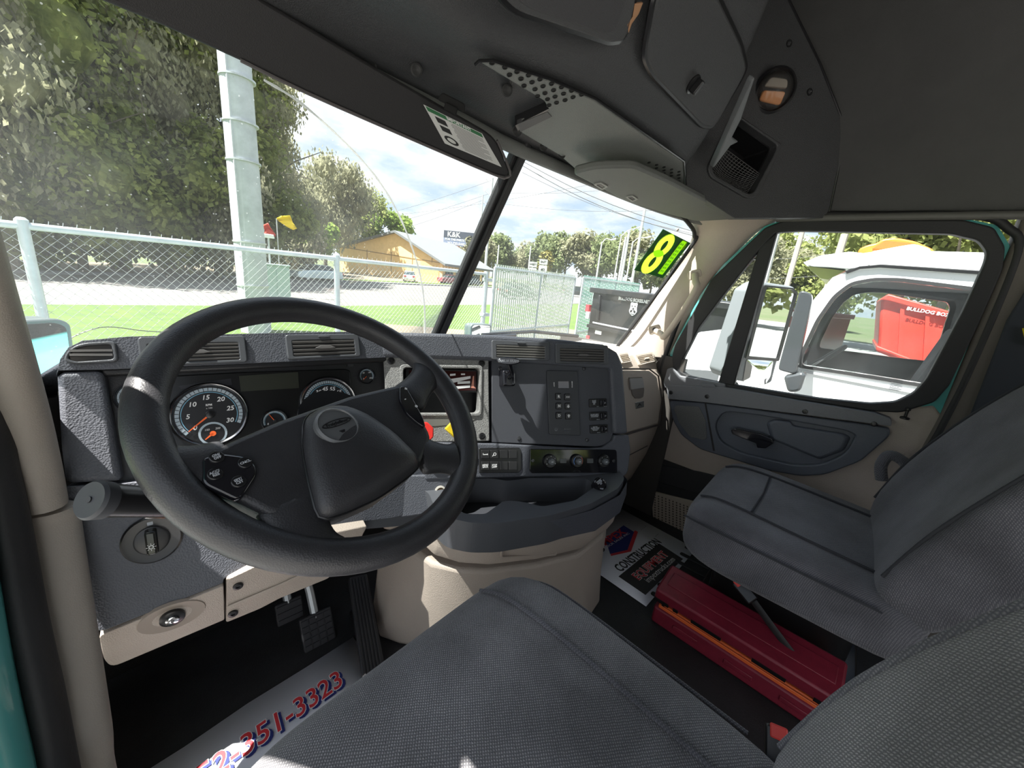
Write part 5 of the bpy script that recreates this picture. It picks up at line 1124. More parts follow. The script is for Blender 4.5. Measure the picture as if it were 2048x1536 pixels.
sp1 = dpart('speaker_grille', [(1350, 811), (1398, 813), (1411, 840), (1414, 876), (1408, 880), (1380, 874), (1358, 846), (1348, 820)], .024, .0275, mat('speaker_mesh', (.17, .17, .165), .6, grain=.9, gscale=900, var=.3, vscale=400), .008, ap, .001)
hd2 = dpart('door_handle', [(1462, 860), (1470, 857), (1522, 868), (1545, 878), (1547, 887), (1531, 897), (1514, 896), (1512, 887), (1464, 868)], .008, .040, GLOSS, .004, DOOR, .003)
dpart('lower_pocket', [(1313, 936), (1322, 930), (1400, 944), (1462, 960), (1468, 1002), (1400, 990), (1320, 966)], 0, .010, mat('pocket_black', (.02, .02, .022), .6), .012)
lg = dpart('lower_grille', [(1302, 982), (1390, 1004), (1402, 1060), (1398, 1080), (1306, 1045)], 0, .014, TANS, .01)
b = B()
for i in range(11):
    for j in range(11):
        u, v = D.px(1310+i*7.2, 990+i*2.6+j*5.0, .014); b.prism(D, rect(u-.0032, v-.0032, u+.0032, v+.0032), .013, .0146)
obj('grille_holes', b, mat('grille_hole', (.09, .07, .055), .7), lg, kind='stuff')
P_ = D.w(*D.px(1811, 832, .02), .02)
b = B(); b.lathe(Fr(P_, (1, 0, 0), (0, 1, 0), (0, 0, 1)), [(.012, -.01), (.012, -.004), (.004, -.002), (.004, .018), (.007, .020), (.007, .026), (.0001, .027)], 14); obj('lock_pin', b, BLK, DOOR)
b = B()
for k in range(6): b.box(D, *sorted((D.px(1782, 768)[0], D.px(1808, 768)[0]-.004*(k % 2))), D.px(1790, 766+k*3)[1]-.0008, D.px(1790, 766+k*3)[1]+.0008, -.0115, -.011)
obj('glass_etching', b, SOFTW, bpy.data.objects['window_3'])
# ================================================================== OUTSIDE
def ground_mat(name, c1, c2, sc, rough=.9, bump=.3):
    return mat(name, c2, rough, grain=bump, gscale=sc*4, col2=c1, vscale=sc)
LOT = ground_mat('pale_gravel_lot', (.22, .215, .205), (.32, .315, .30), 1.2)
GRASS = mat('lawn_green', (.082, .135, .016), .95, grain=.9, gscale=9, col2=(.05, .095, .012), vscale=1.6)
ROADM = mat('sunlit_concrete_road', (.165, .155, .14), .9, col2=(.135, .127, .116), vscale=.35)
KERB = mat('kerb_concrete', (.18, .185, .19), .9)
SAND = mat('dry_sandy_ground', (.20, .165, .115), .95, col2=(.15, .12, .075), vscale=.5)
def slab(name, pts, z0, z1, m, label):
    b = B(); b.prism(WF, pts, z0, z1); return struct(obj(name, b, m), label)
slab('ground_lot', [(-300, -300), (300, -300), (300, 300), (-300, 300)], GZ-.3, GZ-.06, mat('far_field', (.07, .10, .03), .95, col2=(.11, .115, .06), vscale=.05), 'grassy flat land around the yard')
slab('ground_yard', [(-40, -60), (40, -60), (40, 9.3), (-40, .2)], GZ-.06, GZ-.02, LOT, 'pale gravel truck yard')
slab('lawn', [(-40, .2), (40, 9.3), (40, 24), (6, 18.4), (-3, 18.0), (-40, 14)], GZ-.06, GZ, GRASS, 'bright green grass strip behind the chain-link fence')
slab('road', [(-40, 14), (-3, 18.0), (6, 18.4), (70, 30), (70, 55), (6, 35), (-1, 30.6), (-40, 20)], GZ-.06, GZ-.03, ROADM, 'wide sunlit concrete road')
slab('kerb', [(-40, 20), (-1, 30.6), (6, 35), (70, 55), (70, 56), (6, 35.9), (-1, 31.6), (-40, 21)], GZ-.05, GZ+.10, KERB, 'grey kerb along the far side of the road')
slab('verge', [(-1, 31.6), (6, 35.9), (70, 56), (90, 80), (20, 64), (-4, 40)], GZ-.06, GZ+.02, SAND, 'sandy parking ground in front of the ochre building')
slab('verge_grass', [(8, 38.5), (70, 57.5), (70, 60.0), (8, 40.5)], GZ-.06, GZ+.05, GRASS, 'thin grass verge beside the road')
slab('sand_path', [(4.5, 8.5), (9, 7.0), (16, 8.4), (15, 12), (9.5, 11.2), (6.5, 13.6), (5.0, 12.5)], GZ-.03, GZ+.008, SAND, 'sandy track leading to the gate')

# ---- trees
def leaf_mat(name, c1, c2):
    m = mat(name, c2, .75, col2=c1, vscale=.8); nt = m.node_tree; b = nt.nodes['Principled BSDF']; b.inputs['Specular IOR Level'].default_value = .25
    tl = nt.nodes.new('ShaderNodeBsdfTranslucent'); ms = nt.nodes.new('ShaderNodeMixShader'); ms.inputs[0].default_value = .48
    src = b.inputs['Base Color'].links[0].from_socket; nt.links.new(src, tl.inputs[0]); o = nt.nodes['Material Output']
    nt.links.new(b.outputs[0], ms.inputs[1]); nt.links.new(tl.outputs[0], ms.inputs[2]); nt.links.new(ms.outputs[0], o.inputs[0]); return m
LF1 = leaf_mat('oak_leaves', (.11, .14, .045), (.36, .39, .13)); LF2 = leaf_mat('mossy_leaves', (.17, .17, .105), (.42, .41, .26))
LF3 = leaf_mat('bright_leaves', (.13, .21, .04), (.36, .46, .10)); LF4 = leaf_mat('far_oak_leaves', (.10, .13, .06), (.30, .34, .16))
BARK = mat('grey_bark', (.13, .11, .085), .95, var=.3, vscale=4)
def tree(x, y, h, rx, rz, n, ls, m, label, name='oak_tree', cz=None, blobs=14, cat='tree', group=None, seed=None, droop=0):
    rnd = random.Random(seed or int(x*31+y*17)); z0 = GZ-.05; T = thing(name, (x, y, z0), label, cat, group); cz = cz if cz else h-rz
    trunk_r = max(.10, rx*.032)
    b = B(); b.tube([(x, y, z0), (x+.1, y, z0+h*.25), (x-.1, y+.1, z0+cz)], [trunk_r*1.4, trunk_r, trunk_r*.7], 8)
    for k in range(7):
        a = k*2*pi/7+rnd.random(); st = Vector((x, y, z0+cz*(.45+.4*rnd.random()))); e = Vector((x+cos(a)*rx*.7, y+sin(a)*rx*.7, z0+cz+rz*(rnd.random()*.9-.2)))
        b.tube([st, st.lerp(e, .5)+Vector((0, 0, .4)), e], [trunk_r*.5, trunk_r*.32, trunk_r*.12], 5)
    obj('trunk', b, BARK, T)
    bl = []
    for k in range(blobs):
        a, zz, rr = rnd.random()*2*pi, rnd.uniform(-.85, .85), rnd.random()**.5
        w_ = (1-zz*zz)**.5*rr*.78; bl.append((Vector((x+cos(a)*rx*w_, y+sin(a)*rx*w_, z0+cz+zz*rz*.8)), rnd.uniform(.26, .44)*rx))
    v, f = [], []
    for i in range(n):
        c, r = bl[i % blobs]; d = Vector((rnd.gauss(0, 1), rnd.gauss(0, 1), rnd.gauss(0, 1)))
        if d.length < .01: continue
        d.normalize(); p = c + d*(r*rnd.uniform(.55, 1.08)); p.z -= droop*rnd.random()**2
        nrm = (d*.6 + Vector((rnd.gauss(0, .6), rnd.gauss(0, .6), rnd.gauss(0, .6)+.3))).normalized()
        a = nrm.orthogonal().normalized(); a.rotate(Matrix.Rotation(rnd.random()*6.28, 3, nrm)); bb = nrm.cross(a); s = ls*rnd.uniform(.5, 1.2); k = len(v)
        if droop: bb = (bb*.5 + Vector((0, 0, -.9))).normalized()
        v += [p-a*s*.5-bb*s*.15, p+bb*s*.75-a*s*.1, p+a*s*.5+bb*s*.2, p-bb*s*.7+a*s*.1]; f.append((k, k+1, k+2, k+3))
    me = bpy.data.meshes.new('foliage'); me.from_pydata([tuple(q) for q in v], [], f); me.materials.append(m); me.update()
    o = bpy.data.objects.new('foliage', me); COL.objects.link(o); attach(o, T)
    cb = B()
    for c, r in bl:
        fr = Fr(c, (1, 0, 0), (0, 1, 0), (0, 0, 1)); cb.lathe(fr, [(r*.55*sin(t), -r*.55*cos(t)) for t in (.05, .7, 1.3, 1.9, 2.5, 3.09)], 8)
    obj('inner_foliage', cb, m, T)
    return T
def at_ground(px, py, d):                                        # point on the ground in the direction of a pixel, d metres away
    r = ray(px, py); r.z = 0; r.normalize(); return CAM.x + r.x*d, CAM.y + r.y*d
big = [(-60, 36, 25, 8, 11, LF1, 'tall dense oak, leafiest one left of the concrete pole'), (90, 40, 27, 9, 12, LF1, 'huge spreading oak behind the fence by the road'), (230, 38, 24, 8, 11, LF2, 'mossy oak hung with grey moss across the road'),
       (340, 43, 25, 8.5, 11.5, LF1, 'tall oak rising right behind the concrete pole'), (440, 40, 22, 7, 10, LF1, 'broad oak touching the concrete pole on its left'), (545, 46, 19.5, 6.5, 9, LF2, 'moss-draped oak just right of the concrete pole'),
       (160, 32, 12, 5, 5, LF1, 'low bushy oak under the taller trees'), (20, 31, 12, 5, 5, LF2, 'low mossy tree at the foot of the tall oaks'), (330, 34, 11, 5, 5, LF1, 'low dark tree at the road edge'), (250, 33, 8, 5, 3.8, LF1, 'leafy thicket filling under the mossy oak'), (430, 36, 9, 5, 4.2, LF2, 'greyish thicket beside the concrete pole'), (90, 33, 8, 5.5, 3.8, LF1, 'dense thicket under the huge spreading oak'), (510, 40, 9, 5, 4.2, LF1, 'dark thicket behind the pennant flags')]
for i, (px, d, h, rx, rz, m_, lab) in enumerate(big):
    x, y = at_ground(px, 500, d); tree(x, y, h, rx, rz, 24000 if h > 15 else 9000, .27, m_, lab, blobs=22 if h > 15 else 12, seed=i+3, group='oaks across the road', droop=1.2 if m_ is LF2 else 0)
for i, (px, d, h, rx, rz, m_, lab, nm) in enumerate([(650, 72, 19, 7.5, 8, LF2, 'moss-hung tree left of the ochre building gable', 'mossy_tree'), (715, 86, 15.5, 6.5, 6.5, LF1, 'rounded tree behind the ochre gable', 'oak_tree'), (775, 84, 13, 5, 5.5, LF3, 'bright green tree rising behind the ochre roof ridge', 'leafy_tree'),
        (625, 60, 8, 4, 3.2, LF3, 'small bright green tree at the corner of the ochre building', 'leafy_tree'), (590, 58, 11, 5, 5, LF2, 'mossy tree between the concrete pole and ochre building', 'mossy_tree')]):
    x, y = at_ground(px, 500, d); tree(x, y, h, rx, rz, 7000, .42, m_, lab, nm, seed=50+i, droop=1.5 if m_ is LF2 else 0)
far = [(955, 130, 13, 7, 'right of the billboard'), (985, 150, 17, 8, 'behind the tall slim power pole'), (1030, 170, 13, 8, 'left of the WEST sign'), (1062, 150, 15, 8, 'behind the WEST sign'), (1092, 140, 17, 8.5, 'behind the EAST sign'), (1128, 135, 18, 9, 'behind the end of the pale slatted gate'), (1165, 130, 17, 9, 'behind the gap between the gates'),
       (1200, 135, 18.5, 9, 'behind the short-armed street lamp'), (1235, 125, 20, 10, 'behind the junction pole cluster'), (1270, 120, 17, 8, 'left of the year sticker'), (1305, 115, 14, 7, 'behind the year sticker figure eight'), (1345, 110, 12, 6.5, 'behind the year sticker figure one')]
for i, (px, d, h, rx, wh) in enumerate(far):
    x, y = at_ground(px, 560, d); tree(x, y, h, rx, h*.36, 3200, .8, LF4 if i % 3 else LF2, 'distant oak in the tree line '+wh, 'distant_oak', seed=90+i, group='tree line beyond the gate')
x, y = at_ground(1088, 560, 100); tree(x, y, 9.5, 2.4, 2.6, 900, .9, mat('palm_yellow_green', (.32, .27, .07), .8, col2=(.18, .18, .05), vscale=1), 'yellowish palm behind the route signs', 'palm_tree', seed=160)
rt = [(1505, 60, 11, 5.5, 'left of the tall pale pole'), (1540, 70, 13, 6, 'behind the tall pale pole'), (1590, 62, 9.5, 5, 'behind the leaning wooden pole'), (1640, 58, 7.5, 4.5, 'beside the white truck windshield'), (1480, 52, 9, 4.5, 'in the vent window')]
for i, (px, d, h, rx, wh) in enumerate(rt):
    x, y = at_ground(px, 560, d); tree(x, y, h, rx, h*.38, 4500, .38, LF1 if i % 2 else LF2, 'leafy oak '+wh+' past the passenger door', 'oak_tree', seed=170+i, group='oaks beyond the white truck hood')
for i, (px, d, h, rx) in enumerate(((1790, 34, 13.5, 6), (1880, 32, 13, 6), (1960, 33, 14, 6.5))):
    x, y = at_ground(px, 620, d); tree(x, y, h, rx, h*.4, 6000, .28, LF1, ('dark oak behind the orange roof fairing', 'dark oak above the middle of the white truck roof', 'dark oak at the rear of the white truck roof')[i], 'oak_tree', seed=180+i, group='oaks above the white truck roof')
for i, (x, y, h) in enumerate(((6, -42, 9), (14, -40, 10), (22, -44, 11), (-3, -48, 11))):   # behind the truck, seen in the mirror
    tree(x, y, h, 5, h*.38, 2200, .55, LF3 if i % 2 else LF1, 'leafy tree behind the yard, seen in the side mirror', 'leafy_tree', seed=190+i, group='trees behind the yard')

# ---- chain-link fence and gate
FD = Vector((1, .12, 0)).normalized(); FN = Vector((.12, -1, 0)).normalized()
FE = Fr((0, 4.75, 0), FD, (0, 0, 1), FN)
FT = FE.px(300, 478)[1]; FBm = GZ
def fx(px, py=520): return FE.px(px, py)[0]
GALV = mat('galvanised_pipe', (.46, .52, .53), .5, metal=.35, var=.1, vscale=7)
WIRE = mat('fence_wire', (.36, .39, .38), .5, metal=.3)
xg = fx(972, 560)
FNC = thing('chain_link_fence', FE.w(1, FBm), 'galvanised chain-link fence with pipe rail in front of the truck', 'fence')
b = B(); b.tube([FE.w(-6, FT), FE.w(xg, FT)], .026, 10); obj('top_rail', b, GALV, FNC)
for px in (60, 673):
    x = fx(px, 520); b = B(); b.tube([FE.w(x, FBm), FE.w(x, FT+.03)], .033, 10); po = obj('post', b, GALV, FNC)
    b = B(); b.lathe(Fr(FE.w(x, FT+.03), (1, 0, 0), (0, 1, 0), (0, 0, 1)), [(.036, -.04), (.036, .01), (.02, .028), (.0001, .03)], 10); obj('post_cap', b, GALV, po)
x = fx(60, 520)-3.0; b = B(); b.tube([FE.w(x, FBm), FE.w(x, FT+.03)], .033, 10); obj('post', b, GALV, FNC)
def mesh_wire(b, x0, x1, z0, z1, s=.072, r=.0021):
    n = int((x1-x0)/(s/2)); m_ = int((z1-z0)/(s/2))
    for i in range(n):
        for sgn in (1,):
            pts = [FE.w(x0+(i+((k+i) % 2))*s/2, z0+k*s/2, .003*(1 if (k+i) % 2 else -1)) for k in range(m_+1)]
            v, f = [], []
            for k, p in enumerate(pts):
                v += [p+FE.u*r, p-FE.u*r*.5+FE.n*r*.87, p-FE.u*r*.5-FE.n*r*.87]
                if k: f += [(3*k-3+j, 3*k-3+(j+1) % 3, 3*k+(j+1) % 3, 3*k+j) for j in range(3)]
            b.add(v, f)
b = B(); mesh_wire(b, -4.2, xg, FBm+.35, FT); obj('wire_mesh', b, WIRE, FNC, kind='stuff', recalc=False)
b = B()
for i in range(int((xg+4.2)/.072)+1):
    x = -4.2+i*.072; b.tube([FE.w(x, FT-.01), FE.w(x+.012, FT+.05)], .0022, 4)
obj('wire_tips', b, WIRE, FNC, kind='stuff')
b = B(); b.tube(smooth_path([FE.w(fx(110, 680), FE.px(110, 690)[1]), FE.w(fx(200, 655), FE.px(200, 655)[1]), FE.w(fx(290, 660), FE.px(290, 662)[1]), FE.w(fx(360, 660), FE.px(360, 666)[1])], 6), .004, 5); obj('loose_wire', b, BLK, FNC)
def gate(x0, x1, top, label, rails, slats_col):
    G = thing('slatted_gate', FE.w((x0+x1)/2, FBm), label, 'gate', 'slatted yard gates'); z0 = FBm+.12
    for x in (x0, x1): b = B(); b.tube([FE.w(x, z0), FE.w(x, top)], .028, 8); obj('upright', b, GALV, G)
    for z in rails: b = B(); b.tube([FE.w(x0, z), FE.w(x1, z)], .022, 8); obj('rail', b, GALV, G)
    xm = (x0+x1)/2; b = B(); b.tube([FE.w(xm, z0), FE.w(xm, top)], .022, 8); obj('mid_upright', b, GALV, G)
    b = B(); n = int((x1-x0)/.075)
    for i in range(n):
        x = x0+.03+i*.075; b.box(FE, x, x+.042, z0, top+.06, -.004, .004)
    obj('slats', b, slats_col, G, kind='stuff')
    b = B(); mesh_wire(b, x0, x1, z0, top-.02, .09, .003); obj('wire_mesh', b, WIRE, G, kind='stuff', recalc=False)
    return G
SLG = mat('pale_green_slats', (.42, .50, .40), .6, var=.15, vscale=4); SLT = mat('teal_green_slats', (.16, .34, .28), .6, var=.15, vscale=4)
zg = FE.px(1070, 545)[1]
gate(fx(988, 560), fx(1150, 560), zg, 'pale slatted chain-link gate leaf next to the fence end post', (zg, FE.px(1070, 655)[1], FBm+.15), SLG)
zg2 = FE.px(1220, 562)[1]
gate(fx(1166, 560), fx(1280, 565), zg2, 'teal slatted chain-link gate leaf behind the black container', (zg2, FE.px(1220, 655)[1], FBm+.15), SLT)
GP = thing('gate_post', FE.w(xg, FBm), 'thick galvanised post between fence and slatted gate', 'post'); b = B(); b.tube([FE.w(xg, FBm), FE.w(xg, FT+.05)], .045, 12); obj('pipe', b, GALV, GP)
for z in (FT-.1, .3, -.6): b = B(); b.box(FE, xg-.05, xg+.14, z-.03, z+.03, -.05, .05); obj('hinge', b, GALV, GP, bevel=.01)

# ---- concrete pole, utility cabinet and the rest of the street
bx_, by_ = at_ground(513, 660, 12.9); CPn = mat('pale_concrete_pole', (.46, .49, .53), .85, var=.12, vscale=3)
CP = thing('utility_pole', (bx_, by_, GZ), 'large pale concrete utility pole standing behind the fence', 'pole')
tpv = Vector((bx_-.05, by_, GZ+14)); b = B(); b.tube([(bx_, by_, GZ), tpv], [.36, .30], 24); obj('shaft', b, CPn, CP)
for py in (163, 250, 325, 484, 570, 630):
    d_ = Vector((bx_, by_, 0)); P_ = hit(490, py, Vector((bx_, by_, 0)), Vector((bx_-CAM.x, by_-CAM.y, 0)).normalized()); z = P_.z
    b = B(); b.lathe(Fr((bx_, by_, z), (1, 0, 0), (0, 1, 0), (0, 0, 1)), [(.372, -.02), (.378, -.02), (.378, .02), (.372, .02)], 24); obj('band', b, STEEL, CP)
dc = Vector((CAM.x-bx_, CAM.y-by_, 0)).normalized(); sd = Vector((-dc.y, dc.x, 0))
b = B(); b.tube([Vector((bx_, by_, GZ)) + dc*.30 - sd*-.17*-1, tpv + dc*.25 - sd*.15], .035, 8); obj('conduit', b, CPn, CP)
ux, uy = at_ground(556, 600, 20.3); UC = thing('utility_cabinet', (ux, uy, GZ), 'grey-green steel utility cabinet beside the concrete pole', 'cabinet')
fu = fr_n((ux, uy, GZ), (CAM.x-ux+3, CAM.y-uy, 0), (1, 0, 0)); fu = Fr((ux, uy, GZ), fu.u, (0, 0, 1), fu.n)
CABM = mat('cabinet_paint', (.34, .44, .43), .5)
b = B(); b.box(fu, -.52, .52, .0, 1.62, -.5, .0); obj('body', b, CABM, UC, bevel=.02)
for s in (-1, 1): b = B(); b.box(fu, s*.26-.24, s*.26+.24, .12, 1.50, .0, .02); obj('cabinet_door', b, CABM, UC, bevel=.01)
b = B(); b.prism(fu, rect(-.56, 1.62, .56, 1.68), -.54, .05); obj('cap', b, CABM, UC, bevel=.01)
fx_, fy_ = at_ground(537, 480, 21); SLm = thing('yard_lamp', (fx_, fy_, GZ), 'small white lamp head on a thin post beside the concrete pole', 'lamp')
zt_ = hit(537, 476, Vector((fx_, fy_, 0)), Vector((fx_-CAM.x, fy_-CAM.y, 0)).normalized()).z
b = B(); b.tube([(fx_, fy_, GZ), (fx_, fy_, zt_)], .04, 8); obj('post', b, STEEL, SLm)
b = B(); b.prism(Fr((fx_, fy_, zt_), (1, 0, 0), (0, 1, 0), (0, 0, 1)), rect(-.22, -.12, .22, .12, .03), 0, .16, .85); obj('lamp_head', b, WHITE, SLm, bevel=.02)
def pennant(px, col, name, label, pole_px, d):
    x, y = at_ground(px[0][0], 460, d); n = Vector((CAM.x-x, CAM.y-y, 0)).normalized(); fr = fr_n((x, y, 0), n, (1, 0, 0))
    t = thing('pennant_flag', (x, y, GZ), label, 'flag'); q = fr.pp(px); bt = [(sum(a[0] for a in q)/len(q), sum(a[1] for a in q)/len(q))]
    b = B(); k = 10; rows = []
    m_ = len(q)//2
    for i in range(m_):
        a, c = Vector(q[i]), Vector(q[-1-i]); rows.append([fr.w(*(a.lerp(c, j/k)), .10*sin(j*.9+i*1.3)) for j in range(k+1)])
    b.loft(rows, cap=False, closed=False); obj('cloth', b, col, t, solid=.01, sharp=80)
    p0 = fr.px(*pole_px); b = B(); b.tube([fr.w(*p0), (fr.w(*p0).x, fr.w(*p0).y, GZ)], .025, 6); obj('staff', b, STEEL, t)
pennant([(553, 437), (562, 432), (580, 431), (586, 446), (594, 457), (586, 460), (572, 452), (557, 442)], mat('yellow_cloth', (.85, .60, .02), .7), 'f', 'yellow pennant flag fluttering right of the concrete pole', (553, 437), 24)
pennant([(527, 450), (536, 446), (541, 455), (551, 468), (551, 474), (540, 470), (532, 470), (527, 474)], mat('red_cloth', (.55, .05, .03), .7), 'f', 'red pennant flag touching the concrete pole', (527, 448), 24)
# ochre building
OCH = mat('ochre_siding', (.85, .58, .27), .8, var=.06, vscale=2); ROOFM = mat('pale_metal_roof', (.17, .18, .18), .6)
A0, B0 = Vector((*at_ground(680, 520, 78), GZ)), Vector((*at_ground(885, 540, 66), GZ)); dAB = (B0-A0); dAB.z = 0; LB_ = dAB.length; dAB.normalize(); nAB = Vector((dAB.y, -dAB.x, 0))
BF = Fr((A0.x, A0.y, GZ), dAB, (0, 0, 1), nAB); BL = thing('ochre_building', A0, 'long ochre gabled metal building with pale roof across the road', 'building')
eL, eR, pk_ = BF.px(678, 494)[1], BF.px(885, 527)[1], BF.px(793, 466)
gab = [(0, 0), (LB_, 0), (LB_, eR), (pk_[0], pk_[1]), (0, eL)]
DEP = 20
b = B(); b.prism(BF, gab, -DEP, 0); obj('walls', b, OCH, BL)
b = B()
for s0, s1 in (((-.8, eL-.35), pk_), (pk_, (LB_+.8, eR-.35))):
    b.prism(BF, [s0, s1, (s1[0], s1[1]+.35), (s0[0], s0[1]+.35)], -DEP-.6, .7)
obj('roof', b, ROOFM, BL)
b = B(); b.prism(BF, [(.0, eL), (LB_, eR), (LB_, eR+.12), (0, eL+.12)], 0, .05); obj('girt_line', b, mat('ochre_dark', (.30, .20, .09), .8), BL)
for u in (.28, .52, .72, .90): b = B(); b.box(BF, LB_*u, LB_*u+.12, .0, eL, 0, .04); obj('panel_seam', b, MATS['ochre_dark'], BL)
b = B(); b.box(BF, LB_*.80, LB_*.97, .0, eL*.75, 0, .06); obj('roller_door', b, mat('ochre_door', (.66, .44, .18), .7), BL)
SF = Fr(BF.w(LB_, 0, 0), -BF.n, (0, 0, 1), BF.u)
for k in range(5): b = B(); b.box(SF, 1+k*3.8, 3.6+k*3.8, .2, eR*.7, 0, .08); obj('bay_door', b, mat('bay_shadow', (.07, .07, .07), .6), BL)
# billboard
bbp = CAM + ray(930, 478)*120; fb = fr_n(bbp, Vector((CAM.x-bbp.x-40, CAM.y-bbp.y, 0)), (1, 0, 0)); fb = Fr(bbp, fb.u, (0, 0, 1), fb.n)
BBt = thing('billboard', (bbp.x, bbp.y, GZ), 'roadside billboard with dark top and white lettering behind the ochre building', 'billboard')
q = fb.pp([(888, 460), (965, 468), (965, 500), (888, 486)]); u0, u1, v0, v1 = q[0][0], q[1][0], (q[2][1]+q[3][1])/2, (q[0][1]+q[1][1])/2
b = B(); b.box(fb, u0, u1, v0, v1, -.4, 0); obj('panel', b, mat('billboard_blue', (.20, .24, .36), .6), BBt)
b = B(); b.box(fb, u0, u1, v0+(v1-v0)*.52, v1, 0, .03); obj('dark_band', b, mat('billboard_dark', (.05, .06, .09), .6), BBt)
H_ = v1-v0; b = B(); b.text(fb, u0+H_*.75, v1-H_*.26, 'K&K', H_*.5, .05, .02, off=.03); b.text(fb, u0+H_*1.0, v0+H_*.40, 'FOR THE PARTS TO', H_*.2, .04, .02, off=.02); b.text(fb, u0+H_*.95, v0+H_*.13, '352-732-5445', H_*.23, .04, .02, off=.02); obj('lettering', b, WHITE, BBt)
b = B(); b.tube([fb.w(u0*.3, v0, -.2), (fb.w(u0*.3, v0, -.2).x, fb.w(u0*.3, v0, -.2).y, GZ)], .45, 8); b.box(fb, u0, u1, v0-.7, v0-.4, -.6, .5); obj('support', b, mat('rusty_steel', (.30, .16, .10), .7), BBt)

# ---- poles, lamps and wires
def up_at(px, py, x, y): return hit(px, py, Vector((x, y, 0)), Vector((x-CAM.x, y-CAM.y, 0)).normalized())
POLEW = mat('pale_pole', (.60, .62, .62), .6)
def street_lamp(px, top, d, arm_px, label):
    x, y = at_ground(px, top, d); zt = up_at(px, top, x, y).z; t = thing('street_lamp', (x, y, GZ), label, 'street lamp', 'street lamps at the junction')
    b = B(); b.tube([(x, y, GZ), (x, y, zt)], [.16, .09], 8); obj('pole', b, POLEW, t)
    if arm_px:
        e = up_at(*arm_px, x, y); b = B(); b.tube(smooth_path([(x, y, zt-.2), Vector((x, y, zt)).lerp(e, .4)+Vector((0, 0, .3)), e], 5), .06, 6); obj('arm', b, POLEW, t)
        b = B(); dd = (e-Vector((x, y, zt))).normalized(); b.tube([e, e+dd*.7], [.10, .14], 6); obj('lamp_head', b, POLEW, t)
for px, top, d, arm, lab in ((1204, 484, 60, (1222, 480), 'pale street lamp with short arm behind the slatted gates'), (1266, 483, 62, (1292, 476), 'pale street lamp nearest the year sticker'), (1243, 470, 75, (1276, 456), 'tall pale street lamp with long arm at the junction')):
    street_lamp(px, top, d, arm, lab)
def power_pole(px, top, d, label, arms=0, r=.17, m=POLEW, bot=None, lean=0):
    x, y = at_ground(px, top, d); zt = up_at(px, top, x, y).z; t = thing('power_pole', (x, y, GZ), label, 'pole'); b = B(); b.tube([(x+lean, y, GZ), (x, y, zt)], [r*1.3, r], 8); obj('shaft', b, m, t)
    rr = ray(px, top); rr.z = 0; rr.normalize(); side = Vector((rr.y, -rr.x, 0))
    for k in range(arms):
        z = zt-.6-k*2.2; b = B(); b.tube([Vector((x, y, z-.5)), Vector((x, y, z))-side*1.3+Vector((0, 0, .3))], .06, 5); obj('cross_arm', b, m, t)
        b = B(); b.tube([Vector((x, y, z+.3))-side*1.3, Vector((x, y, z+.9))-side*1.3], .07, 6); obj('insulator', b, m, t)
    return Vector((x, y, zt))
DKP = mat('weathered_wood_pole', (.34, .31, .27), .9)
pA = power_pole(985, 356, 85, 'tall slim power pole with insulator arms at the windshield post', 3, .22)
pB = power_pole(966, 390, 130, 'slim power pole behind the windshield post', 2, .2)
for px, top, d, lab in ((1062, 492, 120, 'grey power pole standing left of the route signs'), (1070, 488, 140, 'paler power pole just behind the route signs'), (1120, 497, 130, 'short pole among the far oaks'), (998, 490, 110, 'thin pole at the end of the tree line'), (1252, 474, 70, 'thick pale pole in the junction pole cluster'), (1259, 462, 66, 'pale twin pole in the junction pole cluster'), (1290, 418, 58, 'tallest pale pole beside the year sticker')):
    power_pole(px, top, d, lab, 0, .17)
power_pole(1556, 455, 40, 'tall pale power pole seen in the passenger door window', 1, .26); power_pole(1606, 458, 24, 'leaning wooden pole seen in the passenger door window', 0, .11, DKP, lean=.0); power_pole(1478, 600, 30, 'pale concrete pole in the passenger vent window', 0, .22); power_pole(1690, 468, 28, 'brown wooden pole behind the roof of the white truck', 0, .17, DKP)
WR_ = mat('power_line', (.10, .10, .11), .6)
def wire(a, c, d0, d1, r, lab, sag=.6):
    p, q = CAM + ray(*a)*d0, CAM + ray(*c)*d1; pts = [p.lerp(q, k/10) - Vector((0, 0, sag*sin(pi*k/10))) for k in range(11)]
    b = B(); b.tube(pts, r, 4); o = obj('power_line', b, WR_); tag(o, lab, 'wire', 'overhead power lines')
for a, c, d0, d1, r in (((1015, 313), (1420, 480), 26, 22, .022), ((1020, 308), (1500, 492), 26, 20, .022), ((1045, 345), (1420, 475), 34, 30, .018)):
    wire(a, c, d0, d1, r, 'thick dark power line sloping across the passenger windshield')
for a, c in (((640, 455), (985, 360)), ((640, 475), (985, 385)), ((700, 440), (1300, 345)), ((985, 385), (1330, 365)), ((985, 405), (1340, 420)), ((700, 480), (966, 400))):
    wire(a, c, 95, 85, .035, 'thin distant power line hanging from the slim power poles', 1.0)
for a, c in (((1500, 520), (1720, 500)), ((1500, 556), (1700, 545))): wire(a, c, 40, 34, .02, 'thin power line seen in the passenger door window', .2)

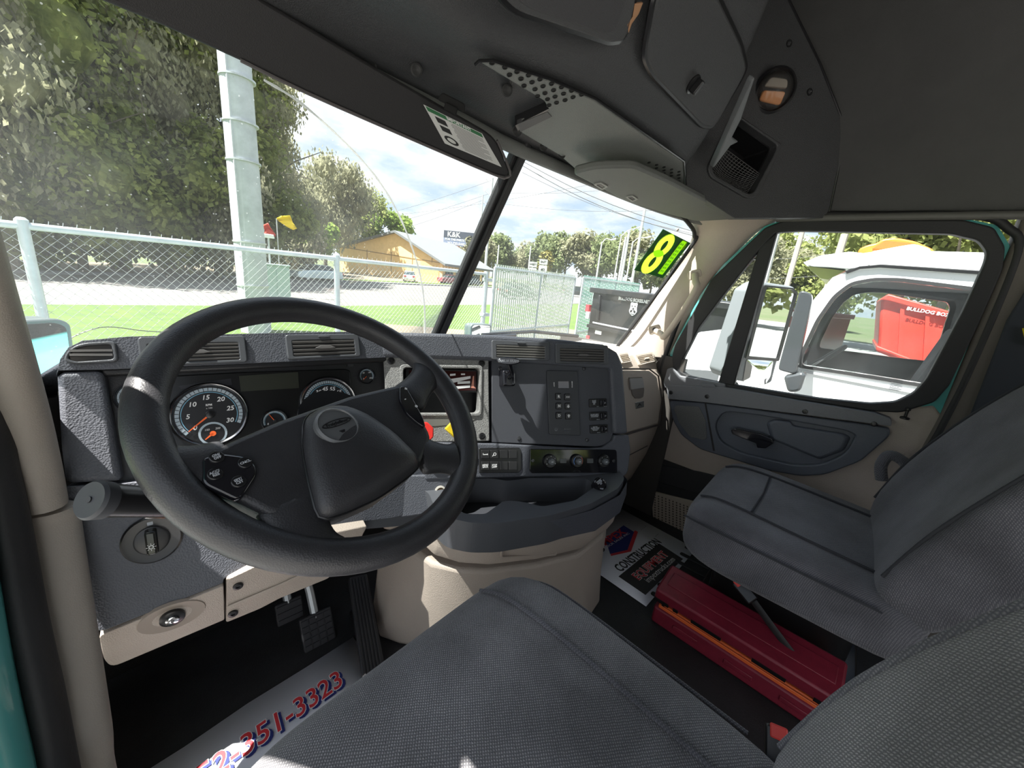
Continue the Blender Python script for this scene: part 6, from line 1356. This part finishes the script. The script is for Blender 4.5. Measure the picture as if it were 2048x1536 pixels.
# ---- route signs
def plate(px, s, d, label, w, h, st, size, name='route_sign'):
    x, y = at_ground(*px, d); P_ = up_at(*px, x, y); n = Vector((CAM.x-x, CAM.y-y, 0)); fr = fr_n(P_, n, (1, 0, 0)); fr = Fr(P_, fr.u, (0, 0, 1), fr.n)
    t = thing(name, (x, y, GZ), label, 'sign'); b = B(); b.prism(fr, rect(-w/2, -h/2, w/2, h/2, .04), -.02, 0); obj('plate', b, mat('sign_white', (.78, .79, .78), .5), t)
    b = B(); b.text(fr, 0, 0, st, size, .006, .004, off=.012); b.ringprism(fr, rect(-w/2+.02, -h/2+.02, w/2-.02, h/2-.02), rect(-w/2+.045, -h/2+.045, w/2-.045, h/2-.045), 0, .004, 20); obj('legend', b, LETK, t)
    b = B(); b.prism(fr, rect(-w/2, -h/2-.9, w/2, -h/2-.06, .12), -.02, 0); sh = obj('route_shield', b, mat('sign_white', (.78, .79, .78), .5), t)
    b = B(); b.text(fr, 0, -h/2-.46, s, .38, .006, .004, off=.015); obj('shield_number', b, LETK, sh)
    b = B(); b.tube([fr.w(0, -h/2, -.05), (P_.x, P_.y, GZ)], .04, 6); obj('post', b, STEEL, t)
plate((1066, 529), '40', 38, 'white WEST route sign above the slatted gate', .78, .50, 'WEST', .24); plate((1087, 524), '40', 38, 'white EAST route sign above the slatted gate', .78, .50, 'EAST', .24)

# ---- cars
def car(px, py, d, head, col, label, L=4.5, Wd=1.8, Hh=1.45, suv=0):
    x, y = at_ground(px, py, d); h = rad(head); fu = Vector((sin(h), cos(h), 0)); fv = Vector((cos(h), -sin(h), 0)); T = thing('parked_car', (x, y, GZ), label, 'car')
    def P(l, s, z): return Vector((x, y, GZ)) + fu*l + fv*s + Vector((0, 0, z))
    m_ = mat('car_paint_'+label.split()[0], col, .25, metal=.2, coat=.6)
    prof = [(-L/2, .35, .62), (-L/2+.05, .30, .95), (-L*.30, .28, 1.0), (L*.15, .28, .98), (L*.30, .28, .92), (L/2-.1, .30, .80), (L/2, .36, .60)]
    rings = []
    for l, z0, z1 in prof:
        w = Wd/2*(.88 if abs(l) > L*.45 else 1); rings.append([P(l, -w, z0), P(l, -w*1.0, (z0+z1)/2), P(l, -w*.93, z1), P(l, w*.93, z1), P(l, w, (z0+z1)/2), P(l, w, z0)])
    b = B(); b.loft(rings); obj('body', b, m_, T, bevel=.06)
    cab = [(-L*.42 if suv else -L*.36, .92, .02), (-L*.36 if suv else -L*.22, Hh-.04, .14), (L*.06, Hh, .14), (L*.24, .92, .02)]
    b = B(); b.loft([[P(l, -Wd/2*.9+i_, z), P(l, Wd/2*.9-i_, z)] for l, z, i_ in cab], cap=False, closed=False); b.f.append((1, 3, 5, 7)); b.f.append((0, 6, 4, 2)); b.f.append((0, 1, 7, 6)); obj('windows', b, mat('car_glass', (.03, .045, .05), .06), T)
    b = B(); b.loft([[P(l, -Wd/2*.9+.13, z), P(l, Wd/2*.9-.13, z)] for l, z in ((-L*.37 if suv else -L*.23, Hh-.03), (-.2, Hh+.02), (L*.07, Hh+.005))], cap=False, closed=False); obj('roof', b, m_, T, solid=.04)
    for l in (-L*.31, L*.31):
        for s in (-1, 1):
            fr = fr_n(P(l, s*Wd/2*.9, .33), fv*s, fu); b = B(); b.lathe(fr, [(.32, -.14), (.33, .03), (.22, .05)], 16); wl = obj('wheel', b, RUB, T); b = B(); b.lathe(fr, [(.21, .04), (.19, .055), (.0001, .05)], 12); obj('hub', b, STEEL, wl)
    for s in (-1, 1): b = B(); b.box(fr_n(P(-L/2, s*Wd*.34, .80), -fu, fv), -.18, .18, -.09, .09, -.02, .05); obj('tail_light', b, LETR, T)
    return T
car(632, 556, 41, 252, (.52, .62, .64), 'silver sedan parked across the road beside the fence post', 4.9)
car(819, 560, 60, 35, (.80, .80, .80), 'white sedan parked before the ochre building', 4.6)
car(903, 567, 66, 95, (.30, .08, .10), 'maroon car parked at the side of the ochre building', 4.6); car(940, 563, 70, 80, (.05, .06, .07), 'black car behind the maroon car', 4.6, suv=1, Hh=1.7)
car(1043, 570, 42, 100, (.03, .035, .035), 'dark car passing behind the slatted gate', 4.8, suv=1, Hh=1.6); car(1157, 572, 70, 120, (.04, .05, .07), 'dark blue vehicle seen through the gate gap', 4.6, suv=1, Hh=1.7)

# ---- black rubbish container
BKM = mat('black_container_paint', (.012, .0125, .014), .4, var=.25, vscale=3)
c0, c1 = CAM + ray(1187, 583)*7.2, CAM + ray(1335, 604)*6.0; uC = (c1-c0); uC.z = 0; LC = uC.length; uC.normalize(); nC = Vector((uC.y, -uC.x, 0))
if nC.dot(CAM-c0) < 0: nC = -nC
CF_ = Fr((c0.x, c0.y, 0), uC, (0, 0, 1), nC); tz_ = c0.z
BC = thing('rubbish_container', (c0.x, c0.y, GZ), 'black steel roll-off container with white lettering by the gate', 'container')
LC2 = LC+1.2
b = B(); b.prism(CF_, [(0, GZ), (LC2, GZ), (LC2, tz_), (0, tz_)], -4.5, 0); obj('body', b, BKM, BC, bevel=.02)
b = B(); b.box(CF_, -.05, LC2+.05, tz_-.02, tz_+.07, -4.5, .06); b.box(CF_, 0, LC2, CF_.px(1200, 656)[1]-.03, CF_.px(1200, 656)[1]+.03, 0, .05); obj('rim', b, BKM, BC, bevel=.01)
b = B(); pr0 = CF_.px(1240, 655)[1]; b.box(CF_, CF_.px(1188, 655)[0], CF_.px(1280, 670)[0], pr0-.012, pr0+.012, .05, .06); obj('white_line', b, SOFTW, BC)
ux0 = CF_.px(1198, 600)[0]; b = B(); b.prism(CF_, [(ux0, tz_-.05), (ux0+.05, tz_-.05), (ux0+.10, pr0+.05), (ux0+.04, pr0+.05)], 0, .05); b.prism(CF_, CF_.pp([(1232, 588), (1238, 588), (1262, 602), (1256, 602)]), 0, .04); obj('stiffener', b, BKM, BC, bevel=.01)
u, v = CF_.px(1268, 598, .01); b = B(); b.text(CF_, u, v-.02, 'BULLDOG BOXES.NET', .075, .012, .004, off=.003, sx=.86); obj('lettering', b, WHITE, BC)
u, v = CF_.px(1267, 616, .01); fd = CF_.move(u, v, .008); b = B(); EMS = .55
b.prism(fd, rpoly([(-.13, .12), (-.10, .19), (-.05, .16), (.05, .16), (.10, .19), (.13, .12), (.12, .0), (.15, -.10), (.08, -.20), (0, -.24), (-.08, -.20), (-.15, -.10), (-.12, 0)], .03), 0, .006); b.v = [fd.o+(v_-fd.o)*EMS for v_ in b.v]; dg = obj('dog_emblem', b, mat('emblem_grey', (.50, .52, .53), .6), BC)
b = B(); 
for s in (-1, 1): b.prism(fd, circ(s*.055, .055, .022, 10), .006, .010); b.prism(fd, rpoly([(s*.02, -.05), (s*.11, -.09), (s*.09, -.15), (s*.03, -.12)], .01), .006, .010)
b.prism(fd, rpoly([(-.04, 0), (.04, 0), (.02, -.05), (-.02, -.05)], .01), .006, .010); b.box(fd, -.07, .07, -.19, -.175, .006, .010); b.v = [fd.o+(v_-fd.o)*EMS+fd.n*.004 for v_ in b.v]; obj('dog_features', b, BKM, dg)
for y0, y1, m_ in ((610, 624, LETR), (624, 638, WHITE), (672, 684, LETR)): b = B(); b.box(CF_, CF_.px(1180, y0)[0]-.08, CF_.px(1180, y0)[0]+.0, CF_.px(1180, y1)[1], CF_.px(1180, y0)[1], -.05, .02); obj('reflector_tape', b, m_, BC)
b = B(); b.box(CF_, CF_.px(1192, 662)[0], CF_.px(1204, 662)[0], CF_.px(1192, 667)[1], CF_.px(1192, 660)[1], .0, .02); obj('data_plate', b, WHITE, BC)

# ---- hood of this truck and its fender mirrors
rows = []
for y, w, z, s in ((1.24, .92, .60, .45), (1.55, .90, .54, .35), (2.0, .84, .44, .2), (2.4, .75, .28, .0), (2.6, .62, .05, -.2)):
    rows.append([Vector((-w-.08, y, s-.7)), Vector((-w-.06, y, s-.1)), Vector((-w*.9, y, z-.06)), Vector((-w*.5, y, z)), Vector((0, y, z+.015)), Vector((w*.5, y, z)), Vector((w*.9, y, z-.06)), Vector((w+.06, y, s-.1)), Vector((w+.08, y, s-.7))])
b = B(); b.loft(rows, cap=False, closed=False); HD = tag(obj('truck_hood', b, TEAL, sub=1, sharp=80, solid=.02), 'sloping teal engine hood of this truck beyond the dash', 'hood')
def hood_mirror(C_, hw, hh, label, face):
    t = thing('hood_mirror', (C_.x, C_.y, .45), label, 'mirror', 'mirrors on the hood fenders'); f = fr_n(C_, face, (1, 0, 0))
    q = rpoly([(-hw, -hh*.9), (hw*.9, -hh), (hw, hh*.8), (hw*.7, hh), (-hw*.8, hh), (-hw, hh*.7)], hw*.3)
    b = B(); b.prism(f, q, -.05, .0, 1.04); b.prism(f, q, -.09, -.05, 1.0); obj('shell', b, mat('mirror_shell', (.10, .12, .12), .3), t, bevel=.006)
    b = B(); b.prism(f, [(p[0]*.88, p[1]*.88) for p in q], .0, .002); obj('mirror_face', b, MIRR, t)
    b = B(); b.tube([f.w(0, -hh*.6, -.05), Vector((C_.x*.97, C_.y+.05, C_.z-.16)), Vector((C_.x*.93, C_.y+.05, .40))], .016, 8); obj('stem', b, BLK, t)
cL, cR = atY(72, 700, 1.75), atY(962, 664, 1.75)
hood_mirror(cL, .085, .085, 'rounded mirror on the driver side hood fender reflecting teal paint', Vector((.45, -.85, .0)))
hood_mirror(cR, .075, .05, 'small rounded mirror on the passenger side hood fender', Vector((-.25, -.95, .05)))
b = B(); b.tube([(.35, 1.16, .80), (.62, 1.10, .815), (.86, 1.0, .80)], .008, 6); b.tube([(.3, 1.14, .79), (.5, 1.10, .80)], .012, 6); tag(obj('wiper_blade', b, BLK), 'black wiper blade resting below the passenger windshield', 'wiper')

# ---- passenger side mirror
SM = thing('side_mirror', (1.25, .32, .60), 'tall grey truck side mirror outside the passenger door glass', 'mirror')
nm = Vector((-.60, -.80, 0)); MC = atX(1535, 650, 1.30); MF = fr_n(MC, nm, (.8, -.6, 0)); MF = Fr(MC, MF.u, (0, 0, 1), MF.n)
GREYM = mat('mirror_grey_plastic', (.16, .175, .185), .45)
hs_ = MF.pp([(1504, 580), (1530, 564), (1590, 573), (1598, 586), (1596, 600), (1555, 730), (1546, 765), (1530, 772), (1455, 758), (1448, 745), (1455, 725)])
b = B(); b.prism(MF, rpoly(hs_, .012), -.11, -.003, 1.0); obj('housing', b, GREYM, SM, bevel=.012, seg=3)
b = B(); b.ringprism(MF, rpoly(MF.pp([(1527, 570), (1585, 576), (1594, 586), (1556, 722), (1490, 717)]), .008), rpoly(MF.pp([(1532, 574), (1583, 579), (1590, 588), (1554, 717), (1496, 712)]), .006), -.004, .006, 40); obj('frame', b, BLK, SM)
b = B(); b.prism(MF, rpoly(MF.pp([(1531, 573), (1584, 579), (1591, 588), (1554, 718), (1494, 713)]), .006), -.003, .0); obj('flat_mirror', b, MIRR, SM)
q = rpoly(MF.pp([(1493, 719), (1547, 721), (1541, 753), (1530, 770), (1486, 763)]), .012); cen = Vector((sum(p[0] for p in q)/len(q), sum(p[1] for p in q)/len(q)))
b = B(); b.loft([[MF.w(*(cen+(Vector(p)-cen)*k), n) for p in q] for k, n in ((1, 0), (.8, .004), (.6, .007), (.4, .009), (.2, .010), (.05, .0104))]); obj('convex_mirror', b, MIRR, SM, sharp=80)
for z in (.66, .58): b = B(); b.tube([MC+Vector((-.02, .06, z-MC.z)), (1.12, .40, z-.06), (.99, .43, z-.10)], .018, 8); obj('arm', b, GREYM, SM)

# ---- the white truck parked alongside
TW = Fr((3.05, 0, 0), (0, -1, 0), (0, 0, 1), (-1, 0, 0)); WPT = mat('white_truck_paint', (.80, .81, .82), .25, coat=.5)
WK = thing('parked_truck', (4.0, 0, GZ), 'white semi truck parked alongside, seen through the passenger window', 'truck')
DX = 2.05
side = TW.pp([(1470, 830), (1476, 700), (1560, 672), (1600, 640), (1630, 596), (1665, 555), (1700, 540), (1760, 536), (2110, 552), (2110, 1000), (1470, 1000)])
wino = TW.pp([(1603, 730), (1606, 712), (1640, 640), (1672, 595), (1705, 570), (1750, 562), (1800, 563), (2010, 590), (2020, 610), (1960, 782), (1850, 768), (1700, 744)])
for k, x_ in enumerate((0, -DX)):
    b = B(); b.ringprism(TW, side, rpoly(wino, .03), x_-.05, x_, 90); obj('door_panel', b, WPT, WK)
    cx_, cy_ = sum(p[0] for p in wino)/len(wino), sum(p[1] for p in wino)/len(wino)
    b = B(); b.ringprism(TW, rpoly([(cx_+(p[0]-cx_)*1.07, cy_+(p[1]-cy_)*1.07) for p in wino], .04), rpoly(wino, .03), x_-.03, x_+.012, 80); obj('window_gasket', b, RUB, WK)
    b = B(); b.add([TW.w(*p, x_-.02) for p in wino], [tuple(range(len(wino)))]); obj('door_glass', b, DRG, WK)
roofq = TW.pp([(1625, 600), (1665, 553), (1700, 536), (1690, 515), (1730, 502), (1800, 500), (1990, 505), (2110, 510), (2110, 560), (1760, 540), (1700, 545)])
b = B(); b.prism(TW, TW.pp([(1690, 545), (1690, 522), (1725, 505), (1800, 500), (1990, 505), (2110, 510), (2110, 560), (1760, 540)]), -DX, .01); obj('roof', b, WPT, WK, bevel=.03, seg=3)
b = B(); b.tube([TW.w(*TW.px(*p), .015) for p in ((1692, 545), (1720, 535), (1760, 532), (1850, 538), (2000, 548))], .012, 6); obj('drip_rail', b, BLK, WK)
vq = TW.pp([(1606, 526), (1640, 512), (1700, 504), (1735, 508), (1740, 530), (1700, 538), (1660, 534), (1625, 532)])
b = B(); b.prism(TW, rpoly(vq, .01), -DX, .02); obj('sun_shade', b, mat('silver_visor', (.72, .74, .76), .35, metal=.25), WK, bevel=.01)
b = B(); b.prism(TW, TW.pp([(1612, 531), (1690, 540), (1655, 558), (1640, 556)]), -DX+.1, -.06); obj('shade_underside', b, mat('smoke_green', (.25, .28, .08), .3), WK)
b = B(); b.loft([[TW.w(*TW.px(1600, 648), -.08), TW.w(*TW.px(1600, 648), -DX+.08)], [TW.w(*TW.px(1668, 553), -.10), TW.w(*TW.px(1668, 553), -DX+.10)]], cap=False, closed=False); obj('windshield', b, DRG, WK)
hq = TW.pp([(1330, 690), (1400, 664), (1480, 662), (1560, 672), (1570, 700), (1570, 1000), (1330, 1000)])
b = B(); b.prism(TW, hq, -DX+.05, .02); obj('hood', b, WPT, WK, bevel=.06, seg=3)
b = B(); b.prism(TW, TW.pp([(1355, 736), (1440, 742), (1432, 775), (1370, 760)]), .02, .03); gm = obj('vent_grille', b, mat('grille_grey', (.10, .105, .11), .5), WK)
b = B(); b.box(TW, TW.px(1560, 700)[0], TW.px(2110, 700)[0], TW.px(1700, 757)[1]-.02, TW.px(1700, 757)[1]+.0, .0, .012); obj('belt_moulding', b, mat('belt_grey', (.35, .36, .37), .4), WK)
b = B(); b.ringprism(TW, [(p[0], p[1]) for p in side], rpoly(wino, .03), -DX+.0, -DX+.012, 80); obj('far_lining', b, BLK, WK)
b = B(); b.prism(TW, TW.pp([(1700, 549), (1760, 544), (2110, 560), (2110, 563), (1760, 549)]), -DX+.02, -.06); obj('headlining', b, mat('cab_lining', (.10, .10, .105), .8), WK)
b = B(); b.prism(WF, rect(3.12, .30, 5.0, .75), .10, .62); obj('dash', b, BLK, WK, bevel=.05)
for cx2 in (3.55, 4.6):
    b = B(); b.prism(Fr((cx2, -.62, .25), (1, 0, 0), (0, -.2, 1), (0, 1, .2)), rect(-.22, 0, .22, .75, .08), -.08, .08); obj('seat_back', b, FABD, WK, bevel=.03)
b = B(); b.tube([Vector((3.58+.2*cos(a), .12-.12*sin(a), .62+.14*sin(a))) for a in [2*pi*i/24 for i in range(24)]], .018, 8, closed=True); obj('cab_wheel', b, RUB, WK)
b = B(); b.wbox(3.1, 5.05, -1.6, .7, GZ+.5, -.05); obj('cab_floor', b, BLK, WK)
b = B(); b.wbox(3.05, 5.1, -1.75, -1.65, -.1, 1.5); obj('rear_wall', b, WPT, WK)
for yy in (1.7, -2.6):
    fr = Fr((3.1, yy, GZ+.5), (0, 1, 0), (0, 0, 1), (-1, 0, 0)); b = B(); b.lathe(fr, [(.50, -.3), (.52, 0), (.32, .02), (.28, -.06), (.0001, -.06)], 28); obj('wheel', b, RUB, WK)
# its mirror
M2 = TW.move(0, 0, .38); mq = M2.pp([(1599, 580), (1622, 586), (1624, 600), (1592, 745), (1585, 748), (1556, 740), (1558, 728)])
b = B(); b.prism(M2, rpoly(mq, .03), -.12, .0); mm = obj('mirror_housing', b, mat('mirror_black', (.045, .05, .055), .25), WK, bevel=.03, seg=3)
b = B(); b.prism(M2, rpoly(M2.pp([(1566, 752), (1604, 744), (1612, 750), (1600, 784), (1575, 786)]), .03), -.12, .0); obj('lower_mirror', b, MATS['mirror_black'], WK, bevel=.02)
for y in (628, 742): b = B(); b.tube([M2.w(*M2.px(1585, y), -.06), TW.w(*TW.px(1604, y+10), .0)], .02, 6); obj('mirror_arm', b, GREYM, WK)
tgt = fr_n(atX(1742, 655, 4.75), Vector((-.8, -.5, 0)), (0, -1, 0)); tgt = Fr(tgt.o, tgt.u, (0, 0, 1), tgt.n)
# red container and orange hood beyond the white truck
RDM = mat('red_container_paint', (.70, .05, .03), .45, var=.15, vscale=2)
RX = Fr((8.6, 0, 0), (0, -1, 0), (0, 0, 1), (-1, 0, 0)); RCn = thing('red_container', (9.6, -1, GZ), 'bright red roll-off container beyond the white truck windows', 'container')
rq = RX.pp([(1762, 600), (1775, 590), (2000, 655), (2000, 800), (1755, 700)])
b = B(); b.prism(RX, rq, -2.2, 0); obj('body', b, RDM, RCn, bevel=.04)
b = B(); b.prism(RX, RX.pp([(1760, 600), (1776, 588), (2002, 652), (2002, 664), (1774, 602)]), -2.2, .08); obj('rim', b, RDM, RCn, bevel=.02)
b = B(); b.prism(RX, RX.pp([(1752, 690), (2002, 786), (2002, 800), (1752, 702)]), -2.2, .08); obj('sill', b, RDM, RCn, bevel=.02)
for p in (1800, 1850, 1900): b = B(); b.prism(RX, RX.pp([(p, 610+(p-1775)*.29), (p+8, 612+(p-1775)*.29), (p+2, 700+(p-1755)*.42), (p-6, 698+(p-1755)*.42)]), 0, .07); obj('rib', b, RDM, RCn)
u, v = RX.px(1862, 625, .1); b = B(); b.text(RX, u, v, 'BULLDOG BOXES', .075, .09, .004, off=.002, rot=-.10); obj('lettering', b, WHITE, RCn)
OX = Fr((6.2, 0, 0), (0, -1, 0), (0, 0, 1), (-1, 0, 0)); OT = thing('orange_roof_fairing', (7.0, .2, GZ), 'orange roof fairing of a truck behind the white one', 'fairing')
b = B(); b.prism(OX, rpoly(OX.pp([(1716, 498), (1738, 489), (1752, 487), (1766, 478), (1790, 475), (1830, 482), (1870, 500), (1870, 520), (1716, 520)]), .05), -1.6, 0); obj('shell', b, mat('orange_paint', (.85, .20, .03), .35), OT, bevel=.04)
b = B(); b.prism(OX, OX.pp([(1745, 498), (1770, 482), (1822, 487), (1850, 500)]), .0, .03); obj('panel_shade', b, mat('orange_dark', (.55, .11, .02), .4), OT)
b = B(); b.prism(Fr((5.6, 0, 0), (0, -1, 0), (0, 0, 1), (-1, 0, 0)), Fr((5.6, 0, 0), (0, -1, 0), (0, 0, 1), (-1, 0, 0)).pp([(1740, 503), (1800, 492), (1830, 487), (1862, 497), (1870, 560), (1740, 560)]), -.7, 0); obj('side_deflector', b, WPT, OT, bevel=.03)
C2 = Fr((12, 0, 0), (0, -1, 0), (0, 0, 1), (-1, 0, 0)); GC = thing('grey_container', (13, 4, GZ), 'grey roll-off container with dark red rim in the vent window', 'container')
b = B(); b.prism(C2, C2.pp([(1380, 607), (1472, 614), (1462, 720), (1370, 710)]), -2.2, 0); obj('body', b, mat('grey_container_paint', (.10, .11, .115), .5, var=.3, vscale=2), GC)
b = B(); b.prism(C2, C2.pp([(1380, 605), (1473, 607), (1472, 615), (1380, 612)]), -2.2, .08); obj('rim', b, mat('dark_red_rim', (.28, .05, .05), .5), GC)
u, v = C2.px(1429, 610, .1); b = B(); b.text(C2, u, v, 'Bulldog', .13, .09, .004, off=.004); obj('lettering', b, WHITE, GC)
